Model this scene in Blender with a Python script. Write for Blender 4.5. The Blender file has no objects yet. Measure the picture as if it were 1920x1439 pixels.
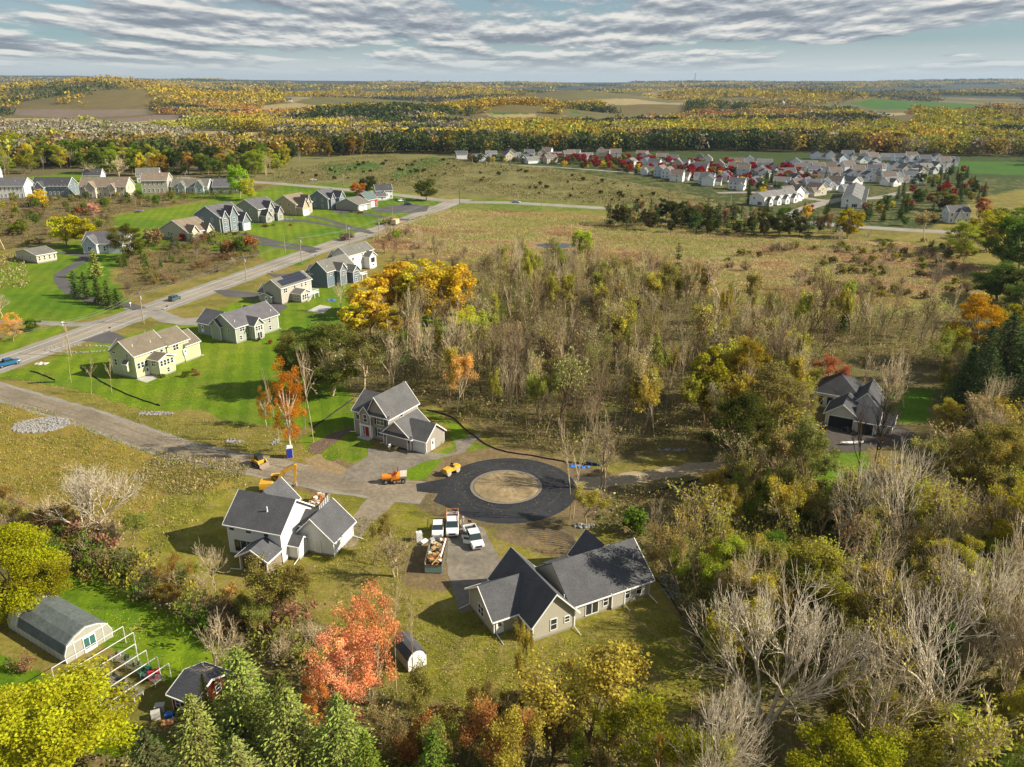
import bpy, math, random
import numpy as np
from mathutils import Vector, Matrix
R = math.radians
scene = bpy.context.scene
C = scene.collection
# ------------------------------------------------------------------ camera
EYE = 66.0; FOC = 1500.0; PITCH = math.atan((719.5-155.0)/FOC)
cam = bpy.data.cameras.new('camera'); cam.sensor_width = 36; cam.lens = 36*FOC/1920
cam.clip_start = 0.5; cam.clip_end = 60000
camo = bpy.data.objects.new('camera', cam); C.objects.link(camo)
camo.location = (0, 0, EYE); camo.rotation_euler = (math.pi/2-PITCH, 0, 0)
scene.camera = camo
# ------------------------------------------------------------------ sun, sky, exposure
SUN_EL, SUN_AZ = 33.0, -7.0           # azimuth measured from +X
w = bpy.data.worlds.new('World'); scene.world = w; w.use_nodes = True
nt = w.node_tree; nt.nodes.clear()
def N(t, typ, **k):
    n = t.nodes.new(typ)
    for a, b in k.items(): setattr(n, a, b)
    return n
def mth(t, op, a, b=None, clamp=False):
    n = t.nodes.new('ShaderNodeMath'); n.operation = op; n.use_clamp = clamp
    for i, v in enumerate((a, b)):
        if v is None: continue
        if isinstance(v, (int, float)): n.inputs[i].default_value = v
        else: t.links.new(v, n.inputs[i])
    return n.outputs[0]
def mixc(t, f, a, b, mode='MIX'):
    n = t.nodes.new('ShaderNodeMix'); n.data_type = 'RGBA'; n.blend_type = mode
    for i, v in ((0, f), (6, a), (7, b)):
        if isinstance(v, (int, float)): n.inputs[i].default_value = v
        elif isinstance(v, tuple): n.inputs[i].default_value = v if len(v) == 4 else (*v, 1)
        else: t.links.new(v, n.inputs[i])
    return n.outputs[2]
def ramp(t, f, stops):
    n = t.nodes.new('ShaderNodeValToRGB'); e = n.color_ramp.elements
    while len(e) < len(stops): e.new(.5)
    for s, (p, c) in zip(e, stops):
        s.position = p; s.color = (c, c, c, 1) if isinstance(c, (int, float)) else (*c, 1)
    if f is not None: t.links.new(f, n.inputs[0])
    return n.outputs[0]
sky = N(nt, 'ShaderNodeTexSky', sky_type='NISHITA', sun_disc=False, sun_elevation=R(SUN_EL), sun_rotation=R(90-SUN_AZ), altitude=150, air_density=1.0, dust_density=1.2, ozone_density=1.5)
geo = N(nt, 'ShaderNodeTexCoord'); sep = N(nt, 'ShaderNodeSeparateXYZ'); nt.links.new(geo.outputs['Generated'], sep.inputs[0])
dx, dy, dz = sep.outputs
def cloud_at(lift, sc, det, seed, st=1.0):
    z = mth(nt, 'ADD', mth(nt, 'MAXIMUM', dz, 0.0), 0.055+lift)
    u = mth(nt, 'DIVIDE', dx, z); v = mth(nt, 'MULTIPLY', mth(nt, 'DIVIDE', dy, z), .55)
    cb = N(nt, 'ShaderNodeCombineXYZ'); nt.links.new(mth(nt, 'MULTIPLY', u, st), cb.inputs[0]); nt.links.new(v, cb.inputs[1]); cb.inputs[2].default_value = seed
    n = N(nt, 'ShaderNodeTexNoise'); n.inputs['Scale'].default_value = sc; n.inputs['Detail'].default_value = det; n.inputs['Roughness'].default_value = .6; n.inputs['Distortion'].default_value = 0
    nt.links.new(cb.outputs[0], n.inputs['Vector']); return n.outputs[0]
big = cloud_at(0, .30, 3, 5.6)
d0 = mth(nt, 'ADD', cloud_at(0, 1.15, 10, 7.7, 1.15), mth(nt, 'MULTIPLY', mth(nt, 'SUBTRACT', big, .50), 1.5))
d1 = mth(nt, 'ADD', cloud_at(.0050, 1.15, 10, 7.7, 1.15), mth(nt, 'MULTIPLY', mth(nt, 'SUBTRACT', big, .50), 1.5))
thin = cloud_at(0, .6, 5, 21.3, .25)
mask = ramp(nt, d0, [(.37, 0), (.47, .9), (.56, 1)])
shade = mth(nt, 'ADD', mth(nt, 'MULTIPLY', mth(nt, 'SUBTRACT', d0, d1), 5.0), .48, True)
K = 6.6
ccol = ramp(nt, shade, [(0, (.32*K, .36*K, .42*K)), (.40, (.55*K, .59*K, .64*K)), (.68, (.85*K, .86*K, .84*K)), (1, (1.2*K, 1.16*K, 1.08*K))])
skyc = mixc(nt, 1.0, sky.outputs[0], (.55, .80, .95), 'MULTIPLY')
# thin high veil of cloud whitens the clear parts, more so towards the horizon
veil = mth(nt, 'MULTIPLY', ramp(nt, thin, [(.35, .15), (.65, .85)]), .75)
skyv = mixc(nt, veil, skyc, (.56*K, .66*K, .70*K))
hz = ramp(nt, dz, [(0.0, 0.0), (.018, .05), (.045, 1)])
base = mixc(nt, hz, (.82*K, .90*K, .90*K), skyv)
m2 = mth(nt, 'MULTIPLY', mask, ramp(nt, dz, [(.008, 0.0), (.032, .92)]))
fin = mixc(nt, m2, base, ccol)
bg = N(nt, 'ShaderNodeBackground'); bg.inputs['Strength'].default_value = 0.062
out = N(nt, 'ShaderNodeOutputWorld'); nt.links.new(fin, bg.inputs[0]); nt.links.new(bg.outputs[0], out.inputs[0])
sl = bpy.data.lights.new('sun', 'SUN'); sl.energy = 5.0; sl.angle = R(.53); sl.color = (1.0, .91, .74)
so = bpy.data.objects.new('sun', sl); C.objects.link(so)
sd = Vector((math.cos(R(SUN_EL))*math.cos(R(SUN_AZ)), math.cos(R(SUN_EL))*math.sin(R(SUN_AZ)), math.sin(R(SUN_EL))))
so.rotation_euler = sd.to_track_quat('Z', 'Y').to_euler(); so.location = (200, 0, 200)
vs = scene.view_settings; vs.view_transform = 'Standard'; vs.look = 'None'; vs.exposure = 0.86; vs.gamma = 1.0; vs.use_curve_mapping = False
scene.cycles.max_bounces = 5; scene.cycles.diffuse_bounces = 3; scene.cycles.volume_bounces = 0; scene.cycles.transparent_max_bounces = 4

# ------------------------------------------------------------------ terrain
def vnoise(x, y, seed=0):
    xi = np.floor(x); yi = np.floor(y); fx = x-xi; fy = y-yi
    fx = fx*fx*(3-2*fx); fy = fy*fy*(3-2*fy)
    def h(a, b):
        n = np.sin(a*127.1+b*311.7+seed*74.7)*43758.5453
        return n-np.floor(n)
    return (h(xi, yi)*(1-fx)+h(xi+1, yi)*fx)*(1-fy)+(h(xi, yi+1)*(1-fx)+h(xi+1, yi+1)*fx)*fy
def fbm(x, y, seed=0, o=4):
    s = 0; a = .5; t = 0
    for i in range(o):
        s = s+a*vnoise(x*2**i+i*17.3, y*2**i-i*9.1, seed+i); t += a; a *= .5
    return s/t
cp, sp = math.cos(PITCH), math.sin(PITCH)
def ray(px, py):
    x = (px-960)/FOC; v = (py-719.5)/FOC
    return x, cp-v*sp, -sp-v*cp
HILLS = []
def hill(px, pytop, D, rx, ry):
    x, y, z = ray(px, pytop); HILLS.append((D*x/y, D, max(3., EYE+D*z/y), rx, ry))
hill(200, 153, 2750, 300, 300); hill(235, 168, 2150, 260, 240); hill(90, 163, 2700, 300, 300)
hill(715, 208, 1480, 185, 150); hill(560, 182, 2300, 420, 300); hill(960, 197, 1620, 190, 150); hill(430, 176, 2500, 420, 240)
hill(1080, 171, 2900, 260, 300); hill(1290, 170, 3200, 380, 260); hill(1850, 212, 1250, 260, 160)
hill(1500, 178, 2600, 320, 300); hill(800, 172, 3600, 500, 300); hill(1220, 196, 1900, 250, 160)
def terrain(x, y):
    x = np.asarray(x, float); y = np.asarray(y, float)
    z = np.zeros_like(x*y)
    for hx, hy, hz_, rx, ry in HILLS:
        z = np.maximum(z, hz_*np.exp(-((x-hx)/rx)**2-((y-hy)/ry)**2))
    d = np.hypot(x, y)
    far = np.clip((d-2600)/3500, 0, 1)
    z = z+far*(4+38*fbm(x/1300, y/900, 5)) + np.clip((d-6500)/4000, 0, 1)*(80*fbm(x/2600+3, y/2200, 9))
    z = z+np.clip((-x-2500)/4000, 0, 1)*np.clip((d-5000)/4000, 0, 1)*75
    z = z*np.clip((d-900)/500, 0, 1)
    return z
def P(px, py, z=0.0):
    "the point of the ground (or of the level z) seen at this spot of the photograph"
    x, y, s = ray(px, py)
    if s >= -1e-4: t = 9000.0
    else: t = (z-EYE)/s
    if z == 0 and (t*y > 950 or t < 0):
        ts = np.linspace(900, 14000, 2600); zz = EYE+ts*s/y; tz = terrain(ts*x/y, ts)
        i = np.argmax(zz <= tz); t = ts[i]/y if i > 0 else 9000.0
    return (t*x, t*y)
def rise(px, py, pytop):
    "height of an upright thing whose foot is at px,py and whose top reaches pytop"
    X, Y = P(px, py); g = -(pytop-719.5)/FOC
    # proj: -(up)/dep ; up = Y*sp+z*cp ; dep = Y*cp - z*sp
    z = (g*Y*cp-Y*sp)/(cp+g*sp)
    return z+EYE
def proj(X, Y, Z):
    z = Z-EYE; dep = Y*cp-z*sp
    return 960+FOC*X/dep, 719.5-FOC*(Y*sp+z*cp)/dep
def inpoly(x, y, poly):
    px_ = [p[0] for p in poly]; py_ = [p[1] for p in poly]
    res = np.zeros(x.shape, bool)
    bb = (x >= min(px_)) & (x <= max(px_)) & (y >= min(py_)) & (y <= max(py_))
    idx = np.nonzero(bb)[0]
    if len(idx) == 0: return res
    X = x[idx]; Y = y[idx]; c = np.zeros(len(idx), bool); j = len(poly)-1
    for i in range(len(poly)):
        xi, yi = poly[i]; xj, yj = poly[j]
        if yi != yj: c ^= ((yi > Y) != (yj > Y)) & (X < (xj-xi)*(Y-yi)/(yj-yi)+xi)
        j = i
    res[idx] = c; return res
def PP(*pts): return [P(*p) for p in pts]
# ------------------------------------------------------------------ materials
MATS = {}
def srgb(r, g, b):
    f = lambda c: (c/255/12.92) if c/255 <= .04045 else ((c/255+.055)/1.055)**2.4
    return (f(r), f(g), f(b))
def mat(name, col, rough=.8, ns=0, na=.25, bump=0, metal=0, spec=.3, stripes=0, ns2=0, na2=.2, lines=None):
    if name in MATS: return MATS[name]
    m = bpy.data.materials.new(name); m.use_nodes = True; t = m.node_tree; b = t.nodes['Principled BSDF']
    b.inputs['Base Color'].default_value = (*col, 1); b.inputs['Roughness'].default_value = rough
    b.inputs['Metallic'].default_value = metal; b.inputs['Specular IOR Level'].default_value = spec
    c = None
    tc = N(t, 'ShaderNodeTexCoord')
    if ns:
        n = N(t, 'ShaderNodeTexNoise'); n.inputs['Scale'].default_value = ns; n.inputs['Detail'].default_value = 5; n.inputs['Roughness'].default_value = .65
        t.links.new(tc.outputs['Object'], n.inputs['Vector'])
        f = ramp(t, n.outputs[0], [(.3, 1-na), (.7, 1+na)])
        c = mixc(t, 1.0, (*col, 1), f, 'MULTIPLY')
        if ns2:
            n2 = N(t, 'ShaderNodeTexNoise'); n2.inputs['Scale'].default_value = ns2; n2.inputs['Detail'].default_value = 4
            t.links.new(tc.outputs['Object'], n2.inputs['Vector'])
            c = mixc(t, 1.0, c, ramp(t, n2.outputs[0], [(.3, 1-na2), (.7, 1+na2)]), 'MULTIPLY')
        if bump:
            bp = N(t, 'ShaderNodeBump'); bp.inputs['Strength'].default_value = bump; bp.inputs['Distance'].default_value = .1
            t.links.new(n.outputs[0], bp.inputs['Height']); t.links.new(bp.outputs[0], b.inputs['Normal'])
    if lines:   # (axis, spacing, depth) : courses of siding or boards
        s = N(t, 'ShaderNodeSeparateXYZ'); t.links.new(tc.outputs['Object'], s.inputs[0])
        fr = mth(t, 'FRACT', mth(t, 'MULTIPLY', s.outputs[lines[0]], 1/lines[1]))
        k = mth(t, 'LESS_THAN', fr, .16)
        c = mixc(t, mth(t, 'MULTIPLY', k, lines[2]), c if c is not None else (*col, 1), (col[0]*.45, col[1]*.45, col[2]*.45, 1))
    if c is not None: t.links.new(c, b.inputs['Base Color'])
    MATS[name] = m; return m
def attr_mat(name, rough=.95, noises=((.9, .22), (.11, .2)), transl=0, spec=.15, bump=0):
    if name in MATS: return MATS[name]
    m = bpy.data.materials.new(name); m.use_nodes = True; t = m.node_tree; b = t.nodes['Principled BSDF']
    a = N(t, 'ShaderNodeAttribute', attribute_name='Col'); c = a.outputs['Color']; tc = N(t, 'ShaderNodeTexCoord')
    last = None
    for s, k in noises:
        n = N(t, 'ShaderNodeTexNoise'); n.inputs['Scale'].default_value = s; n.inputs['Detail'].default_value = 6; n.inputs['Roughness'].default_value = .7
        t.links.new(tc.outputs['Object'], n.inputs['Vector'])
        c = mixc(t, 1.0, c, ramp(t, n.outputs[0], [(.28, 1-k), (.72, 1+k)]), 'MULTIPLY')
        if last is None: last = n
    b.inputs['Roughness'].default_value = rough; b.inputs['Specular IOR Level'].default_value = spec
    t.links.new(c, b.inputs['Base Color'])
    if bump:
        bp = N(t, 'ShaderNodeBump'); bp.inputs['Strength'].default_value = bump; bp.inputs['Distance'].default_value = .3
        t.links.new(last.outputs[0], bp.inputs['Height']); t.links.new(bp.outputs[0], b.inputs['Normal'])
    MATS[name] = m; return m
def leaf_mat(name, obj=True, transl=.45):
    "foliage: the tree's own colour (object colour or face attribute) varied leaf by leaf with attribute v"
    if name in MATS: return MATS[name]
    m = bpy.data.materials.new(name); m.use_nodes = True; t = m.node_tree; t.nodes.clear()
    if obj:
        oi = N(t, 'ShaderNodeObjectInfo'); c = oi.outputs['Color']
    else:
        c = N(t, 'ShaderNodeAttribute', attribute_name='Col').outputs['Color']
    v = N(t, 'ShaderNodeAttribute', attribute_name='v').outputs['Fac']
    hs = N(t, 'ShaderNodeHueSaturation'); t.links.new(c, hs.inputs['Color'])
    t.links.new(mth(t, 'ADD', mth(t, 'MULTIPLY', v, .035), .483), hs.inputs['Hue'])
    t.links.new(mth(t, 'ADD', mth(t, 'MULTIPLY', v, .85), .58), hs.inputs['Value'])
    d = N(t, 'ShaderNodeBsdfDiffuse'); tr = N(t, 'ShaderNodeBsdfTranslucent'); mx = N(t, 'ShaderNodeMixShader')
    t.links.new(hs.outputs[0], d.inputs[0]); t.links.new(hs.outputs[0], tr.inputs[0]); mx.inputs[0].default_value = transl
    t.links.new(d.outputs[0], mx.inputs[1]); t.links.new(tr.outputs[0], mx.inputs[2])
    o = N(t, 'ShaderNodeOutputMaterial'); t.links.new(mx.outputs[0], o.inputs[0])
    MATS[name] = m; return m
# ------------------------------------------------------------------ mesh and object helpers
class MB:
    def __init__(s): s.v = []; s.f = []
    def add(s, vs, fs, M=None):
        n = len(s.v)
        if M is not None: vs = [tuple(M @ Vector(p)) for p in vs]
        s.v += [tuple(p) for p in vs]; s.f += [tuple(n+i for i in q) for q in fs]; return s
    def box(s, x0, x1, y0, y1, z0, z1, M=None):
        return s.add([(x0, y0, z0), (x1, y0, z0), (x1, y1, z0), (x0, y1, z0), (x0, y0, z1), (x1, y0, z1), (x1, y1, z1), (x0, y1, z1)],
                     [(3, 2, 1, 0), (4, 5, 6, 7), (0, 1, 5, 4), (1, 2, 6, 5), (2, 3, 7, 6), (3, 0, 4, 7)], M)
    def prism(s, prof, a, b, M=None):
        "prof: closed outline in (x,z); swept along y from a to b"
        n = len(prof)
        vs = [(x, a, z) for x, z in prof]+[(x, b, z) for x, z in prof]
        fs = [tuple(range(n)), tuple(range(2*n-1, n-1, -1))]+[(i, n+i, n+(i+1) % n, (i+1) % n) for i in range(n)]
        return s.add(vs, fs, M)
    def poly(s, pts, z0, z1):
        n = len(pts); vs = [(x, y, z0) for x, y in pts]+[(x, y, z1) for x, y in pts]
        return s.add(vs, [tuple(range(n-1, -1, -1)), tuple(range(n, 2*n))]+[(i, (i+1) % n, n+(i+1) % n, n+i) for i in range(n)])
    def tube(s, p, q, r0, r1=None, n=6, caps=True):
        r1 = r0 if r1 is None else r1; p = Vector(p); q = Vector(q); d = (q-p)
        if d.length < 1e-6: return s
        d.normalize(); a = d.orthogonal().normalized(); b = d.cross(a)
        vs = []
        for c, r in ((p, r0), (q, r1)):
            for i in range(n):
                t = 2*math.pi*i/n; vs.append(tuple(c+(a*math.cos(t)+b*math.sin(t))*r))
        fs = [(i, (i+1) % n, n+(i+1) % n, n+i) for i in range(n)]
        if caps: fs += [tuple(range(n-1, -1, -1)), tuple(range(n, 2*n))]
        return s.add(vs, fs)
    def path(s, pts, r, n=5):
        for a, b in zip(pts, pts[1:]): s.tube(a, b, r, r, n)
        return s
    def ball(s, c, r, seg=8, rings=5, sx=1, sy=1, sz=1):
        vs = [(c[0], c[1], c[2]+r*sz)]; fs = []
        for i in range(1, rings):
            a = math.pi*i/rings
            for j in range(seg):
                t = 2*math.pi*j/seg; vs.append((c[0]+r*sx*math.sin(a)*math.cos(t), c[1]+r*sy*math.sin(a)*math.sin(t), c[2]+r*sz*math.cos(a)))
        vs.append((c[0], c[1], c[2]-r*sz)); L = len(vs)-1
        for j in range(seg):
            fs.append((0, 1+j, 1+(j+1) % seg)); fs.append((L, L-seg+(j+1) % seg, L-seg+j))
            for i in range(rings-2):
                a = 1+i*seg+j; b = 1+i*seg+(j+1) % seg; fs.append((a, a+seg, b+seg, b))
        return s.add(vs, fs)
    def mesh(s, name):
        me = bpy.data.meshes.new(name); me.from_pydata(s.v, [], s.f); me.update(); return me
def link(o): C.objects.link(o); return o
def obj(name, mb, m, parent=None, smooth=False, M=None):
    me = mb if isinstance(mb, bpy.types.Mesh) else mb.mesh(name)
    if m is not None and not me.materials: me.materials.append(m)
    if smooth and isinstance(mb, MB): me.shade_smooth() if hasattr(me, 'shade_smooth') else None
    o = bpy.data.objects.new(name, me); link(o)
    if parent: o.parent = parent
    return o
def tag(o, label, cat, group=None, kind=None):
    if label: o['label'] = label
    if cat: o['category'] = cat
    if group: o['group'] = group
    if kind: o['kind'] = kind
    return o
def thing(name, label, cat, loc=(0, 0, 0), rz=0, group=None):
    o = bpy.data.objects.new(name, None); link(o); o.empty_display_size = .5
    o.location = loc; o.rotation_euler = (0, 0, rz); return tag(o, label, cat, group)
def copy_tree(o, parent=None):
    c = o.copy(); C.objects.link(c)
    if parent: c.parent = parent
    for ch in list(o.children): copy_tree(ch, c)
    return c
def npmesh(name, V, F, m, attrs=None, col=None):
    "mesh from numpy arrays; F is (n,3) or (n,4)"
    me = bpy.data.meshes.new(name); k = F.shape[1]
    me.vertices.add(len(V)); me.vertices.foreach_set('co', np.ascontiguousarray(V, np.float32).ravel())
    me.loops.add(F.size); me.loops.foreach_set('vertex_index', np.ascontiguousarray(F, np.int32).ravel())
    me.polygons.add(len(F)); me.polygons.foreach_set('loop_start', np.arange(0, F.size, k, dtype=np.int32))
    me.update(calc_edges=True)
    if attrs is not None:
        a = me.attributes.new('v', 'FLOAT', 'FACE'); a.data.foreach_set('value', np.ascontiguousarray(attrs, np.float32))
    if col is not None:
        dom = 'FACE' if len(col) == len(F) else 'POINT'
        a = me.attributes.new('Col', 'FLOAT_COLOR', dom); c4 = np.ones((len(col), 4), np.float32); c4[:, :3] = col
        a.data.foreach_set('color', c4.ravel())
    me.materials.append(m); return me
# ------------------------------------------------------------------ ground
COLS = dict(rough=(.175, .150, .028), lawn=(.105, .168, .005), lawn2=(.175, .160, .020), field=(.235, .168, .030), marsh=(.28, .19, .085),
            reed=(.28, .215, .085), wood=(.125, .105, .038), dirt=(.150, .108, .060), brush=(.13, .10, .04), meadow=(.145, .135, .045),
            crop=(.045, .105, .012), plough=(.155, .115, .085), stubble=(.27, .21, .10), verge=(.105, .15, .015), village=(.040, .060, .012),
            gravel=(.24, .215, .18), farw=(.11, .095, .04))
ZONES = [
 ('meadow', [(380,300),(700,290),(800,288),(900,296),(1060,320),(1300,365),(1400,385),(1440,410),(1400,402),(1200,388),(960,372),(860,368),(700,352),(500,345),(380,330)]),
 ('crop', [(600,310),(700,305),(720,318),(620,330)]), ('crop', [(730,325),(810,293),(840,300),(745,345)]),
 ('village', [(860,292),(1000,286),(1400,284),(1790,292),(1960,296),(1960,345),(1830,372),(1740,432),(1430,428),(1330,372),(1080,322),(900,300)]),
 ('crop', [(1790,302),(1960,305),(1960,330),(1800,325)]),
 ('verge', [(860,370),(1000,376),(1300,394),(1440,405),(1440,422),(1300,412),(1050,394),(940,400),(860,400),(840,388)]),
 ('marsh', [(700,440),(790,405),(850,392),(1000,398),(1180,408),(1400,440),(1700,455),(1900,520),(1820,560),(1560,560),(1300,520),(1080,500),(900,490),(800,480),(700,470)]),
 ('reed', [(800,402),(870,392),(960,400),(1130,430),(1080,445),(960,450),(860,470),(800,455)]),
 ('reed', [(1180,480),(1400,462),(1560,480),(1620,505),(1480,520),(1290,505)]),
 ('brush', [(240,455),(330,440),(420,430),(480,450),(485,480),(420,510),(330,530),(240,560),(220,520)]),
 ('brush', [(0,375),(120,372),(300,370),(470,350),(500,345),(500,352),(330,385),(210,402),(210,440),(120,450),(0,470)]),
 ('wood', [(560,660),(640,610),(700,600),(880,610),(905,480),(1040,480),(1280,540),(1500,600),(1960,560),(1960,1700),(1240,1700),(1280,1180),(1240,1080),(1200,1020),(1080,965),(1150,905),(1290,880),(1290,850),(1120,872),(1010,850),(880,800),(800,750),(640,730),(560,750)]),
 ('wood', [(-60,960),(100,980),(260,1050),(420,1130),(560,1150),(640,1180),(700,1290),(850,1350),(1240,1370),(1300,1700),(-100,1700),(-100,1420),(260,1360),(420,1330),(430,1220),(250,1120),(90,1050),(-60,1100)]),
 ('field', [(-60,750),(90,760),(300,850),(440,905),(400,940),(230,990),(120,960),(-60,950)]),
 ('lawn2', [(240,992),(300,930),(420,915),(700,925),(800,950),(830,985),(760,1010),(700,1040),(640,1060),(560,1130),(430,1130),(330,1060)]),
 ('lawn2', [(800,1080),(880,1110),(960,1020),(930,985),(1010,990),(1100,1030),(1230,1110),(1290,1200),(1330,1320),(1200,1360),(900,1340),(760,1280),(740,1160)]),
 ('lawn', [(-60,540),(0,498),(20,492),(42,476),(130,474),(200,510),(236,560),(252,580),(140,602),(-60,614)]),
 ('lawn', [(60,468),(140,452),(330,436),(420,442),(330,468),(250,476),(230,500),(190,505),(140,478)]),
 ('lawn', [(-60,660),(-10,650),(30,622),(140,608),(100,630),(10,664)]),
 ('lawn', [(210,408),(260,395),(400,378),(520,350),(600,345),(700,350),(800,372),(843,380),(760,412),(600,476),(560,500),(500,492),(480,470),(400,470),(330,466),(280,448),(215,425)]),
 ('lawn', [(55,332),(150,322),(280,342),(460,362),(440,378),(280,372),(150,366),(60,350)]),
 ('lawn', [(-40,706),(40,690),(230,630),(400,588),(560,508),(640,528),(700,556),(690,596),(640,604),(570,660),(560,700),(500,707),(430,720),(380,770),(270,770),(160,735),(60,716)]),
 ('lawn', [(380,770),(430,722),(500,706),(560,706),(640,720),(660,745),(640,770),(590,800),(510,800),(420,790)]),
 ('lawn', [(590,800),(660,745),(700,800),(700,850),(640,880),(600,870),(560,830)]),
 ('lawn', [(770,765),(800,770),(850,788),(890,830),(1000,860),(1100,882),(1120,895),(1000,866),(930,852),(860,868),(840,890),(775,903),(730,892),(800,860),(850,838),(840,800)]),
 ('lawn', [(700,640),(800,590),(880,640),(1010,560),(990,540),(890,560),(890,600),(760,680),(700,690)]),
 ('lawn', [(90,1080),(190,1085),(320,1150),(430,1210),(440,1280),(330,1300),(180,1200),(90,1130)]),
 ('lawn', [(-80,1180),(60,1250),(130,1290),(330,1400),(300,1420),(60,1400),(-100,1300)]),
 ('lawn', [(1648,728),(1755,730),(1740,790),(1690,795),(1650,770)]), ('lawn', [(1530,845),(1620,845),(1650,940),(1590,962),(1525,935)]),
 ('dirt', [(790,905),(850,845),(950,838),(1060,862),(1130,885),(1160,905),(1110,980),(1080,1010),(990,1005),(880,985),(800,960),(740,930)]),
 ('dirt', [(540,880),(640,860),(700,880),(740,900),(760,930),(650,915),(600,930),(520,905)]),
 ('dirt', [(900,1000),(980,995),(1090,1020),(1120,1060),(1050,1050),(960,1020)]),
 ('dirt', [(745,1060),(790,1010),(840,1010),(870,1090),(830,1110),(760,1100)]),
 ('stubble', [(0,222),(60,222),(150,225),(150,232),(0,236)]),
 ('plough', [(30,205),(270,205),(290,215),(130,222),(0,214)]),
 ('plough', [(180,226),(300,216),(345,216),(340,232),(230,240),(180,236)]), ('stubble', [(185,232),(340,224),(350,231),(240,242)]),
 ('stubble', [(150,176),(220,168),(290,176),(260,188),(190,188)]), ('crop', [(30,191),(130,189),(180,192),(60,196)]),
 ('stubble', [(460,199),(560,194),(600,200),(500,208)]), ('stubble', [(500,248),(330,245),(380,262),(520,262)]),
 ('crop', [(905,208),(960,197),(1080,208),(1090,214),(930,216)]), ('stubble', [(915,216),(1000,215),(1020,221),(925,222)]),
 ('stubble', [(1080,190),(1190,186),(1290,192),(1190,200)]), ('crop', [(1590,192),(1700,190),(1840,196),(1820,206),(1640,205)]),
 ('stubble', [(1530,212),(1700,212),(1720,217),(1560,218)]), ('stubble', [(1150,200),(1280,197),(1290,201),(1180,205)]),
]
def build_ground():
    ds = [12.0]
    while ds[-1] < 15000:
        d = ds[-1]; ds.append(d+max(.42, d*.0058 if d < 3000 else d*.011))
    d = np.array(ds); a = np.radians(np.linspace(-52, 52, 640))
    D, A = np.meshgrid(d, a, indexing='ij'); X = (D*np.sin(A)).ravel(); Y = (D*np.cos(A)).ravel()
    Z = terrain(X, Y)
    dd = D.ravel(); wob = np.clip(dd*.006, .35, 14)
    WX = X+(fbm(X/4+.3, Y/4, 31)-.5)*wob*2.2; WY = Y+(fbm(X/4+9, Y/4+5, 37)-.5)*wob*2.2
    col = np.zeros((len(X), 3)); col[:] = COLS['rough']
    n1 = fbm(X/420, Y/420, 3); fm = dd > 640
    col[fm] = COLS['farw']
    f2 = dd > 1500
    fld = np.floor(n1*23) % 5
    for k, c in ((0, 'stubble'), (3, 'meadow')):
        s = f2 & (fld == k) & (n1 < .62); col[s] = np.array(COLS[c])*.8
    mm = np.abs(col-np.array(COLS['marsh'])).sum(1) < .02 if False else None
    patch = fbm(X/7, Y/7, 44); patch2 = fbm(X/27, Y/27, 46)
    lawn_m = np.zeros(len(X), bool)
    for name, pts in ZONES:
        m = inpoly(WX, WY, PP(*pts)); col[m] = COLS[name]
        if name in ('lawn',): lawn_m |= m
        else: lawn_m &= ~m
    # dry and bare patches wander through everything that is not mown
    near = dd < 700
    far_w = (dd > 1120) & (fbm(X/np.where(dd < 2000, 200, 420)+5, Y/np.where(dd < 2000, 200, 420), 61) > np.where(dd < 2000, .44, .46)); far_w &= (np.abs(col-np.array(COLS['farw'])).sum(1) < .02) | (Z > 10); col[far_w] = (.12, .095, .035)
    v_ = dd > 3800; col[v_] = (.050, .058, .042)
    litter = fbm(X/1.3, Y/1.3, 71)
    k = near & ~lawn_m & (patch > .56); col[k] = col[k]*.72+np.array((.19, .14, .05))*.28
    k = near & ~lawn_m & (patch < .42); col[k] = col[k]*.72+np.array((.035, .055, .008))*.28
    mk = inpoly(X, Y, PP((700,440),(790,405),(1000,398),(1400,440),(1700,455),(1900,520),(1820,590),(1500,600),(1280,560),(900,500),(700,470))); rg = fbm(X/24, Y/12, 91)
    k = mk & (rg > .56); col[k] = col[k]*.5+np.array((.22, .125, .06))*.5; k = mk & (rg < .43); col[k] = col[k]*.5+np.array((.15, .17, .04))*.5
    k = near & lawn_m; t = np.clip((patch2[k]-.5)*3, -.5, .5)[:, None]; col[k] = col[k]*(1+t*np.array((.55, .25, .3)))
    k = near & ~lawn_m & (litter > .60); col[k] = col[k]*.7+np.array((.26, .18, .09))*.3
    k = lawn_m & (patch > .63); col[k] = col[k]*.8+np.array((.20, .17, .04))*.2
    # mowing stripes on the long lawns
    st = ((np.floor((X*math.cos(R(16))+Y*math.sin(R(16)))/2.1).astype(int) % 2) == 0); k = lawn_m & st & (dd < 620) & (X < -28); col[k] *= np.array((.80, .85, .8))
    nr, nc = len(d), len(a); i = np.arange(nr*nc).reshape(nr, nc)
    F = np.stack([i[:-1, :-1], i[:-1, 1:], i[1:, 1:], i[1:, :-1]], -1).reshape(-1, 4)[:, ::-1]
    V = np.stack([X, Y, Z], -1)
    me = npmesh('ground', V, F, attr_mat('ground_soil_and_grass', noises=((1.6, .30), (.25, .22), (.03, .16)), bump=.5), col=np.clip(col, .004, .8))
    me.polygons.foreach_set('use_smooth', np.ones(len(F), bool))
    return tag(obj('ground', me, None), None, None, kind='structure')
build_ground()
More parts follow.
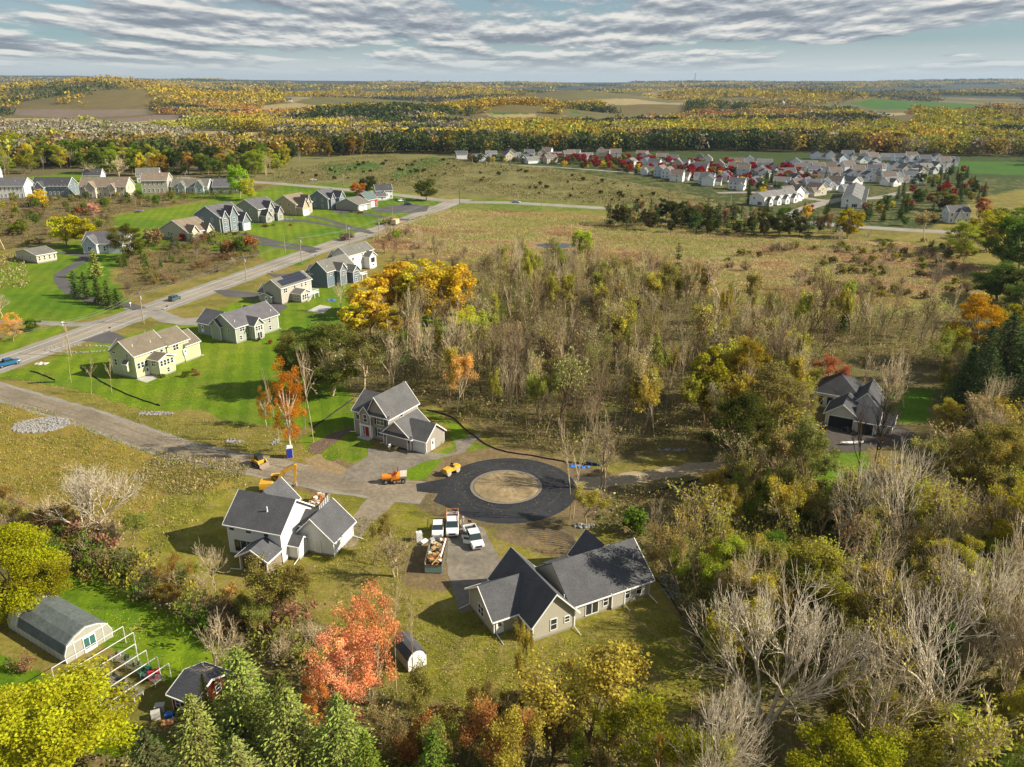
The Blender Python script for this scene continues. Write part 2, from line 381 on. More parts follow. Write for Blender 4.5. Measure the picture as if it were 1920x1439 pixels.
# ------------------------------------------------------------------ roads, drives and pads (thin sheets lying on the ground)
def smooth_line(pts, step=2.0):
    out = []
    n = len(pts)
    for i in range(n-1):
        p0 = np.array(pts[max(i-1, 0)]); p1 = np.array(pts[i]); p2 = np.array(pts[i+1]); p3 = np.array(pts[min(i+2, n-1)])
        k = max(2, int(np.hypot(*(p2-p1))/step))
        for j in range(k):
            t = j/k; out.append(tuple(.5*((2*p1)+(-p0+p2)*t+(2*p0-5*p1+4*p2-p3)*t*t+(-p0+3*p1-3*p2+p3)*t**3)))
    out.append(tuple(pts[-1])); return out
def ribbon(line, w0, w1=None, z=.004, off=0, jit=0, seed=1):
    rnd = random.Random(seed); w1 = w0 if w1 is None else w1; V = []; F = []; n = len(line)
    for i, (x, y) in enumerate(line):
        a = line[max(0, i-1)]; b = line[min(n-1, i+1)]; dx_, dy_ = b[0]-a[0], b[1]-a[1]; L = math.hypot(dx_, dy_) or 1
        nx, ny = -dy_/L, dx_/L; w_ = (w0+(w1-w0)*i/(n-1))/2
        jl, jr = rnd.uniform(-jit, jit), rnd.uniform(-jit, jit)
        V += [(x+nx*(off+w_+jl), y+ny*(off+w_+jl), z), (x+nx*(off-w_+jr), y+ny*(off-w_+jr), z)]
        if i: F.append((2*i-2, 2*i-1, 2*i+1, 2*i))
    return V, F
def sheet(name, V, F, m, z=None):
    b = MB(); b.add(V, F); return tag(obj(name, b, m), None, None, kind='structure')
M_road = mat('worn_asphalt', (.25, .225, .19), .9, 1.2, .15, ns2=.08, na2=.18)
M_dark = mat('driveway_asphalt', (.085, .078, .078), .9, 1.5, .15, ns2=.15, na2=.2)
M_new = mat('fresh_asphalt', (.024, .025, .029), .75, .9, .3, ns2=.12, na2=.35)
M_grav = mat('gravel', (.21, .17, .12), .95, 1.3, .28, .5, ns2=.13, na2=.25)
M_gravg = mat('grey_gravel', (.23, .21, .18), .95, 2.5, .25, .5, ns2=.2, na2=.2)
M_conc = mat('concrete', (.42, .40, .36), .85, 1.5, .12)
M_yel = mat('road_paint_yellow', (.62, .40, .10), .7, 3, .2); M_wht = mat('road_paint_white', (.72, .70, .66), .7, 3, .15)
road = smooth_line([(-150, 118), (-127.4, 191.3), (-110.4, 246.8), (-95.2, 294), (-82.6, 333), (-57.5, 402), (-43, 450), (-35, 477), (-29, 492)], 3)
V, F = ribbon(road, 12.4, z=.003, jit=.35); sheet('road_shoulder', V, F, mat('shoulder_gravel', (.24, .22, .18), .95, 2, .2))
V, F = ribbon(road, 10.2, z=.008); sheet('road', V, F, M_road)
for o_ in (-.14, .14):
    V, F = ribbon(road[:-4], .12, z=.013, off=o_); sheet('road_centre_line', V, F, M_yel)
for o_ in (-3.5, 3.5):
    V, F = ribbon(road[:-5], .14, z=.013, off=o_); sheet('road_edge_line', V, F, M_wht)
xroad = smooth_line([(-250, 610), (-165, 572), (-82, 519), (-34, 482), (2.5, 475), (81, 442), (127, 421), (167, 394), (215, 376), (300, 360)], 4)
V, F = ribbon(xroad, 10, z=.006); sheet('crossing_road', V, F, M_road)
V, F = ribbon(xroad, .3, z=.014); sheet('crossing_road_centre_line', V, F, M_yel)
spur = smooth_line(PP((1460,416),(1490,400),(1530,385),(1590,372),(1640,372),(1700,360)), 4)
V, F = ribbon(spur, 9, 8, z=.017); sheet('village_street', V, F, M_road)
for ln, w_ in (([(1345,362),(1430,362),(1510,372),(1560,378)], 7), ([(1655,316),(1700,308),(1720,312),(1690,322)], 6), ([(900,306),(1100,318),(1300,335),(1450,350)], 6), ([(1560,300),(1610,312),(1640,330),(1600,345)], 6)):
    V, F = ribbon(smooth_line(PP(*ln), 5), w_, z=.022); sheet('village_street', V, F, M_road)
grav = smooth_line(PP((-160,690),(-60,715),(0,735),(90,762),(170,785),(340,845),(480,872),(600,898),(720,916),(800,925)), 2)
V, F = ribbon(grav, 7.6, 7.8, z=.005, jit=.25); sheet('gravel_road_shoulder', V, F, M_gravg)
V, F = ribbon(grav, 5.4, 6.6, z=.011, jit=.2, seed=5); sheet('gravel_road', V, F, M_grav)
for o_ in (-1.35, 1.1):
    V, F = ribbon(grav[:-6], .5, z=.016, off=o_, jit=.16, seed=9); sheet('gravel_road_wheel_track', V, F, mat('packed_gravel', (.17, .14, .10), .95, 1.6, .3))
# turning circle: fresh asphalt ring round a bare earth island
cx, cy = P(949, 911.5); cy -= .3
def disc(cx, cy, r, n=72, jit=0, sx=1, seed=2):
    q = random.Random(seed); return [(cx+(r+q.uniform(-jit, jit))*math.cos(2*math.pi*i/n)*sx, cy+(r+q.uniform(-jit, jit))*math.sin(2*math.pi*i/n)) for i in range(n)]
ring_o = disc(cx+.4, cy-.6, 11.9, sx=1.0); ring_i = disc(cx, cy, 6.2, sx=1.0)
n_ = len(ring_o)
V = [(x, y, .024) for x, y in ring_o]+[(x, y, .024) for x, y in ring_i]
F = [(i, (i+1) % n_, n_+(i+1) % n_, n_+i) for i in range(n_)]
sheet('turning_circle', V, F, M_new)
b = MB(); b.add([(x, y, .020) for x, y in PP((780,908),(860,893),(905,868),(880,970),(812,940),(822,926),(782,922))], [tuple(range(7))]); tag(obj('turning_circle_apron', b, M_new), None, None, kind='structure')
isl = disc(cx, cy, 5.75, jit=.1)
b = MB(); prof = [(5.78, .0), (5.6, .10), (4.0, .28), (2, .42), (.0, .5)]
V = []; F = []; nn = 40; rn = random.Random(4)
for r_, z_ in prof[:-1]:
    for i in range(nn):
        t = 2*math.pi*i/nn; V.append((cx+r_*math.cos(t), cy+r_*math.sin(t), z_+rn.uniform(0, .1)*(r_ < 5.7)))
V.append((cx, cy, .45))
for k in range(3):
    for i in range(nn): F.append((k*nn+i, k*nn+(i+1) % nn, (k+1)*nn+(i+1) % nn, (k+1)*nn+i))
for i in range(nn): F.append((3*nn+i, 3*nn+(i+1) % nn, 4*nn))
b.add(V, F); tag(obj('island_of_bare_earth', b, mat('bare_earth', (.235, .175, .095), .95, .9, .32, .7, ns2=.22, na2=.2)), None, None, kind='structure')
def annulus(r0, r1, z, name, m):
    o_, i_ = disc(cx, cy, r1), disc(cx, cy, r0); V = [(x, y, z) for x, y in o_]+[(x, y, z) for x, y in i_]; n = len(o_)
    sheet(name, V, [(i, (i+1) % n, n+(i+1) % n, n+i) for i in range(n)], m)
for i_, (r_, a0_, a1_) in enumerate(((7.3, .2, 2.9), (7.8, 3.4, 6.0), (8.9, 1.2, 4.2), (9.6, 4.4, 7.3), (10.6, 0, 2.6), (8.3, 2.2, 3.9))):
    pts_ = [(cx+(r_+.18*math.sin(5*t_))*math.cos(t_), cy-.2+(r_+.18*math.cos(4*t_))*math.sin(t_)) for t_ in np.linspace(a0_, a1_, 60)]
    V, F = ribbon(pts_, .5, .2, z=.029+.001*i_, jit=.09, seed=i_); sheet('dust_track', V, F, mat('dusty_asphalt', (.036, .035, .036), .85, .7, .4))
annulus(5.7, 6.28, .10, 'island_gutter', mat('gutter_concrete', (.17, .15, .125), .9, 2, .15))
V, F = ribbon(smooth_line(PP((1062,905),(1120,905),(1180,897),(1240,889),(1300,878),(1360,872)), 2), 4.2, 3.8, z=.012, jit=.4); sheet('dirt_track', V, F, mat('pale_dirt', (.30, .235, .15), .95, 1.2, .25))
def pad(name, pts, m, z=.018, jit=.15, seed=3):
    q = random.Random(seed); w_ = PP(*pts); out = []
    for i, a in enumerate(w_):
        b_ = w_[(i+1) % len(w_)]; k = max(1, int(math.dist(a, b_)/1.5))
        for j in range(k): out.append((a[0]+(b_[0]-a[0])*j/k+q.uniform(-jit, jit), a[1]+(b_[1]-a[1])*j/k+q.uniform(-jit, jit)))
    b = MB(); b.add([(x, y, z) for x, y in out], [tuple(range(len(out)))]); return tag(obj(name, b, m), None, None, kind='structure')
M_drv = mat('driveway_gravel', (.175, .150, .118), .95, 1.1, .28, .4, ns2=.25, na2=.2)
pad('driveway', [(690,840),(838,852),(858,846),(850,828),(905,812),(870,850),(790,868),(745,890),(700,905),(640,902),(650,880),(690,856)], M_drv, .027)
pad('driveway', [(836,990),(862,972),(905,990),(935,1045),(935,1085),(1000,1120),(860,1150),(838,1075)], M_drv, .027)
pad('driveway', [(648,985),(662,968),(700,922),(760,925),(690,990),(665,1025),(640,1030)], M_grav, .031)
pad('driveway', [(152,640),(204,621),(226,628),(246,642),(212,645)], M_dark, .017)
pad('driveway', [(272,590),(300,580),(345,598),(420,592),(425,612),(340,610),(300,604)], M_gravg, .017)
pad('driveway', [(400,545),(425,543),(500,552),(540,575),(520,590),(490,562),(420,556)], M_dark, .017)
pad('driveway', [(500,512),(520,514),(580,512),(600,520),(590,540),(560,520),(520,524)], M_dark, .019)
pad('driveway', [(585,500),(640,482),(660,492),(640,505)], M_dark, .017)
for i, (ln, w0) in enumerate([([(440,437),(480,445),(520,455),(560,461),(598,469)], 4.2), ([(455,437),(520,462),(560,466)], 3), ([(330,453),(400,455),(460,456),(560,467),(590,474)], 4),
     ([(530,410),(560,413),(620,423),(660,430),(700,438)], 4), ([(560,402),(600,409),(640,421),(690,434)], 3.6), ([(650,393),(700,404),(740,411),(775,413)], 5), ([(480,410),(520,412),(560,416)], 5),
     ([(236,577),(300,582),(262,590)], 3.5), ([(-60,603),(60,605),(150,609),(190,602)], 4), ([(112,473),(160,482),(128,505),(112,520),(135,548),(190,568),(232,571),(262,580)], 4.2)]):
    V, F = ribbon(smooth_line(PP(*ln), 1.5), w0, z=.021+.001*i, jit=.08); sheet('driveway', V, F, M_dark if i not in (7, 8) else M_gravg)
pad('parking_pad', [(700,392),(760,382),(805,386),(800,396),(770,400),(700,398)], M_dark, .034)
pad('parking_pad', [(620,396),(650,388),(668,396),(640,402)], M_dark, .036)
pad('driveway', [(1515,800),(1600,795),(1690,800),(1720,815),(1700,830),(1600,850),(1530,850)], mat('dark_gravel', (.07, .058, .05), .95, 1.3, .3), .027)
pad('patio', [(255,712),(290,700),(304,706),(275,718)], M_conc, .03, 0); pad('patio', [(575,584),(600,572),(622,576),(606,588)], M_conc, .03, 0)
pad('earth_scar', [(580,835),(620,815),(655,800),(660,808),(620,835),(600,852),(575,850)], mat('dug_earth', (.115, .075, .055), .95, 1.5, .3, .5), .014, .3)
pad('earth_scar', [(570,862),(600,850),(612,862),(660,882),(640,890),(580,880)], mat('pale_dug_earth', (.23, .165, .085), .95, 1.2, .3, .5), .014, .3)
for i in range(9):   # ruts left by trucks beside the turning circle
    y0 = 985+i*4.4; V, F = ribbon(smooth_line(PP((965+i*7, y0), (1010+i*5, y0+3), (1050+i*4, y0+11), (1075+i*3, y0+24)), 1), .28, z=.018, jit=.07, seed=i)
    sheet('wheel_rut', V, F, mat('wet_mud', (.075, .055, .035), .9, 2, .3))
px0, py0 = P(1048, 461)
pond = [(px0+9.5*math.cos(t)*(1+.15*math.sin(3*t)), py0+6*math.sin(t)*(1+.1*math.cos(2*t))) for t in np.linspace(0, 2*math.pi, 40, endpoint=False)]
b = MB(); b.add([(x, y, .03) for x, y in pond], [tuple(range(40))]); tag(obj('pond_water', b, mat('still_water', (.02, .025, .02), .12, spec=.4)), None, None, kind='structure')
# ------------------------------------------------------------------ houses
T_WHITE = (.78, .77, .75)
def sidm(name, col): return mat('siding_'+name, col, .75, .6, .06, lines=(2, .16, .55))
def roofm(name, col): return mat('shingles_'+name, col, .92, 7.0, .42, .15, ns2=.55, na2=.14, lines=(2, .13, .3))
M_trim = mat('white_trim', T_WHITE, .55, 2, .04); M_glass = mat('window_glass', (.025, .03, .035), .08, spec=.9)
M_found = mat('foundation_block', (.26, .24, .21), .9, 2, .15); M_black = mat('black_metal', (.02, .02, .02), .5)
M_bglass = mat('glass_blue', (.05, .09, .14), .1, spec=.9)
FACE = {'S': 0, 'E': 90, 'N': 180, 'W': -90}
class House:
    def __init__(s, name, label, cat, px, py, yaw, wall, roof, oh=.4, trim=None, group=None, found=.35, z=0):
        ox, oy = P(px, py) if not isinstance(px, tuple) else px
        s.o = thing(name, label, cat, (ox, oy, z), R(yaw), group); s.wm, s.rm = wall, roof; s.tm = trim or M_trim
        s.W, s.Rf, s.T, s.Fd = MB(), MB(), MB(), MB(); s.oh = oh; s.found = found; s.extra = []; s.n = 0
    def block(s, x0, x1, y0, y1, eave, ridge, axis='x', rp=None, oh=None, z0=0, gables=(1, 1), e2=None, pent=(0, 0)):
        "gabled block; axis = direction of the ridge; rp = where the ridge lies across; e2 = eave height of the far side"
        s.n += 1; k = .0031*s.n; x0 -= k; x1 += k; y0 -= k; y1 += k; oh = s.oh if oh is None else oh
        # local frame: a along ridge, c across
        if axis == 'x': a0, a1, c0, c1 = x0, x1, y0, y1; mk = lambda a, c, z: (a, c, z)
        else: a0, a1, c0, c1 = y0, y1, x0, x1; mk = lambda a, c, z: (c, a, z)
        rp = (c0+c1)/2 if rp is None else rp; e2 = eave if e2 is None else e2
        zf = max(z0, 0)+s.found if z0 == 0 else z0
        flip = axis == 'y'
        def addp(mb, prof, a, b):
            n = len(prof); vs = [mk(a, c, z) for c, z in prof]+[mk(b, c, z) for c, z in prof]
            fs = [tuple(range(n)), tuple(range(2*n-1, n-1, -1))]+[(i, n+i, n+(i+1) % n, (i+1) % n) for i in range(n)]
            if not flip: fs = [tuple(reversed(q)) for q in fs]
            mb.add(vs, fs)
        addp(s.W, [(c0, zf), (c1, zf), (c1, e2), (rp, ridge), (c0, eave)], a0, a1)
        if z0 == 0: addp(s.Fd, [(c0+.04, 0), (c1-.04, 0), (c1-.04, zf+.01), (c0+.04, zf+.01)], a0+.04, a1-.04)
        t = .14; A0, A1 = a0-oh*gables[0], a1+oh*gables[1]
        for cw, ez in ((c0, eave), (c1, e2)):
            sgn = -1 if cw == c0 else 1; sl_ = (ridge-ez)/max(.01, abs(rp-cw)); ce = cw+sgn*oh; ze = ez-sl_*oh
            addp(s.Rf, [(ce, ze+.02), (rp, ridge+.02), (rp, ridge+t+.02), (ce, ze+t+.02)][::sgn] , A0, A1)
            # fascia and gutter along the eave
            cc = sorted((ce, ce+sgn*.11)); addp(s.T, [(cc[0], ze-.06), (cc[1], ze-.06), (cc[1], ze+.12), (cc[0], ze+.12)], A0, A1)
            for e, A in enumerate((A0, A1)):     # rakes
                if not gables[e]: continue
                d0, d1 = (A-.07, A+.012) if e == 0 else (A-.012, A+.07)
                addp(s.T, [(ce, ze-.07), (rp, ridge-.07), (rp, ridge+t+.03), (ce, ze+t+.03)][::sgn], d0, d1)
        for (aa, cc_, ez) in ((a0, c0, eave), (a1, c0, eave), (a0, c1, e2), (a1, c1, e2)):   # corner boards
            lo = (aa-.025, aa+.09) if aa == a0 else (aa-.09, aa+.025); lc = (cc_-.025, cc_+.09) if cc_ == c0 else (cc_-.09, cc_+.025)
            addp(s.T, [(lc[0], zf), (lc[1], zf), (lc[1], ez-.05), (lc[0], ez-.05)], lo[0], lo[1])
        return s
    def hip(s, x0, x1, y0, y1, eave, ridge, inset, axis='x', z0=0, walls=True):
        s.n += 1; k = .0031*s.n; x0 -= k; x1 += k; y0 -= k; y1 += k; oh = s.oh; zf = s.found if z0 == 0 else z0
        if walls:
            s.W.box(x0, x1, y0, y1, zf, eave)
            if z0 == 0: s.Fd.box(x0+.04, x1-.04, y0+.04, y1-.04, 0, zf)
        X0, X1, Y0, Y1 = x0-oh, x1+oh, y0-oh, y1+oh; e = eave-.1
        if axis == 'x': r0, r1 = ((x0+inset, (y0+y1)/2), (x1-inset, (y0+y1)/2))
        else: r0, r1 = (((x0+x1)/2, y0+inset), ((x0+x1)/2, y1-inset))
        vs = [(X0, Y0, e), (X1, Y0, e), (X1, Y1, e), (X0, Y1, e), (*r0, ridge), (*r1, ridge), (X0, Y0, e+.15), (X1, Y0, e+.15), (X1, Y1, e+.15), (X0, Y1, e+.15), (*r0, ridge+.15), (*r1, ridge+.15)]
        if axis == 'x': top = [(6, 7, 11, 10), (7, 8, 11), (8, 9, 10, 11), (9, 6, 10)]
        else: top = [(6, 7, 10), (7, 8, 11, 10), (8, 9, 11), (9, 6, 10, 11)]
        s.Rf.add(vs, top+[(3, 2, 1, 0), (0, 1, 7, 6), (1, 2, 8, 7), (2, 3, 9, 8), (3, 0, 6, 9)])
        for q in ((X0-.06, X1+.06, Y0-.07, Y0-.002), (X0-.06, X1+.06, Y1+.002, Y1+.07), (X0-.07, X0-.002, Y0, Y1), (X1+.002, X1+.07, Y0, Y1)): s.T.box(*q, e-.12, e+.12)
        return s
    def M(s, x, y, face, z=0): return Matrix.Translation((x, y, z)) @ Matrix.Rotation(R(FACE[face] if isinstance(face, str) else face), 4, 'Z')
    def win(s, x, y, face, z, w_=.95, h=1.45, n=1, label=None, fr=None, sash=True, grid=0):
        "n sashes side by side, centred on x,y of the wall"
        M = s.M(x, y, face, z); f = MB(); g = MB(); W2 = w_*n/2
        t = .09
        f.box(-W2-t, W2+t, -.06, .01, -t, 0, M); f.box(-W2-t, W2+t, -.06, .01, h, h+t, M)
        f.box(-W2-t, -W2, -.058, .01, 0, h, M); f.box(W2, W2+t, -.058, .01, 0, h, M)
        for i in range(1, n): f.box(-W2+w_*i-.05, -W2+w_*i+.05, -.056, .01, 0, h, M)
        if sash: f.box(-W2, W2, -.050, .01, h/2-.035, h/2+.035, M)
        if grid:
            for i in range(n):
                c = -W2+w_*(i+.5); f.box(c-.015, c+.015, -.045, .01, 0, h, M)
        g.box(-W2, W2, -.022, .008, 0, h, M)
        o = obj('window', f, fr or s.tm, s.o); obj('pane', g, M_glass, o)
        if label: o['label'] = label
        return o
    def door(s, x, y, face, z, w_=.95, h=2.1, m=None, label=None, glass=True, fr=None):
        M = s.M(x, y, face, z); f = MB(); f.box(-w_/2, w_/2, -.05, .01, 0, h, M)
        d = obj('door', f, m or s.tm, s.o); fr_ = MB()
        fr_.box(-w_/2-.1, -w_/2, -.07, .01, 0, h+.1, M).box(w_/2, w_/2+.1, -.07, .01, 0, h+.1, M).box(-w_/2, w_/2, -.07, .01, h, h+.1, M); obj('door_frame', fr_, fr or s.tm, d)
        if glass: g = MB(); g.box(-w_*.27, w_*.27, -.065, -.045, h*.5, h*.86, M); obj('pane', g, M_glass, d)
        k = MB(); k.ball((w_*.4, -.09, h*.47), .045, 6, 4); k.v = [tuple(M @ Vector(p)) for p in k.v]; obj('handle', k, M_black, d)
        if label: d['label'] = label
        return d
    def gdoor(s, x, y, face, w_, h=2.3, z=.05, m=None, rows=4, open_=False):
        M = s.M(x, y, face, z); f = MB()
        if open_: f.box(-w_/2, w_/2, .0, .05, 0, h, M); d = obj('garage_opening', f, mat('painted_interior_shade', (.03, .03, .035), .9), s.o)  # open garage is a flat panel, the shade inside painted as dark colour
        else:
            for r in range(rows): f.box(-w_/2, w_/2, -.04, .01, r*h/rows+.015, (r+1)*h/rows-.015, M)
            f.box(-w_/2, w_/2, -.02, .01, 0, h, M); d = obj('garage_door', f, m or mat('garage_door_white', (.62, .62, .60), .6, 1, .04), s.o)
        fr_ = MB(); fr_.box(-w_/2-.16, -w_/2, -.08, .01, 0, h+.16, M).box(w_/2, w_/2+.16, -.08, .01, 0, h+.16, M).box(-w_/2, w_/2, -.08, .01, h, h+.16, M); obj('frame', fr_, s.tm, d); return d
    def spout(s, x, y, face, top, out=1.6, ang=None):
        M = s.M(x, y, face); f = MB(); v = lambda *p: tuple(M @ Vector(p))
        f.tube(v(0, -.09, top), v(0, -.09, .35), .05, .05, 5); f.tube(v(0, -.09, .35), v(0, -.09-out, .09), .055, .055, 5); obj('downspout', f, s.tm, s.o); return s
    def vent(s, x, y, z, h=.7, r=.07):
        f = MB(); f.tube((x, y, z-.3), (x, y, z+h), r, r, 7).tube((x, y, z-.15), (x, y, z+.1), r*2, r*1.2, 7); obj('vent_pipe', f, s.tm, s.o); return s
    def shut(s, x, y, face, z, h=1.45, d=.75):
        for sg in (-1, 1):
            M = s.M(x, y, face, z); f = MB(); f.box(sg*d-.17, sg*d+.17, -.055, .01, -.05, h+.05, M); obj('shutter', f, mat('shutter_black', (.02, .022, .03), .6), s.o)
        return s
    def piece(s, name, mb, m, label=None):
        o = obj(name, mb, m, s.o)
        if label: o['label'] = label
        return o
    def done(s):
        obj('wall', s.W, s.wm, s.o)
        if s.Fd.v: obj('foundation', s.Fd, M_found, s.o)
        r = obj('roof', s.Rf, s.rm, s.o); obj('trim', s.T, s.tm, s.o); return s.o
# --- grey ranch, nearest
R_char = roofm('charcoal', (.080, .080, .086)); S_grey = sidm('warm_grey', (.40, .37, .29))
h = House('ranch_house', 'grey ranch house with charcoal cross gabled roof, nearest the camera, below the turning circle', 'house', 1078.1, 1165.8, 28, S_grey, R_char, .45)
h.block(-10.7, -4.6, 2.3, 9.6, 2.75, 5.3, 'x', gables=(1, 0))
h.block(-6.9, -.7, -1.0, 10.3, 2.85, 6.3, 'y'); h.block(-.9, 12.0, .05, 9.4, 2.85, 6.35, 'x', gables=(0, 1)); h.block(5.9, 11.0, 6.0, 10.3, 2.85, 5.7, 'y', gables=(0, 1))
h.block(5.6, 7.7, -.25, 3.0, 2.6, 2.95, 'x', rp=2.9, oh=.2, e2=2.9)
h.T.box(.9, 4.2, 9.4, 9.95, 2.62, 2.82); h.Rf.add([(.7, 7.6, 3.9), (4.2, 7.6, 3.9), (4.2, 10.0, 2.85), (.7, 10.0, 2.85), (.7, 7.6, 4.05), (4.2, 7.6, 4.05), (4.2, 10.0, 3.0), (.7, 10, 3.0)], [(3, 2, 1, 0), (4, 5, 6, 7), (0, 1, 5, 4), (1, 2, 6, 5), (2, 3, 7, 6), (3, 0, 4, 7)])
h.win(-10.71, 6.0, 'W', .9, .75, 1.45, 2); h.door(-9.9, 2.29, 'S', .3, .9, 2.05); h.win(-6.92, .7, 'W', .9, .75, 1.35)
h.win(-3.9, -1.02, 'S', .9, .85, 1.55); h.win(-1.9, -1.02, 'S', 1.35, .65, .85)
h.win(2.6, .03, 'S', .35, .95, 2.1, 2, sash=False, label='sliding glass patio door in white frame'); h.win(4.75, .03, 'S', .9, .7, 1.3); h.win(8.3, .03, 'S', .9, .7, 1.45); h.win(10.2, .03, 'S', .9, .85, 1.55)
h.spout(-10.65, 9.5, 'W', 2.7); h.spout(-10.4, 2.3, 'S', 2.7, 2.0); h.spout(-.85, -1.0, 'S', 2.7, 1.7); h.spout(7.6, -.2, 'S', 2.6, 1.4); h.spout(11.9, .05, 'S', 2.7, 2.0)
h.vent(10.9, 2.6, 4.75, .75); h.vent(-1.2, .9, 3.35, .7, .06); h.vent(5.6, 2.8, 4.85, .12, .05); h.win(2.2, 9.42, 'N', .8, .9, 1.4, 2); h.gdoor(-6.93+3.1, 10.32, 'N', 4.8); h.win(8.4, 10.32, 'N', .8, .9, 1.4, 2)
h.done()
# --- white two storey house
S_white = sidm('white', (.66, .66, .65)); M_bfr = mat('dark_window_frame', (.035, .025, .02), .5)
h = House('two_storey_house', 'white two storey house with slate roofs and attached garage beside the gravel road', 'house', 531.7, 1058.3, -18, S_white, R_char, .4)
h.block(-9.1, 0, 0, 8.3, 5.35, 8.5, 'x'); h.block(-9.0, -3.4, 5.5, 9.9, 5.35, 8.1, 'y', gables=(0, 1)); h.block(-.2, 6.1, 4.0, 9.9, 2.85, 5.9, 'y', rp=2.7)
h.block(.0, 1.75, 1.6, 3.9, 2.5, 3.4, 'x', gables=(0, 1), oh=.25)
M_tan = sidm('taupe', (.24, .19, .14)); sun = MB(); 
h.block(-4.75, -.2, -3.45, -.05, 2.75, 4.1, 'y', gables=(1, 0)); h.block(.0, 2.6, 4.9, 8.9, 4.1, 5.4, 'x', gables=(0, 0), z0=2.7)
sk = MB(); sk.box(-4.80, -4.775, -3.44, -.05, .36, 2.6).box(-.175, -.15, -3.44, -.05, .36, 2.6); sk.add([(-4.78, -3.485, .36), (-.17, -3.485, .36), (-.17, -3.485, 2.7), (-2.475, -3.485, 3.95), (-4.78, -3.485, 2.7), (-4.78, -3.465, .36), (-.17, -3.465, .36), (-.17, -3.465, 2.7), (-2.475, -3.465, 3.95), (-4.78, -3.465, 2.7)], [(4, 3, 2, 1, 0), (5, 6, 7, 8, 9), (0, 1, 6, 5), (1, 2, 7, 6), (2, 3, 8, 7), (3, 4, 9, 8), (4, 0, 5, 9)][::1])
h.piece('sunroom_siding', sk, M_tan, 'taupe siding of the small rear sunroom')
for x in (-3.75, -2.5, -1.25): h.win(x, -3.48, 'S', .85, .8, 1.6, fr=M_bfr, sash=False)
for x, w_ in ((-8.3, .55), (-5.4, .6), (-2.4, .5)): h.win(x, -.01, 'S', 4.35, w_, .65, fr=M_bfr, sash=False)
for x in (-7.6, -6.5, -5.4): h.win(x, -.01, 'S', .9, .75, 1.7, fr=M_bfr, sash=False)
h.door(-.12+3.6, 3.96, 'S', .3, .9, 2.05, glass=False, m=sidm('white2', (.60, .60, .58)))
h.spout(-4.7, -3.45, 'W', 2.7, 1.8); h.spout(-.25, -3.4, 'S', 2.7, 1.8); h.spout(6.1, 9.7, 'E', 2.7, 1.7); h.spout(1.6, 1.6, 'S', 2.4, 1.3); h.vent(-3.3, 2.1, 7.1, .75, .09)
h.gdoor(3.0, 9.93, 'N', 4.8); h.win(-6.2, 9.93, 'N', 1, .9, 1.5, 2, fr=M_bfr); h.win(-6.2, 9.93, 'N', 3.9, .9, 1.4, 2, fr=M_bfr); h.done()
# --- grey-brown two storey house with open garage
S_tau = sidm('taupe_grey', (.30, .265, .235)); R_mid = roofm('grey', (.10, .098, .098))
h = House('two_storey_house', 'taupe two storey house with red front door and open garage beside the turning circle', 'house', 666.2, 812.8, -30, S_tau, R_mid, .35)
h.block(0, 4.2, 0, 8.0, 5.2, 8.0, 'x', gables=(1, 0)); h.block(3.6, 8.7, -.05, 9.4, 5.2, 8.9, 'y', rp=5.6)
h.block(1.9, 4.6, -.5, 3.5, 5.0, 6.6, 'y', gables=(1, 0), oh=.25, z0=2.75)
h.block(8.3, 14.9, -1.3, 5.5, 2.75, 5.5, 'y', rp=11.4); h.block(12.5, 18.0, -.7, 5.3, 2.75, 5.1, 'x', gables=(0, 1))
def pent(x0, x1, y, z, d=.6, hh=.45): h.Rf.add([(x0-.35, y-d, z), (x1+.35, y-d, z), (x1+.35, y+.02, z+hh), (x0-.35, y+.02, z+hh), (x0-.35, y-d, z-.12), (x1+.35, y-d, z-.12), (x1+.35, y+.02, z-.12), (x0-.35, y+.02, z-.12)], [(0, 1, 2, 3), (7, 6, 5, 4), (0, 4, 5, 1), (1, 5, 6, 2), (2, 6, 7, 3), (3, 7, 4, 0)]); h.T.box(x0-.36, x1+.36, y-d-.06, y-d-.003, z-.15, z+.03)
pent(4.7, 8.75, -.06, 5.15); pent(8.3, 15.0, -1.32, 2.75)
h.win(1.0, -.01, 'S', 3.3, .8, 1.75, sash=False); h.win(3.3, -.51, 'S', 3.4, .85, 1.5); h.win(6.7, -.06, 'S', 3.35, .85, 1.5, 2, grid=1); h.shut(6.7, -.06, 'S', 3.35, 1.5, 1.2)
h.win(6.7, -.06, 'S', .85, .8, 1.6, 2, grid=1); h.shut(6.7, -.06, 'S', .85, 1.6, 1.15)
pc = MB(); pc.box(1.75, 4.75, -1.5, 0, 0, .16); h.piece('porch_slab', pc, M_conc); pc = MB()
for x in (1.95, 4.55): pc.box(x-.13, x+.13, -.62, -.36, .1, 2.75)
pc.box(1.8, 4.7, -.66, -.3, 2.5, 2.8).box(1.85, 4.65, -.06, -.015, .2, 2.6); h.piece('porch_frame', pc, M_trim)
h.door(3.25, -.07, 'S', .25, .95, 2.1, m=mat('red_door', (.30, .012, .012), .5), glass=False, label='red front door'); h.win(2.45, -.07, 'S', .4, .35, 1.9, sash=False)
h.gdoor(11.6, -1.31, 'S', 4.9, 2.25, open_=True); h.gdoor(16.4, -.72, 'S', 2.6, 2.2); h.door(18.03, 1.4, 'E', .2, .85, 2.0)
for x in (8.9, 14.4): 
    lp = MB(); lp.box(x-.1, x+.1, -1.5, -1.32, 1.8, 2.15); h.piece('wall_lantern', lp, M_black)
h.spout(.02, .05, 'W', 5, 1.4); h.spout(8.4, -1.3, 'W', 2.6, 1.0); h.win(8.75, 4, 'E', 3.3, .9, 1.4)
dk = MB(); dk.box(8.9, 10.6, 7.2, 9.2, 1.9, 2.05); h.piece('rear_canopy', dk, M_trim); h.done()
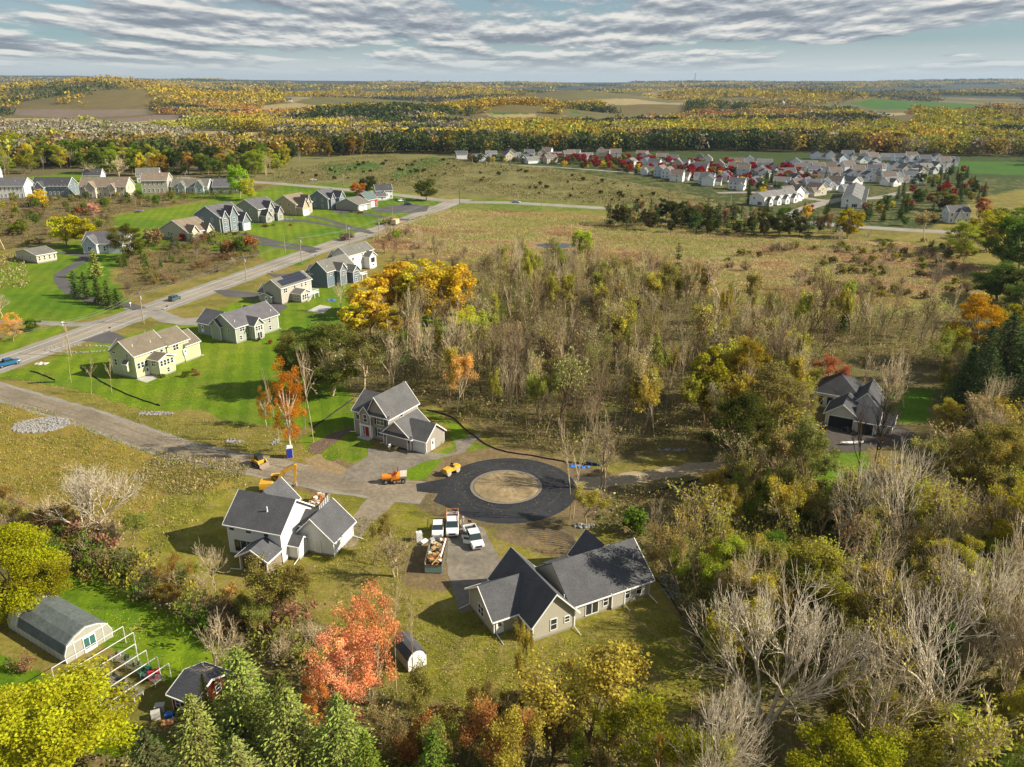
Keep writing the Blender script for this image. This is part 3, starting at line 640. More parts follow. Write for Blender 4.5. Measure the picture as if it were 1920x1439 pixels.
# --- pale green house above the lawn
S_green = sidm('sage_green', (.44, .47, .27)); R_tan = roofm('brown_grey', (.15, .125, .09))
h = House('two_storey_house', 'sage green house with brown grey roof and rear sunroom beside the main road', 'house', 258.2, 711.5, 64, S_green, R_tan, .4)
h.block(0, 9.4, 0, 8.2, 5.9, 8.9, 'x'); h.block(9.4, 15.9, -.35, 7.4, 5.75, 8.4, 'x', gables=(0, 1)); h.block(14.2, 19.0, -.6, 7, 4.3, 6.8, 'x', gables=(0, 1)); h.block(3.6, 8.1, -3.7, 0, 4.2, 5.1, 'y', gables=(1, 0))
h.block(2, 7, 6, 10.4, 5.3, 7.3, 'y', gables=(0, 1)); h.block(10, 15, 6, 9.6, 5.3, 7.2, 'y', gables=(0, 1)); h.block(-1.0, 0, 1.6, 2.9, 3.9, 4.5, 'y', oh=.2, z0=2)
for x, z in ((4.9, 4.35), (7.9, 4.5)): h.win(x, -.01, 'S', z, .75, 1.3)
for x in (.9, 1.95, 3.0): h.win(x, -.01, 'S', 2.4, .75, 1.35)
h.door(3.05, -.01, 'S', .1, .85, 2.0); h.win(11.9, -.37, 'S', 3.9, .8, 1.35, 2); h.door(14.3, -.62, 'S', 1.9, .8, 1.4)
for x in (4.3, 5.3, 6.3, 7.4): h.win(x, -3.71, 'S', 2.5, .7, 1.3)
h.win(6.0, -3.71, 'S', .6, .7, 1.1); h.win(3.59, -1.9, 'W', 2.5, .7, 1.3, 2)
h.win(-.01, 6.6, 'W', 2.6, .8, 1.5); h.win(-.01, 2.3, 'W', 5.1, .6, .9); h.win(-.01, 6.8, 'W', 5.6, 1.3, .35, sash=False); h.win(-.01, 4.2, 'W', 2.9, .7, 1.2)
h.vent(1.6, 2, 7.5, .5); h.vent(6.4, 1.6, 7.2, .5); h.spout(0, .02, 'S', 5.8, .9); h.spout(19.0, -.6, 'E', 4.2, 1.0); h.done()
# --- grey green ranch with walkout
S_gg = sidm('grey_green', (.33, .35, .29)); R_g2 = roofm('mauve_grey', (.11, .105, .115))
h = House('ranch_house', 'grey green ranch house with raised rear bay, behind the sage green house', 'house', 444.4, 645.0, 60, S_gg, R_g2, .4)
h.block(0, 15.4, 0, 9.2, 4.6, 7.6, 'x'); h.block(4.5, 7.6, -2.4, 2, 4.5, 6.1, 'y', gables=(1, 0)); h.block(1.2, 8.4, 9.2, 16.4, 3.6, 6.4, 'y', gables=(0, 1)); h.block(-.6, 2, 5.2, 8.8, 4.3, 6, 'x', gables=(1, 0)); h.block(12, 15.2, 8, 11, 4.3, 6, 'y', gables=(0, 1))
h.win(2.3, -.01, 'S', 3.0, .8, 1.2, 2); h.win(1.6, -.01, 'S', .8, .7, 1.1); h.win(3.9, -.01, 'S', .9, .7, 1.0)
for x in (5.2, 6.05, 6.9): h.win(x, -2.41, 'S', 2.7, .65, 1.2)
h.win(6.05, -2.41, 'S', .3, .8, 1.8, 2, sash=False); h.win(12.2, -.01, 'S', 2.9, .75, 1.3); h.win(12.2, -.01, 'S', .8, .75, 1.2); h.win(4.49, -1.2, 'W', 2.7, .6, 1.1); h.win(-.01, 2.6, 'W', 2.8, .6, 1.0); h.door(1.19, 14.6, 'W', .8, .85, 1.9)
h.vent(1.3, 1.4, 5.7, .5); h.vent(14.2, 1.3, 5.6, .5); h.spout(15.4, 0, 'E', 4.4, .8); h.done()
# --- house with solar roof
S_bg = sidm('beige_grey', (.40, .37, .31)); R_g3 = roofm('pewter', (.15, .14, .12))
h = House('two_storey_house', 'beige two storey house with rows of solar panels on its roof and a white deck', 'house', 529.4, 571.2, 63, S_bg, R_g3, .35)
h.block(0, 14.3, 0, 7.2, 5.3, 7.6, 'x'); h.block(4.3, 8.6, -4.2, 0, 2.9, 3.9, 'y', gables=(1, 0)); h.block(.4, 5.5, 5, 10, 3, 5, 'y', gables=(0, 1)); h.block(-1, 1.5, 3.5, 8, 2.4, 3.2, 'x', gables=(1, 0))
sp_ = MB(); sl_ = 2.3/3.6
for r in range(3):
    for c in range(11 if r < 2 else 8):
        x0 = 1.2+c*1.12+(r == 2)*3.2; c0 = .35+r*1.08; z0 = 5.3+sl_*c0+.24; z1 = 5.3+sl_*(c0+1.0)+.24
        sp_.add([(x0, c0, z0), (x0+1.0, c0, z0), (x0+1.0, c0+1.0, z1), (x0, c0+1.0, z1), (x0, c0, z0-.05), (x0+1.0, c0, z0-.05), (x0+1.0, c0+1.0, z1-.05), (x0, c0+1.0, z1-.05)], [(0, 1, 2, 3), (7, 6, 5, 4), (0, 4, 5, 1), (1, 5, 6, 2), (2, 6, 7, 3), (3, 7, 4, 0)])
h.piece('solar_panels', sp_, mat('solar_panel', (.02, .022, .04), .15, spec=.7))
h.win(2.0, -.01, 'S', 3.4, .8, 1.3, 2); h.win(6.3, -.01, 'S', 4.0, .7, .8, sash=False); h.win(9.7, -.01, 'S', 3.6, .75, 1.4); h.win(11.6, -.01, 'S', 3.6, .75, 1.4)
for x in (5.3, 6.3, 7.3): h.win(x, -4.21, 'S', .8, .75, 1.6)
h.win(4.29, -2.2, 'W', .8, .8, 1.5, 2); h.door(-1.02, 5.5, 'W', .2, .9, 2)
dk = MB(); dk.box(8.7, 13.2, -4.0, 0, 1.5, 1.65); 
for x in np.arange(8.75, 13.2, .45): dk.box(x-.03, x+.03, -4.0, -3.94, 1.65, 2.5)
for y in np.arange(-4, .1, .45): dk.box(13.14, 13.2, y-.03, y+.03, 1.65, 2.5)
dk.box(8.7, 13.2, -4.02, -3.92, 2.5, 2.58).box(13.12, 13.22, -4, 0, 2.5, 2.58)
for x in (8.8, 11, 13.1): dk.box(x-.08, x+.08, -3.95, -3.79, 0, 1.5)
for i in range(8): dk.box(8.0-.28*i+.3, 8.3-.28*i+.3, -5.2, -4.25, 1.4-.19*i, 1.5-.19*i)
h.piece('deck', dk, M_trim); h.vent(13.6, 1.2, 6, .5); h.spout(0, .02, 'S', 5.2, .5); h.done()
# --- dark blue house and white house further along
S_blue = sidm('slate_blue', (.13, .165, .20)); R_g4 = roofm('weathered_grey', (.14, .135, .12))
h = House('two_storey_house', 'slate blue two storey house with two white trimmed rear gables beside the yellow trees', 'house', 615, 540.6, 63, S_blue, R_g4, .35)
h.block(0, 14.5, 0, 7.5, 5.7, 8.8, 'x'); h.block(4.6, 7.9, -2.0, 3, 5.6, 7.7, 'y', gables=(1, 0)); h.block(9.6, 13.4, -3.6, 1, 4.3, 6.1, 'y', gables=(1, 0)); h.block(0.4, 5, 6, 9.5, 4.5, 6.6, 'y', gables=(0, 1)); h.block(8, 13, 6, 10, 4.0, 6, 'y', gables=(0, 1))
h.win(1.8, -.01, 'S', 4.0, .75, 1.2, 2); h.win(6.2, -2.01, 'S', 3.6, .8, 1.4, 2); h.win(11.5, -3.61, 'S', 2.5, .7, 1.6, 3); h.win(11.2, -3.61, 'S', .5, .8, 1.2); h.win(13.6, -.01, 'S', 4.0, .7, 1.2, 2); h.win(4.59, -1, 'W', 1.2, .6, 1.5); h.vent(1.8, 1.3, 7, .5)
dk = MB(); dk.box(13.6, 16.6, -4.4, -1, 2.2, 2.35).box(13.6, 16.6, -4.45, -4.36, 3.1, 3.2)
for x in np.arange(13.65, 16.6, .4): dk.box(x-.03, x+.03, -4.43, -4.37, 2.3, 3.1)
for x in (13.8, 16.4): dk.box(x-.09, x+.09, -4.3, -4.1, 0, 2.2)
h.piece('deck', dk, M_trim); h.spout(0, 0, 'S', 5.6, .5); h.done()
h = House('two_storey_house', 'tall white two storey house at the end of the row, before the golden marsh', 'house', 655, 512, 61, S_white, R_g4, .35)
h.block(0, 14.5, 0, 7.6, 6.4, 9.0, 'x'); h.block(8.4, 12.4, -3.0, 1, 4.8, 6.4, 'y', gables=(1, 0)); h.block(0, 5, 5.6, 10, 4.6, 6.6, 'y', gables=(0, 1)); h.block(6, 11, 5.6, 9, 5, 7.2, 'y', gables=(0, 1))
h.win(2.6, -.01, 'S', 4.1, .7, 1.1, 2); h.win(8, -.01, 'S', 4.9, .6, 1.1); h.win(11.5, -.01, 'S', 5.0, .6, 1.0); h.win(13.2, -.01, 'S', 4.9, .7, 1.4); h.win(10.4, -3.01, 'S', 2.5, .65, 1.6, 3, fr=M_bfr); h.vent(8.5, 1.4, 7.4, .6); h.door(10.4, -3.01, 'S', .1, 1.4, 2.0); h.done()
# --- shaded white house among the bare trees at right
S_pale = sidm('pale_grey', (.62, .62, .60)); R_i = roofm('slate', (.06, .06, .066))
h = House('ranch_house', 'white house with hipped roof and open garage half hidden by bare trees', 'house', 1603.5, 806, -30, S_pale, R_i, .4)
h.block(-5.9, .2, -.6, 6.5, 2.85, 5.1, 'y'); h.block(-.4, 4.0, -1.4, 5.0, 2.7, 4.8, 'x', gables=(0, 1)); h.block(4.0, 6.6, 0, 4.4, 2.4, 3.8, 'x', gables=(0, 1))
h.hip(-10, -.8, 8.6, 17.2, 3.6, 7.0, 3.6, 'y'); h.block(-2, 3.4, 5.8, 14.4, 3.3, 6.2, 'y')
h.gdoor(-2.9, -.62, 'S', 4.6, 2.3, open_=True); h.gdoor(1.9, -1.42, 'S', 2.8, 2.2, open_=True); h.win(4.01, -.4, 'E', .9, .6, 1.5, 2, fr=M_bfr)
for x in (-8.6, -6.6, -4.6): h.win(x, 8.58, 'S', 1.0, .95, 1.7, sash=False, fr=M_bfr)
h.vent(2.6, 12, 5.1, .6); h.done()
# --- the row across the road and the houses on the rise at upper left
def row_house(label, px, py, yaw, L, D_, eave, ridge, wc, rc, gab, name='two_storey_house', wins=True, extra=None, rows=None, sc=1.0):
    h = House(name, label, 'house', px, py, yaw, wc, rc, .35); h.block(0, L, 0, D_, eave, ridge, 'x')
    for (a, b, d, e, r) in gab: h.block(a, b, -d, 2, e, r, 'y', gables=(1, 0), oh=.28)
    if wins:
        zs = rows or ([.9] if eave < 3.6 else ([.9, 3.6] if eave < 6.4 else [.9, 3.6]))
        for z in zs:
            x = 1.2
            while x < L-.8:
                if not any(a-.4 < x < b+.4 for a, b, d, e, r in gab): h.win(x, -.01, 'S', z, .7, 1.25)
                x += 2.3
            for (a, b, d, e, r) in gab:
                if z+1.2 < e: h.win((a+b)/2, -d-.01, 'S', z, .65, 1.3, 2)
            for y in (D_*.3, D_*.7):
                if not any(d < 0 for a, b, d, e, r in gab): h.win(-.01, y, 'W', z, .65, 1.2)
                h.win(L+.01, y, 'E', z, .65, 1.2)
    if extra: extra(h)
    h.vent(L*.8, D_*.25, eave+(ridge-eave)*.5, .5); h.o.scale = sc if isinstance(sc, tuple) else (sc, sc, sc); return h.done()
S_cream = sidm('cream', (.50, .45, .34)); S_b2 = sidm('steel_blue', (.16, .20, .23)); R_br = roofm('brown', (.20, .155, .115)); S_tan2 = sidm('tan', (.42, .34, .22)); S_red = mat('red_boards', (.34, .035, .02), .7, 1, .15, lines=(0, .5, .4)); S_pb = sidm('pale_blue', (.42, .48, .50)); S_olive = sidm('grey_olive', (.30, .30, .25))
g_ = lambda x, w_=3.6, h_=2.3: (lambda h: h.gdoor(x, -.01, 'S', w_, h_))
row_house('tan ranch house with brown roof, lowest of the row across the road', 355, 453, 58, 13, 12, 2.9, 6.2, S_cream, R_br, [(0, 4.5, 1.2, 2.9, 5.1), (9, 12.6, 1.0, 2.9, 5)], 'ranch_house', sc=(.95, 1.65, 1.35))
row_house('steel blue house with three white front gables, second of the row across the road', 415, 438, 60, 14, 9.5, 5.6, 8.8, S_b2, R_g2, [(.6, 3.8, .6, 5.4, 7.6), (4.4, 8.6, 1.0, 5.8, 8.8), (9.3, 13.8, 2.2, 3.4, 6.2)], extra=lambda h: h.gdoor(11.5, -2.21, 'S', 3.2, 2.3), sc=(1.05, 1.8, 1.35))
row_house('grey house with cream front gables, third of the row across the road', 486, 418, 56, 14, 10, 5.4, 8.6, S_olive, R_g2, [(1, 4.6, 2.5, 3.0, 5.0), (5.6, 9.2, 1.0, 5.6, 8.0), (10, 13.6, 2, 3.4, 5.6)], sc=(.92, 1.8, 1.25))
row_house('tan house with brown roof and wide garage gable, fourth of the row across the road', 556, 405, 62, 14, 9, 4.6, 7.8, S_tan2, R_br, [(.5, 6.0, 2.5, 3.6, 7.0), (7.5, 10.8, 1, 4.9, 7.6)], extra=lambda h: h.gdoor(3.2, -2.51, 'S', 4.4, 2.3), sc=(.9, 1.7, 1.3))
row_house('dark grey house with white front gables, fifth of the row across the road', 616, 394, 58, 13, 9, 5.2, 8.4, S_b2, R_g2, [(1.5, 5, .8, 5.0, 7.4), (7, 12, 2.0, 5.4, 8)], sc=(.85, 1.6, 1.2))
row_house('low grey garage wing with a white gable beside the red barn', 672, 397, 62, 15, 8, 3.0, 5.4, S_olive, R_g3, [], 'garage_building', wins=False, extra=lambda h: (h.gdoor(3.5, -.01, 'S', 4.6, 2.4), h.gdoor(8.5, -.01, 'S', 2.8, 2.4)), sc=(.75, 1.9, 1.2))
row_house('red barn with green grey roof behind the parking pad', 690, 391, 60, 11, 8, 4.0, 7.0, S_red, roofm('green_grey', (.10, .14, .13)), [], 'barn', wins=False, extra=lambda h: (h.gdoor(5.5, -.01, 'S', 3.4, 2.8), h.win(9.3, -.01, 'S', 1.2, .7, 1.1)), sc=(.8, 1.2, 1.15))
row_house('small white farmhouse with black roof beside the orange maple', 706, 375, 20, 9, 8, 4.8, 7.6, S_white, R_i, [(2, 6, 2.5, 3, 4.6)], sc=1.1)
row_house('low white shed roofed cottage beside the farmhouse drive', 697, 378, 20, 8, 5, 2.5, 4, S_white, R_g2, [], 'cottage', sc=1.1)
row_house('white trailer cottage with grey roof on the left lawn', 71, 495, 57, 9, 14, 2.6, 3.9, S_cream, R_g3, [], 'cottage', sc=(.85, 1.1, 1.25))
row_house('pale blue ranch house with dark garage below the yellow tree', 158, 476, -2, 15, 8, 3.0, 5.6, S_pb, R_g2, [(1, 6, 1.5, 3, 5.2)], 'ranch_house', extra=lambda h: h.gdoor(12, -.01, 'S', 4.4, 2.2), sc=(1.1, 1.3, 1.45))
row_house('large white house with grey roof and deck at the left edge', -45, 374, 3, 28, 10, 5.4, 8.2, S_white, R_g2, [(3, 7, 3, 5, 7)], rows=[.8, 3.4], sc=(1.05, 1.2, 1.45))
row_house('dark green sided house with white rear bay on the left rise', 62, 369, 0, 21, 10, 4.6, 7.8, S_b2, R_i, [(3, 8, 2, 4.2, 6.6)], 'ranch_house', sc=(1.08, 1.2, 1.4))
row_house('tan house with two roofs and a balcony on the left rise', 152, 372, 0, 24, 10, 5.0, 8.4, S_cream, R_br, [(4, 9, 2, 4.6, 7.2), (16, 19, 1.5, 4.4, 6.4)], sc=(1.18, 1.2, 1.4))
row_house('beige box shaped house with brown roof on the left rise', 268, 365, 6, 13, 9, 5.4, 7.8, S_bg, R_br, [], sc=(1.2, 1.3, 1.6))
row_house('pale blue house with three gables beyond the beige house', 322, 364, 0, 22, 9, 3.2, 6.0, S_pb, R_g3, [(5, 9, 1.5, 3.2, 5.4), (15, 20, 1.5, 3.4, 6)], 'ranch_house', sc=(1.05, 1.2, 1.45))
row_house('grey ranch house behind bare trees, rightmost on the left rise', 400, 363, 4, 15, 9, 3.0, 6.0, S_olive, R_g2, [], 'ranch_house', sc=(1.1, 1.2, 1.4))
row_house('white gambrel topped outbuilding with black side on the left rise', 158, 342, 4, 10, 7, 3.4, 6.2, S_white, R_i, [], 'outbuilding', wins=False, sc=(1.18, 1.2, 1.4))
row_house('white house with steep striped gable at the far left', -25, 340, 20, 9, 8, 6, 9.6, S_white, R_g3, [(2, 6, 1, 5, 8)])
row_house('white framed house with a grey roof seen over the beige house', 258, 344, 14, 12, 8, 4, 7.5, S_white, R_g3, [], sc=(1.2, 1.2, 1.3))
row_house('tall white farmhouse with dark roof standing alone at the right of the village', 1777, 420, -4, 9.5, 8, 5.6, 8, S_white, R_g2, [(3, 6.5, 0.6, 3, 7)], sc=1.05)
# --- the village: one kind of small house per colouring, copied
VW = [sidm('village_white', (.74, .74, .74)), sidm('village_cream', (.50, .44, .32)), sidm('village_grey', (.46, .48, .52)), sidm('village_blue', (.52, .60, .68)), sidm('village_tan', (.44, .38, .30))]
VR = [roofm('village_slate', (.085, .09, .105)), roofm('village_brown', (.15, .12, .10)), roofm('village_grey', (.16, .155, .15))]
def vhouse(wc, rc, kind, label):
    h = House('village_house', label, 'house', (0, 0), 0, 0, wc, rc, .3) if False else House('village_house', label, 'house', (0.0, 0.0), 0, 0, wc, rc, .3)
    if kind == 0: h.block(0, 10, 0, 8, 4.8, 7.4, 'x'); h.block(6, 10.5, -4, 2, 2.8, 5.2, 'y', gables=(1, 0)); L = 10
    elif kind == 1: h.block(0, 8, 0, 9, 5.0, 8.2, 'y'); h.block(8, 13, 1.5, 8, 2.7, 4.8, 'x', gables=(0, 1)); L = 8
    else: h.block(0, 12, 0, 7.5, 2.9, 5.8, 'x'); h.block(1, 6, -3, 2, 2.9, 5.2, 'y', gables=(1, 0)); L = 12
    zs = (1.0, 3.5) if kind < 2 else (1.0,)
    for z in zs:
        for x in (1.6, 4.4): 
            if not (kind == 2): h.win(x, -.01, 'S', z, .8, 1.2)
        h.win(L+.01 if kind != 1 else -.01, 4, 'E' if kind != 1 else 'W', z, .8, 1.2)
    h.gdoor(*({0: (8.2, -4.01), 1: (10.6, 1.49), 2: (3.5, -3.01)}[kind]), 'S', 3.4, 2.1)
    return h.done()
VL = ['small white gabled house in the far village among red maples', 'small cream gabled house in the far village', 'small grey sided house in the far village', 'small pale blue house in the far village', 'small tan house in the far village']
protos = []
for i in range(5):
    for k in range(3): protos.append(vhouse(VW[i], VR[(i+k) % 3], k, VL[i]))
rv = random.Random(11); VSP = []
VROW = []
def vrow(pts, n, yaw, where='', jit=2.5):
    VROW.extend((i+1, where) for i in range(n))
    L = [math.dist(a, b) for a, b in zip(pts, pts[1:])]; tot = sum(L)
    for i in range(n):
        d = tot*(i+.5)/n; k = 0
        while d > L[k]: d -= L[k]; k += 1
        a, b = pts[k], pts[k+1]; t = d/L[k]; VSP.append((a[0]+(b[0]-a[0])*t+rv.uniform(-jit, jit), a[1]+(b[1]-a[1])*t+rv.uniform(-jit, jit), yaw+rv.choice((0, 0, 90, 180, -90))+rv.uniform(-8, 8)))
vrow(PP((862,298),(990,297),(1100,300)), 9, 10, 'back row at the left end'); vrow(PP((868,303),(960,302),(1040,308)), 6, 20, 'front row at the left end'); vrow(PP((1020,294),(1110,292),(1200,300)), 7, -10, 'back row left of centre')
vrow(PP((1165,312),(1300,318),(1450,332),(1520,345)), 13, -20, 'long middle row'); vrow(PP((1190,326),(1300,345),(1370,357)), 8, -25, 'front row facing the meadow'); vrow(PP((1180,303),(1330,308),(1480,312),(1560,325)), 12, -15, 'back row under the wood')
vrow(PP((1330,338),(1420,350),(1500,358),(1570,350)), 9, -30, 'short row above the near terrace'); vrow(PP((1525,300),(1600,298),(1690,300),(1780,310)), 10, -10, 'back row at the right end'); vrow(PP((1530,316),(1600,322),(1680,330),(1770,325)), 9, 10, 'right hand middle row')
vrow(PP((1440,325),(1560,335),(1660,345),(1700,340)), 9, 0, 'centre row right of the maples'); vrow(PP((1425,378),(1480,372),(1510,364)), 5, 35, 'cluster beside the entry street'); vrow(PP((1590,345),(1650,352),(1720,330)), 5, 30, 'cluster beside the long terrace')
vrow(PP((1560,306),(1640,304),(1740,306),(1790,316)), 10, 5, 'second row at the right end'); vrow(PP((1500,324),(1600,330),(1700,322),(1760,318)), 9, -10, 'street curve row at the right'); vrow(PP((1240,312),(1360,322),(1460,340),(1540,338)), 11, -20, 'inner row behind the middle'); vrow(PP((1470,352),(1540,356),(1590,362)), 5, 15, 'short row behind the entry street')
used = set()
for i, (x, y, a) in enumerate(VSP):
    k = rv.choices(range(15), weights=[5, 5, 5, 2, 2, 2, 1, 1, 1, 2, 2, 2, 1, 1, 1])[0]
    o = protos[k] if k not in used else copy_tree(protos[k]); used.add(k)
    ORD = ['first', 'second', 'third', 'fourth', 'fifth', 'sixth', 'seventh', 'eighth', 'ninth', 'tenth', 'eleventh', 'twelfth', 'thirteenth']
    o['label'] = ['white', 'cream', 'grey', 'pale blue', 'tan'][k//3]+' village house, '+ORD[VROW[i][0]-1]+' from left in the '+VROW[i][1]
    o.location = (x, y, 0); o.rotation_euler.z = R(a); o.scale = (1.0,)*3; o['group'] = 'houses of the far village'
for k in range(15):
    if k not in used:
        for ch in list(protos[k].children_recursive): bpy.data.objects.remove(ch)
        bpy.data.objects.remove(protos[k])
# two terraces of joined town houses
def terrace(label, px, py, yaw, n):
    h = House('town_house_row', label, 'town houses', px, py, yaw, VW[0], VR[2], .25)
    for i in range(n):
        h.block(i*8, i*8+8, 0, 10, 5.0-.0*i, 7.4+.25*(i % 2), 'x', gables=(1 if i == 0 else 1, 1), oh=.12); h.block(i*8+1, i*8+5, -2.5, 2, 3.0, 5.2, 'y', gables=(1, 0), oh=.2)
        h.win(i*8+6.5, -.01, 'S', 3.4, .8, 1.2); h.win(i*8+6.5, -.01, 'S', .8, .9, 1.7); h.win(i*8+3, -2.51, 'S', .9, .8, 1.4, 2)
    h.win(-.01, 3, 'W', .6, .9, 1.9, 3, sash=False); h.win(-.01, 7, 'W', 3.5, .9, 1.2); return h.done()
terrace('long row of pale joined town houses behind dark pines, right of the village street', 1612, 392, 66, 8)
terrace('short row of pale joined town houses beside the street entering the village', 1432, 388, 38, 4)
# --- shed behind the ranch
h = House('garden_shed', 'small white shed with rounded dark roof below the orange tree', 'shed', 766.1, 1262, 34, mat('shed_board', (.42, .35, .23), .8, 1, .08, lines=(0, .3, .3)), R_char, .12, found=.12)
o_ = h.o
prof = [(0, .15), (0, 1.75), (-.12, 1.75), (.12, 2.3), (.55, 2.72), (1.2, 2.9), (1.85, 2.72), (2.28, 2.3), (2.52, 1.75), (2.4, 1.75), (2.4, .15)]
body = [(0, .15), (0, 1.8), (.15, 2.25), (.57, 2.64), (1.2, 2.82), (1.83, 2.64), (2.25, 2.25), (2.4, 1.8), (2.4, .15)]
Mx = Matrix.Rotation(0, 4, 'Z'); h.W.prism(body, 0, 3.9); a_, b_ = prof[2:9], [(.0, 1.72), (.2, 2.22), (.58, 2.6), (1.2, 2.78), (1.82, 2.6), (2.2, 2.22), (2.4, 1.72)]
h.Rf.prism(a_+b_[::-1], -.12, 4.02); h.Fd.box(.05, 2.35, .05, 3.85, 0, .14)
fr = MB(); fr.add([(x, -.03, z) for x, z in body]+[(x, -.005, z) for x, z in body], [tuple(range(len(body))), tuple(range(2*len(body)-1, len(body)-1, -1))]+[(i, len(body)+i, len(body)+(i+1) % len(body), (i+1) % len(body)) for i in range(len(body))]); h.piece('front_gable', fr, M_trim, 'bright white end wall')
h.T.box(-.02, .1, -.05, .0, .15, 1.8).box(2.3, 2.42, -.05, .0, .15, 1.8); h.door(1.2, -.035, 'S', .2, 1.1, 1.8, glass=False); h.done()
# --- red garden building
h = House('garden_shed', 'red board shed with black shingle roof at the end of the plant benches', 'shed', 326, 1332, -24, mat('barn_red', (.16, .012, .012), .75, 1, .2, lines=(0, .3, .4)), roofm('black', (.05, .052, .06)), .35, found=.1)
h.block(0, 3.3, 0, 5.1, 2.4, 3.4, 'x'); h.win(2.3, -.01, 'S', .8, .6, 1.0); h.win(.9, -.01, 'S', .8, .6, 1.0); h.door(3.31, 1.5, 'E', .1, .85, 1.9, m=mat('barn_red', (.16, .012, .012)), glass=False); h.win(3.31, 3.6, 'E', 1, .7, .8); h.done()
# ------------------------------------------------------------------ vehicles
M_tyre = mat('tyre_rubber', (.02, .02, .02), .9); M_rim = mat('steel_rim', (.35, .35, .36), .4, metal=.6); M_cg = mat('car_glass', (.02, .035, .035), .06, spec=.9)
M_head = mat('headlight_lens', (.7, .7, .68), .2); M_tail = mat('taillight_red', (.35, .01, .01), .3); M_int = mat('bed_liner', (.04, .04, .04), .9)
M_wpaint = mat('white_paint', (.70, .70, .70), .35, spec=.5); M_yp = mat('machine_yellow', (.62, .33, .03), .5, 3, .12); M_op = mat('machine_orange', (.62, .20, .02), .5, 3, .15)
def wheel(root, x, y, r, w_=.24):
    t = MB(); t.tube((x, y-w_/2, r), (x, y+w_/2, r), r, r, 14); o = obj('wheel', t, M_tyre, root); m = MB(); s = 1 if y > 0 else -1
    m.tube((x, y+s*(w_/2-.02), r), (x, y+s*(w_/2+.015), r), r*.58, r*.5, 10); obj('rim', m, M_rim, o)
def heading(p, q): a, b = P(*p), P(*q); return math.atan2(b[1]-a[1], b[0]-a[0]), ((a[0]+b[0])/2, (a[1]+b[1])/2)
def body_loft(secs, m, name, root, n=None):
    "secs: list of (x, halfwidth_bottom, halfwidth_top, z0, z1) joined in a row"
    V = []; F = []
    for x, wb, wt, z0, z1 in secs: V += [(x, -wb, z0), (x, -wb, z0+(z1-z0)*.55), (x, -wt, z1), (x, wt, z1), (x, wb, z0+(z1-z0)*.55), (x, wb, z0)]
    for i in range(len(secs)-1):
        for j in range(6): a = i*6+j; b = i*6+(j+1) % 6; F.append((a, b, b+6, a+6))
    F.append(tuple(range(5, -1, -1))); k = (len(secs)-1)*6; F.append(tuple(range(k, k+6)))
    b = MB(); b.add(V, F); return obj(name, b, m, root)
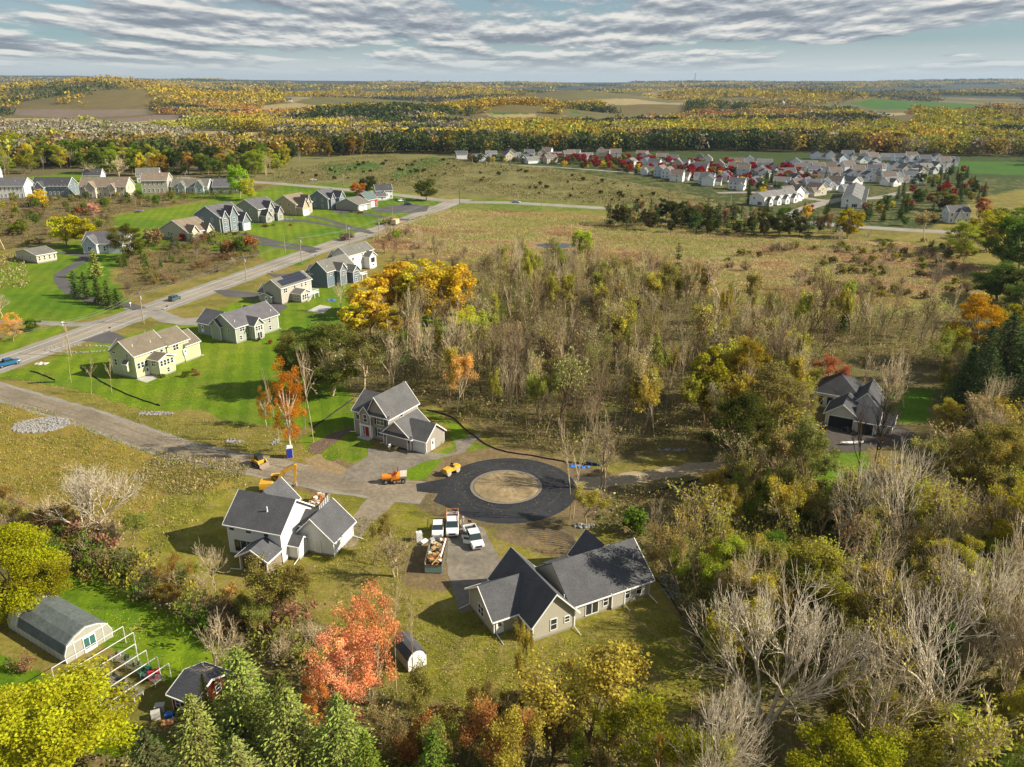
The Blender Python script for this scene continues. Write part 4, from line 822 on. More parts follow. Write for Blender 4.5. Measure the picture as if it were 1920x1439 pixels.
def car(label, cat, loc, ang, paint, kind='sedan', name=None, L=4.6, doors=False, z=0):
    t = thing(name or 'parked_car', label, cat, (loc[0], loc[1], z+.02), ang)
    h = L/2; W = .92
    if kind == 'pickup':
        L = 5.8; h = L/2; W = 1.0
        body_loft([(-h, W, W*.97, .45, 1.0), (h*.22, W, W*.97, .42, 1.05), (h*.28, W, W*.97, .40, 1.12), (h*.55, W, W*.95, .40, 1.12), (h*.93, W*.97, W*.86, .42, 1.02), (h, W*.9, W*.8, .45, .85)], paint, 'body', t)
        c = MB(); c.add([(-h*.28, -.93, 1.0), (h*.58, -.93, 1.12), (h*.30, -.78, 1.78), (-h*.22, -.80, 1.80), (-h*.28, .93, 1.0), (h*.58, .93, 1.12), (h*.30, .78, 1.78), (-h*.22, .80, 1.80)], [(0, 1, 2, 3), (7, 6, 5, 4), (0, 4, 5, 1), (1, 5, 6, 2), (2, 6, 7, 3), (3, 7, 4, 0)]); obj('cab', c, M_cg, t)
        r = MB(); r.box(-h*.24, h*.31, -.80, .80, 1.78, 1.86)
        for y in (-.9, .84): 
            for x in (-h*.26, h*.02): r.add([(x-.05, y, 1.05), (x+.05, y, 1.05), (x+.05, y*.88+.0, 1.8), (x-.05, y*.88, 1.8), (x-.05, y+.05, 1.05), (x+.05, y+.05, 1.05), (x+.05, y*.88+.05, 1.8), (x-.05, y*.88+.05, 1.8)], [(0, 1, 2, 3), (7, 6, 5, 4), (0, 4, 5, 1), (1, 5, 6, 2), (2, 6, 7, 3), (3, 7, 4, 0)])
        r.box(-h*.28, h*.5, -.95, -.90, 1.0, 1.22).box(-h*.28, h*.5, .90, .95, 1.0, 1.22); obj('cab_roof', r, paint, t)
        b = MB(); b.box(-h, -h*.3, -W, -W+.1, .98, 1.32).box(-h, -h*.3, W-.1, W, .98, 1.32).box(-h-.02, -h+.08, -W+.1, W-.1, .95, 1.32).box(-h*.33, -h*.3, -W+.1, W-.1, .98, 1.4); obj('cargo_bed', b, paint, t)
        b = MB(); b.box(-h+.09, -h*.34, -W+.11, W-.11, 1.0, 1.03); obj('bed_floor', b, M_int, t)
        g = MB(); g.box(h*.985, h+.03, -.55, .55, .55, .85); obj('grille', g, mat('grille_black', (.03, .03, .035), .5), t); g = MB(); g.box(h*.97, h+.08, -.93, .93, .38, .52); obj('bumper', g, M_rim, t)
        if doors:
            for s in (1,):
                d = MB(); M = Matrix.Translation((h*.5, -.95, 0)) @ Matrix.Rotation(R(58), 4, 'Z'); d.box(-1.1, 0, -.04, .04, .5, 1.15, M); dd = obj('open_door', d, paint, t); d = MB(); d.box(-1.0, -.1, -.02, .02, 1.15, 1.6, M); obj('window', d, M_cg, dd)
                d = MB(); M = Matrix.Translation((0, -.95, 0)) @ Matrix.Rotation(R(58), 4, 'Z'); d.box(-.95, 0, -.04, .04, .5, 1.15, M); dd = obj('open_door', d, paint, t); d = MB(); d.box(-.85, -.1, -.02, .02, 1.15, 1.6, M); obj('window', d, M_cg, dd)
    else:
        H = {'sedan': 1.42, 'suv': 1.72, 'van': 1.95}[kind]; hood = .95 if kind == 'sedan' else 1.05
        body_loft([(-h, W*.85, W*.75, .4, hood-.1), (-h*.9, W, W*.9, .32, hood), (-h*.1, W, W*.95, .28, hood), (h*.45, W, W*.93, .28, hood-.02), (h*.9, W*.96, W*.85, .32, hood-.2), (h, W*.85, W*.7, .4, hood-.35)], paint, 'body', t)
        xb = -h*.62 if kind == 'sedan' else -h*.9
        c = MB(); c.add([(xb-.1, -.85, hood-.05), (h*.48, -.85, hood-.05), (h*.18, -.68, H-.05), (xb+.25, -.7, H-.05), (xb-.1, .85, hood-.05), (h*.48, .85, hood-.05), (h*.18, .68, H-.05), (xb+.25, .7, H-.05)], [(0, 1, 2, 3), (7, 6, 5, 4), (0, 4, 5, 1), (1, 5, 6, 2), (2, 6, 7, 3), (3, 7, 4, 0)]); obj('window_band', c, M_cg, t)
        r = MB(); r.box(xb+.22, h*.2, -.70, .70, H-.05, H)
        for x in (xb+.1, (xb+h*.3)/2):
            for y in (-1, 1): r.add([(x-.05, y*.87, hood-.05), (x+.06, y*.87, hood-.05), (x+.10, y*.72, H-.03), (x-.0, y*.72, H-.03), (x-.05, y*.82, hood-.05), (x+.06, y*.82, hood-.05), (x+.10, y*.67, H-.03), (x-.0, y*.67, H-.03)], [(0, 1, 2, 3), (7, 6, 5, 4), (0, 4, 5, 1), (1, 5, 6, 2), (2, 6, 7, 3), (3, 7, 4, 0)])
        obj('roof', r, paint, t)
    for x in (-h*.62, h*.64):
        for y in (-W+.1, W-.1): wheel(t, x, y, .40 if kind == 'pickup' else .34)
    for y in (-.68, .68):
        m = MB(); m.box(h*.97, h+.035, y-.16, y+.16, .62, .80); obj('headlight', m, M_head, t); m = MB(); m.box(-h-.035, -h*.97, y-.12, y+.12, .65, .9); obj('taillight', m, M_tail, t)
    return t
def P2(p, q): a, c = heading(p, q); return c, a
c, a = P2((849,975), (848,1008)); t = car('white work truck with orange front lights parked between the small utility vehicle and the other truck', 'pickup truck', c, a, M_wpaint, 'pickup', 'pickup_truck'); t['label'] = 'white work truck with a ladder rack, parked beside three workers'
rk = MB()
for x in (-2.7, -1.0): 
    for y in (-.9, .9): rk.tube((x, y, 1.3), (x, y, 2.0), .04, .04, 5)
    rk.tube((x, -.9, 2.0), (x, .9, 2.0), .04, .04, 5)
for y in (-.9, .9): rk.tube((-2.8, y, 2.02), (.8, y, 2.02), .04, .04, 5)
obj('ladder_rack', rk, mat('rack_orange', (.55, .22, .08), .6), t)
c, a = P2((880,998), (897,1032)); car('white pickup truck with its left doors standing open on the gravel drive', 'pickup truck', c, a, M_wpaint, 'pickup', 'pickup_truck', doors=True)
c, a = P2((822,988), (820,1013)); car('small white utility vehicle with dark glass left of the work truck', 'utility vehicle', c, a, M_wpaint, 'suv', 'utility_vehicle', L=3.3)
c, a = P2((-8,692), (38,680)); car('blue pickup truck parked on the grass verge at the left edge', 'pickup truck', c, a, mat('blue_paint', (.015, .10, .22), .3, spec=.6), 'pickup', 'pickup_truck')
c, a = P2((318,567), (338,559)); car('dark green family car driving on the main road', 'car', (c[0], c[1]), a, mat('green_paint', (.05, .09, .09), .3, spec=.6), 'suv', 'moving_car', L=4.8)
c, a = P2((960,380), (976,381.2)); car('silver blue car driving on the crossing road', 'car', c, a, mat('silver_blue', (.35, .42, .50), .3, spec=.6), 'sedan', 'moving_car', L=5.2)
for px_, py_, ang, m_, lb in ((765, 385, .2, 'black_paint', 'black car parked on the pad beside the red barn'), (753, 378, .5, 'white_paint', 'white car parked on the grass above the barn pad'), (588, 339, .1, 'white_paint', 'white car parked near the crossing road behind the tan houses'),
                              (1440, 352, .4, 'white_paint', 'white car parked among the village houses'), (1716, 318, .2, 'white_paint', 'white car on the village loop street'), (1728, 348, 0, 'silver_paint', 'silver car parked behind the long town house row'), (708, 462, -.6, 'none', '')):
    if not lb: continue
    car(lb, 'car', P(px_, py_), ang, mat(m_, {'black_paint': (.02, .03, .03), 'white_paint': (.7, .7, .7), 'silver_paint': (.4, .42, .45)}.get(m_, (.4, .4, .4)), .35), 'suv' if 'black' in lb else 'sedan')
# box truck on the main road
c, a = P2((730,428), (756,417)); t = thing('box_truck', 'orange and white delivery truck driving on the main road', 'truck', (*c, 0), a)
b = MB(); b.box(-3.4, 1.2, -1.15, 1.15, .9, 3.1); obj('cargo_box', b, mat('truck_box', (.62, .42, .28), .5, 2, .2), t); body_loft([(1.25, 1.0, .95, .5, 2.3), (2.3, 1.0, .9, .5, 2.25), (2.7, 1.0, .85, .5, 1.5), (3.4, .95, .8, .5, 1.3)], mat('truck_cab_orange', (.55, .15, .04), .5), 'cab', t)
b = MB(); b.box(2.45, 2.62, -.8, .8, 1.5, 2.1); obj('windscreen', b, M_cg, t)
for x in (-2.3, 2.4):
    for y in (-1, 1): wheel(t, x, y, .48, .3)
# ---- construction machines
def tracks(t, L, W, hgt_=.7, w_=.4):
    for y in (-W/2, W/2):
        m = MB(); pr = [(-L/2, .12), (-L/2+.2, 0), (L/2-.2, 0), (L/2, .12), (L/2, hgt_-.15), (L/2-.25, hgt_), (-L/2+.25, hgt_), (-L/2, hgt_-.15)]
        m.prism(pr, y-w_/2, y+w_/2); o = obj('track', m, M_tyre, t); m = MB(); s = 1 if y > 0 else -1
        for x in np.linspace(-L/2+.35, L/2-.35, 4): m.tube((x, y+s*w_*.5, hgt_/2), (x, y+s*(w_*.5+.03), hgt_/2), .17, .17, 8)
        obj('track_roller', m, M_rim, o)
c, a = P2((474,866), (500,879)); t = thing('track_loader', 'yellow tracked loader with a lowered bucket on the gravel road', 'loader', (*c, .02), a)
tracks(t, 2.5, 1.7); body_loft([(-1.5, .75, .6, .5, 1.5), (-.9, .8, .7, .45, 1.6), (.2, .8, .7, .45, 1.2), (.7, .7, .6, .5, 1.0)], M_yp, 'body', t)
b = MB(); b.box(-.7, .55, -.55, .55, 1.2, 2.1); obj('cab', b, M_cg, t); b = MB(); b.box(-.75, .6, -.6, .6, 2.1, 2.18); obj('cab_roof', b, M_black, t)
b = MB()
for y in (-.85, .85): b.tube((-1.3, y, 1.5), (.9, y, 1.15), .11, .11, 4).tube((.9, y, 1.15), (1.5, y, .4), .1, .1, 4)
obj('lift_arm', b, M_yp, t); b = MB(); b.prism([(1.45, .05), (2.3, .05), (2.3, .12), (1.6, .2), (1.6, .8), (1.45, .8)], -1.0, 1.0); obj('bucket', b, mat('worn_steel', (.28, .22, .17), .6), t)
ex0 = P(511, 921); t = thing('excavator', 'yellow excavator with raised boom behind the white house roof', 'excavator', (*ex0, .02), R(6))
tracks(t, 3.4, 2.4, .8, .5); body_loft([(-1.9, 1.1, 1.0, .9, 1.9), (.2, 1.15, 1.1, .9, 2.0), (1.3, 1.0, .9, .9, 1.4)], M_yp, 'body', t)
b = MB(); b.box(.0, 1.3, .1, 1.0, 1.4, 2.8); obj('cab', b, M_cg, t); b = MB(); b.box(-.05, 1.35, .05, 1.05, 2.8, 2.9); obj('cab_roof', b, M_yp, t)
def beam(mb, p, q, w0, h0, h1):
    p = Vector(p); q = Vector(q); d = (q-p).normalized(); u = d.cross(Vector((0, 1, 0))).normalized(); y = Vector((0, w0/2, 0))
    mb.add([tuple(v) for v in (p-u*h0/2-y, q-u*h1/2-y, q+u*h1/2-y, p+u*h0/2-y, p-u*h0/2+y, q-u*h1/2+y, q+u*h1/2+y, p+u*h0/2+y)], [(0, 1, 2, 3), (7, 6, 5, 4), (0, 4, 5, 1), (1, 5, 6, 2), (2, 6, 7, 3), (3, 7, 4, 0)])
b = MB(); beam(b, (.9, -.3, 1.5), (2.2, -.3, 3.8), .38, .4, .6); beam(b, (2.1, -.3, 3.7), (4.4, -.3, 4.9), .38, .6, .38); obj('boom', b, M_yp, t)
b = MB(); beam(b, (4.35, -.3, 5.0), (3.95, -.3, 1.5), .32, .5, .3); obj('stick', b, M_yp, t); b = MB(); b.tube((2.6, -.3, 4.4), (4.3, -.3, 5.25), .07, .07, 6).tube((1.6, -.3, 1.6), (2.5, -.3, 3.5), .08, .08, 6); obj('hydraulic_cylinder', b, M_rim, t)
b = MB(); b.prism([(3.6, 1.5), (4.2, 1.6), (4.3, .9), (3.9, .5), (3.3, .7), (3.4, 1.0), (3.8, .9), (3.9, 1.1)], -.75, .15); obj('bucket', b, mat('worn_steel', (.28, .22, .17)), t)
c, a = P2((836,893), (857,883)); t = thing('road_roller', 'yellow road roller with two steel drums at the edge of the turning circle', 'roller', (*c, .03), a)
for x in (-1.1, 1.1): b = MB(); b.tube((x, -.65, .5), (x, .65, .5), .5, .5, 18); obj('drum', b, mat('drum_steel', (.42, .36, .28), .5, 2, .2), t)
body_loft([(-1.7, .6, .5, .75, 1.35), (-.3, .62, .55, .7, 1.45), (0, .5, .45, .6, 1.0), (.6, .6, .5, .6, 1.4), (1.75, .6, .5, .75, 1.3)], M_yp, 'body', t)
b = MB(); b.box(.1, .5, -.25, .25, 1.2, 1.4).box(.05, .15, -.25, .25, 1.3, 1.8); obj('seat', b, M_black, t); b = MB(); b.tube((-.3, 0, 1.35), (-.1, 0, 1.75), .03, .03, 5).tube((-.12, -.2, 1.75), (-.12, .2, 1.75), .03, .03, 5); obj('steering_wheel', b, M_black, t)
roll_seat = Matrix.Translation((*c, .03)) @ Matrix.Rotation(a, 4, 'Z')
c, a = P2((723,905), (757,903)); t = thing('asphalt_paver', 'orange asphalt machine with hopper and tank standing at the end of the paved strip', 'paver', (*c, .03), a)
b = MB(); b.tube((-2.1, -.1, 1.1), (-.5, -.1, 1.1), .62, .62, 14); obj('tank', b, M_op, t); body_loft([(-.6, .9, .8, .5, 1.2), (.3, .95, .9, .5, 1.7), (1.0, .9, .8, .5, 1.5)], M_op, 'body', t)
b = MB(); b.box(.0, .5, -.5, .1, 1.7, 1.95).box(-.05, .05, -.5, .1, 1.75, 2.4).tube((.6, .5, 1.6), (.6, .5, 2.6), .07, .07, 6); obj('seat_and_stack', b, mat('dark_red', (.22, .03, .02), .6), t)
for s in (-1, 1): b = MB(); b.add([(1.0, s*.6, .6), (2.1, s*.6, .6), (2.2, s*1.3, 1.5), (.9, s*1.3, 1.5), (1.0, s*.56, .66), (2.1, s*.56, .66), (2.15, s*1.24, 1.5), (.95, s*1.24, 1.5)], [(0, 1, 2, 3), (7, 6, 5, 4), (0, 4, 5, 1), (1, 5, 6, 2), (2, 6, 7, 3), (3, 7, 4, 0)]); obj('hopper_wing', b, mat('hopper_steel', (.5, .47, .42), .6, 2, .2), t)
for x in (-1.5, 0, 1.5):
    for y in (-.85, .85): wheel(t, x, y, .42, .3)
# ---- open containers filled with building waste
def container(label, near, far, W, Hh, m, seed):
    a, c = heading(near, far); p, q = P(*near), P(*far); L = math.dist(p, q); t = thing('open_container', label, 'container', (*c, .15), a)
    b = MB(); h = L/2; w_ = W/2; b.box(-h, h, -w_, w_, 0, .1).box(-h, h, -w_, -w_+.08, .1, Hh).box(-h, h, w_-.08, w_, .1, Hh).box(-h, -h+.08, -w_+.08, w_-.08, .1, Hh*.8).box(h-.08, h, -w_+.08, w_-.08, .1, Hh)
    obj('body', b, m, t); r = MB()
    for x in np.arange(-h+.4, h, .9):
        for s in (-1, 1): r.box(x-.06, x+.06, s*w_-(.07 if s < 0 else 0), s*w_+(0 if s < 0 else .07), .05, Hh)
    for s in (-1, 1): r.box(-h-.03, h+.03, s*(w_+.01)-.06, s*(w_+.01)+.06, Hh, Hh+.1)
    r.box(-h-.05, -h+.05, -w_+.08, w_-.08, Hh*.8, Hh*.8+.1); obj('rib', r, mat('container_rust', (.16, .07, .03), .8), t); b = MB()
    for x in (-h+.5, h-.5): b.tube((x, -w_+.2, 0), (x, w_-.2, 0), .14, .14, 8)
    obj('skid_roller', b, M_black, t); rn = random.Random(seed); mats = [(.36, .20, .07), (.5, .36, .18), (.62, .6, .57), (.30, .10, .04), (.18, .30, .42), (.45, .30, .14)]
    for k, cc in enumerate(mats):
        d = MB()
        for i in range(16 if k != 4 else 3):
            M = Matrix.Translation((rn.uniform(-h+.4, h-.4), rn.uniform(-w_+.35, w_-.35), rn.uniform(Hh*.45, Hh+.25))) @ Matrix.Rotation(rn.uniform(0, 3), 4, 'Z') @ Matrix.Rotation(rn.uniform(-.5, .5), 4, 'X') @ Matrix.Rotation(rn.uniform(-.4, .4), 4, 'Y')
            if k in (1, 5) and i % 2: d.box(-rn.uniform(.5, 1.1), rn.uniform(.5, 1.1), -.05, .05, -.03, .03, M)
            else: a_ = rn.uniform(.15, .45); d.box(-a_, a_, -a_*.7, a_*.7, -.1, rn.uniform(.02, .2), M)
        o = obj('building_scraps', d, mat('scraps_%d' % k, cc, .85, 3, .2)); o.matrix_world = Matrix.Translation((*c, .15)) @ Matrix.Rotation(a, 4, 'Z')
        tag(o, ['brown offcuts', 'yellow lumber offcuts', 'white wrappings', 'rust red scraps', 'blue plastic scraps', 'tan cardboard'][k]+' heaped in the '+('long' if seed == 1 else 'short')+' waste container', 'building waste', kind='stuff')
    return t
container('long open waste container with a pale teal side beside the gravel drive', (813,1076), (824,1026), 2.5, 1.5, mat('teal_paint', (.20, .30, .27), .7, 2, .2), 1)
container('short open waste container between the white house and its garage drive', (588,962), (607,938), 2.1, 1.3, mat('grey_blue_paint', (.30, .36, .42), .7, 2, .2), 2)
pl = MB(); p, q = P(826,1046, 2.0), P(836,1016, 1.6); pl.tube((*p, 2.1), (*q, 2.1), .11, .11, 6); tag(obj('white_pipe', pl, M_trim), 'long white pipe sticking up out of the long waste container', 'pipe')
x, y = P(786, 1014); t = thing('appliance_carton', 'tall white carton standing left of the utility vehicle', 'carton', (x, y, 0), .3); b = MB(); b.box(-.45, .45, -.4, .4, 0, 1.5); obj('carton', b, mat('carton_white', (.62, .62, .6), .8, 2, .1), t); b = MB(); b.box(-.46, .46, -.02, .02, 1.5, 1.51).box(-.04, .04, -.42, .42, 1.502, 1.515); obj('tape', b, M_conc, t)
x, y = P(795, 1020); t = thing('foam_panels', 'slumped white foam panels beside the tall white carton', 'foam panels', (x, y, 0), .9); b = MB(); M = Matrix.Rotation(.3, 4, 'X'); b.box(-.6, .6, -.1, .5, .15, .35, M).box(-.5, .6, -.2, .4, .38, .55, M); obj('panel', b, mat('foam', (.66, .66, .63), .9), t)
# portable toilet
x, y = P(544, 858); t = thing('portable_toilet', 'blue and white portable toilet at the gravel road edge under the orange tree', 'portable toilet', (x, y, 0), R(18))
b = MB(); b.box(-.55, .55, -.55, .55, .1, 2.1); obj('cabin', b, mat('toilet_white', (.66, .68, .72), .5), t); b = MB(); b.box(-.6, -.552, -.48, .48, .15, 2.0); d_ = obj('door', b, mat('toilet_blue', (.02, .035, .30), .5), t)
b = MB(); b.box(-.5, .5, -.6, -.552, .15, 2.0); obj('panel', b, mat('toilet_blue', (.02, .035, .30)), t)
b = MB(); b.box(-.63, -.6, -.15, .15, 1.45, 1.6); obj('sign_plate', b, M_trim, d_); b = MB(); b.prism([(-.6, 2.1), (.6, 2.1), (.6, 2.16), (.35, 2.32), (-.35, 2.32), (-.6, 2.16)], -.6, .6); obj('roof', b, M_trim, t); b = MB(); b.box(-.6, .6, -.6, .6, 0, .1).box(-1.2, -.6, -.5, .5, 0, .08); obj('skid', b, mat('wood_skid', (.35, .22, .12), .8), t)
# ---- people
def person(label, loc, rz, shirt, trousers, hair, pose='stand', z=0, seed=0, vest=None, hat=None):
    "one continuous body grown on a skeleton; clothes are child meshes that follow it"
    rn = random.Random(seed); sit = pose == 'sit'
    hipz = .93 if not sit else 1.25-.33
    Sk = []; Ed = []; Rd = []
    def add(p, r, par=None):
        Sk.append(p); Rd.append(r); i = len(Sk)-1
        if par is not None: Ed.append((par, i))
        return i
    pel = add((0, 0, hipz), .14); wa = add((0, .01, hipz+.16), .125, pel); ch = add((0, .02, hipz+.36), .15, wa); sh = add((0, 0, hipz+.50), .11, ch); ne = add((0, 0, hipz+.58), .055, sh); hd = add((0, .02, hipz+.68), .085, ne); ht = add((0, .02, hipz+.78), .075, hd)
    no = add((0, .10, hipz+.68), .025, hd)
    ends = {}
    for s in (-1, 1):
        a = add((s*.19, 0, hipz+.48), .065, sh)
        if sit or (pose == 'point' and s > 0): e = add((s*.26, .12, hipz+.26), .048, a); h_ = add((s*.22, .36, hipz+.30), .036, e)
        elif pose == 'walk': e = add((s*.25, -.06*s, hipz+.20), .048, a); h_ = add((s*.27, .12*s, hipz-.02), .036, e)
        else: e = add((s*.26, -.03, hipz+.20), .048, a); h_ = add((s*.27, .08, hipz-.04), .036, e)
        d = (Vector(Sk[h_])-Vector(Sk[e])).normalized(); up = Vector((0, 0, 1)) if abs(d.z) < .7 else Vector((0, 1, 0)); sd_ = d.cross(up).normalized()
        pm = add(tuple(Vector(Sk[h_])+d*.07), .034, h_)
        for k in range(4):
            b_ = Vector(Sk[pm])+sd_*(k-1.5)*.019+d*.02; f1 = add(tuple(b_), .010, pm); f2 = add(tuple(b_+d*(.035, .042, .038, .03)[k]-up*.012), .009, f1)
        th = add(tuple(Vector(Sk[h_])+sd_*.045*s+d*.03), .012, h_); add(tuple(Vector(Sk[th])+d*.035+sd_*.012*s), .010, th)
        if sit: k_ = add((s*.13, .42, hipz+.0), .075, pel); an = add((s*.13, .46, hipz-.40), .045, k_); ft = add((s*.13, .62, hipz-.44), .04, an)
        else:
            st = {'walk': .16*s}.get(pose, .02*s); k_ = add((s*.10, st*.6+.03, .50), .07, pel); an = add((s*.11, st*1.2, .09), .045, k_); ft = add((s*.12, st*1.2+.16, .045), .04, an)
        ends[s] = (a, e, h_, k_, an)
    def grow(name, verts, edges, rads, m, parent):
        me = bpy.data.meshes.new(name); me.from_pydata(verts, edges, []); o = bpy.data.objects.new(name, me); link(o)
        o.modifiers.new('s', 'SKIN'); sub = o.modifiers.new('u', 'SUBSURF'); sub.levels = sub.render_levels = 1
        if not me.skin_vertices: 
            bpy.context.view_layer.objects.active = o
        lay = me.skin_vertices[0] if me.skin_vertices else None
        if lay:
            for i, r in enumerate(rads): lay.data[i].radius = (r, r)
            lay.data[0].use_root = True
        dg = bpy.context.evaluated_depsgraph_get(); nm = bpy.data.meshes.new_from_object(o.evaluated_get(dg)); bpy.data.objects.remove(o); nm.name = name
        nm.materials.clear(); nm.materials.append(m); return obj(name, nm, None, parent)
    root = grow('person', Sk, Ed, Rd, mat('skin', (.45, .27, .19), .6), None)
    root.location = (loc[0], loc[1], z); root.rotation_euler.z = rz; tag(root, label, 'person')
    def sub(ids, k, plus):
        mp = {v: i for i, v in enumerate(ids)}; ed = [(mp[a], mp[b]) for a, b in Ed if a in mp and b in mp]; return [Sk[i] for i in ids], ed, [Rd[i]*k+plus for i in ids]
    a1, e1, h1, k1, n1 = ends[-1]; a2, e2, h2, k2, n2 = ends[1]
    grow('shirt', *sub([pel, wa, ch, sh, a1, e1, h1, a2, e2, h2], 1.0, .022), mat('shirt_'+shirt[0], shirt[1], .9), root)
    grow('trousers', *sub([pel, k1, n1, k2, n2], 1.0, .026), mat('trousers_'+trousers[0], trousers[1], .9), root)
    hb = MB(); hb.ball((0, .0, hipz+.76), .105, 10, 6, 1, 1.08, .8); obj('hat' if hat else 'hair', hb, mat('hat_'+hat[0], hat[1], .7) if hat else mat('hair_'+hair[0], hair[1], .9), root)
    if vest: grow('vest', *sub([pel, wa, ch, sh], 1.0, .035), mat('vest_'+vest[0], vest[1], .7), root)
    for s, n_ in ((-1, n1), (1, n2)):
        b = MB(); x_, y_, z_ = Sk[n_]; b.ball((x_, y_+.07, z_-.04), .07, 8, 5, .75, 1.9, .7); obj('boot', b, M_black, root)
    return root
W1 = ('white', (.62, .62, .62)); DK = ('dark', (.03, .035, .05)); BR = ('brown', (.06, .03, .015))
person('worker in dark top standing behind the white work truck', P(855, 978), 2.6, ('navy', (.03, .04, .09)), ('jeans', (.06, .10, .20)), BR, seed=1)
person('worker in grey hoodie and blue jeans, middle one of the three by the truck', P(868, 984), -2.4, ('grey', (.22, .24, .28)), ('pale_jeans', (.22, .28, .36)), BR, seed=2, hat=('purple', (.10, .03, .12)))
person('worker in dark jacket and pale trousers standing right of the others', P(881, 990), 2.9, ('dark', (.03, .03, .035)), ('pale', (.36, .42, .46)), BR, 'walk', seed=3)
person('worker in yellow safety vest crouched behind the white pickup truck', P(863, 991), 2.0, ('yellow', (.5, .5, .06)), DK, BR, seed=5, vest=('yellow', (.55, .6, .05)))
person('man in white shirt and tan shorts standing before the open garage', P(731, 846), -2.8, W1, ('tan', (.46, .26, .16)), BR, 'walk', seed=4)
pp_ = roll_seat @ Vector((.3, 0, 0)); person('dark clothed driver sitting on the yellow road roller', (pp_.x, pp_.y), roll_seat.to_euler().z+math.pi/2, ('black', (.02, .022, .03)), ('black', (.02, .022, .03)), BR, 'sit', z=.60, seed=6)
x, y = P(743, 845); t = thing('wheelbarrow', 'yellow wheelbarrow on the drive before the open garage', 'wheelbarrow', (x, y, 0), 1.2); b = MB(); b.add([(-.5, -.35, .65), (.5, -.3, .6), (.5, .3, .6), (-.5, .35, .65), (-.25, -.18, .3), (.25, -.18, .3), (.25, .18, .3), (-.25, .18, .3)], [(0, 4, 5, 1), (1, 5, 6, 2), (2, 6, 7, 3), (3, 7, 4, 0), (4, 7, 6, 5)]); obj('tray', b, mat('barrow_yellow', (.55, .5, .12), .6), t)
b = MB(); b.tube((.6, -.05, .2), (.6, .05, .2), .2, .2, 12); obj('wheel', b, M_tyre, t); b = MB()
for s in (-1, 1): b.path([(.6, s*.07, .2), (-.3, s*.25, .35), (-1.0, s*.3, .6)], .025).tube((-.3, s*.25, .33), (-.3, s*.25, 0), .02, .02, 5)
obj('handle', b, mat('wood_skid', (.35, .22, .12)), t)
# ---- utility poles and wires
M_pole = mat('pole_wood', (.30, .25, .20), .9, 2, .15); M_wire = mat('wire', (.25, .24, .22), .6)
PT = []
def pole(base, top, arm=1, label='', road_dir=72, dark=False, lamp=False):
    H_ = max(6.5, min(12, rise(base[0], base[1], top))); x, y = P(*base); t = thing('utility_pole' if not lamp else 'street_lamp', label, 'utility pole' if not lamp else 'street lamp', (x, y, 0), R(road_dir))
    b = MB(); b.tube((0, 0, 0), (0, 0, H_), .17, .12, 8); obj('post', b, M_pole if not dark else mat('dark_post', (.05, .045, .04), .8), t)
    if arm:
        b = MB(); b.box(-.06, .06, -1.2, 1.2, H_-.55, -.42+H_); obj('cross_arm', b, M_pole, t)
        for yy in (-1.1, -.4, 1.1): b = MB(); b.tube((0, yy, H_-.42), (0, yy, H_-.2), .05, .04, 6); obj('insulator', b, M_conc, t)
        b = MB(); b.tube((0, -.3, H_-2.2), (0, -.3, H_-1.2), .22, .22, 10); obj('transformer', b, mat('transformer_grey', (.42, .43, .43), .5), t) if arm > 1 else None
    if lamp: b = MB(); b.tube((0, 0, H_), (0, 0, H_+.1), .1, .3, 8).ball((0, 0, H_+.3), .28, 8, 6); obj('lamp_head', b, M_head, t)
    else: PT.append((x, y, H_))
    return t
pole((-100,700), 640, 1, 'utility pole beyond the left edge of the main road')
pole((133,668), 603, 1, 'utility pole rising from the stone edged flower bed'); pole((270,607), 548, 2, 'pale utility pole with a transformer behind the sage green house')
pole((462,526), 480, 2, 'utility pole opposite the roadside scrub, left of the solar roofed house'); pole((566,495), 445, 2, 'utility pole above the solar roofed house'); pole((711,449), 412, 2, 'utility pole on the near side of the road beside the white house')
pole((862,383), 354, 1, 'dark utility pole at the road junction', dark=True)
WZ = list(PT); PT.clear()
pole((436,478), 450, 0, 'plain pole standing in the roadside scrub'); pole((535,474), 438, 0, 'thin plain pole on the striped lawn'); pole((650,441), 409, 1, 'utility pole beside the pampas clump across the road'); pole((736,408), 383, 1, 'utility pole near the parking pad')
pole((909,382), 350, 1, 'utility pole on the crossing road right of the junction', 165); pole((499,338), 317, 1, 'utility pole behind the tan houses', 165); pole((645,352), 329, 1, 'utility pole beside the orange maple', 165); pole((1016,392), 362, 1, 'utility pole on the verge in front of the meadow', 165)
pole((1234,402), 376, 1, 'utility pole between roadside pines', 165); pole((1368,402), 366, 1, 'utility pole left of the village terraces', 165); pole((348,333), 314, 1, 'utility pole near the bare trees at upper left', 165)
pole((656,458), 438, 0, 'round headed street lamp beside the white house', lamp=True)
side = Vector((math.cos(R(162)), math.sin(R(162))))
for k, (A, B) in enumerate(zip(WZ[:-1], WZ[1:])):
    for j, o_ in enumerate((-1.1, -.4, 1.1)):
        b = MB(); pts = []
        for i in range(13):
            t_ = i/12; pts.append((A[0]+(B[0]-A[0])*t_+side.x*o_, A[1]+(B[1]-A[1])*t_+side.y*o_, A[2]-.2+(B[2]-A[2])*t_-4*t_*(1-t_)*1.1))
        b.path(pts, .03, 3); tag(obj('overhead_wire', b, M_wire), ['left', 'middle', 'right'][2-j]+' wire of the '+['first', 'second', 'third', 'fourth', 'fifth', 'sixth'][k]+' span from the left along the main road', 'wire', 'wires along the main road')
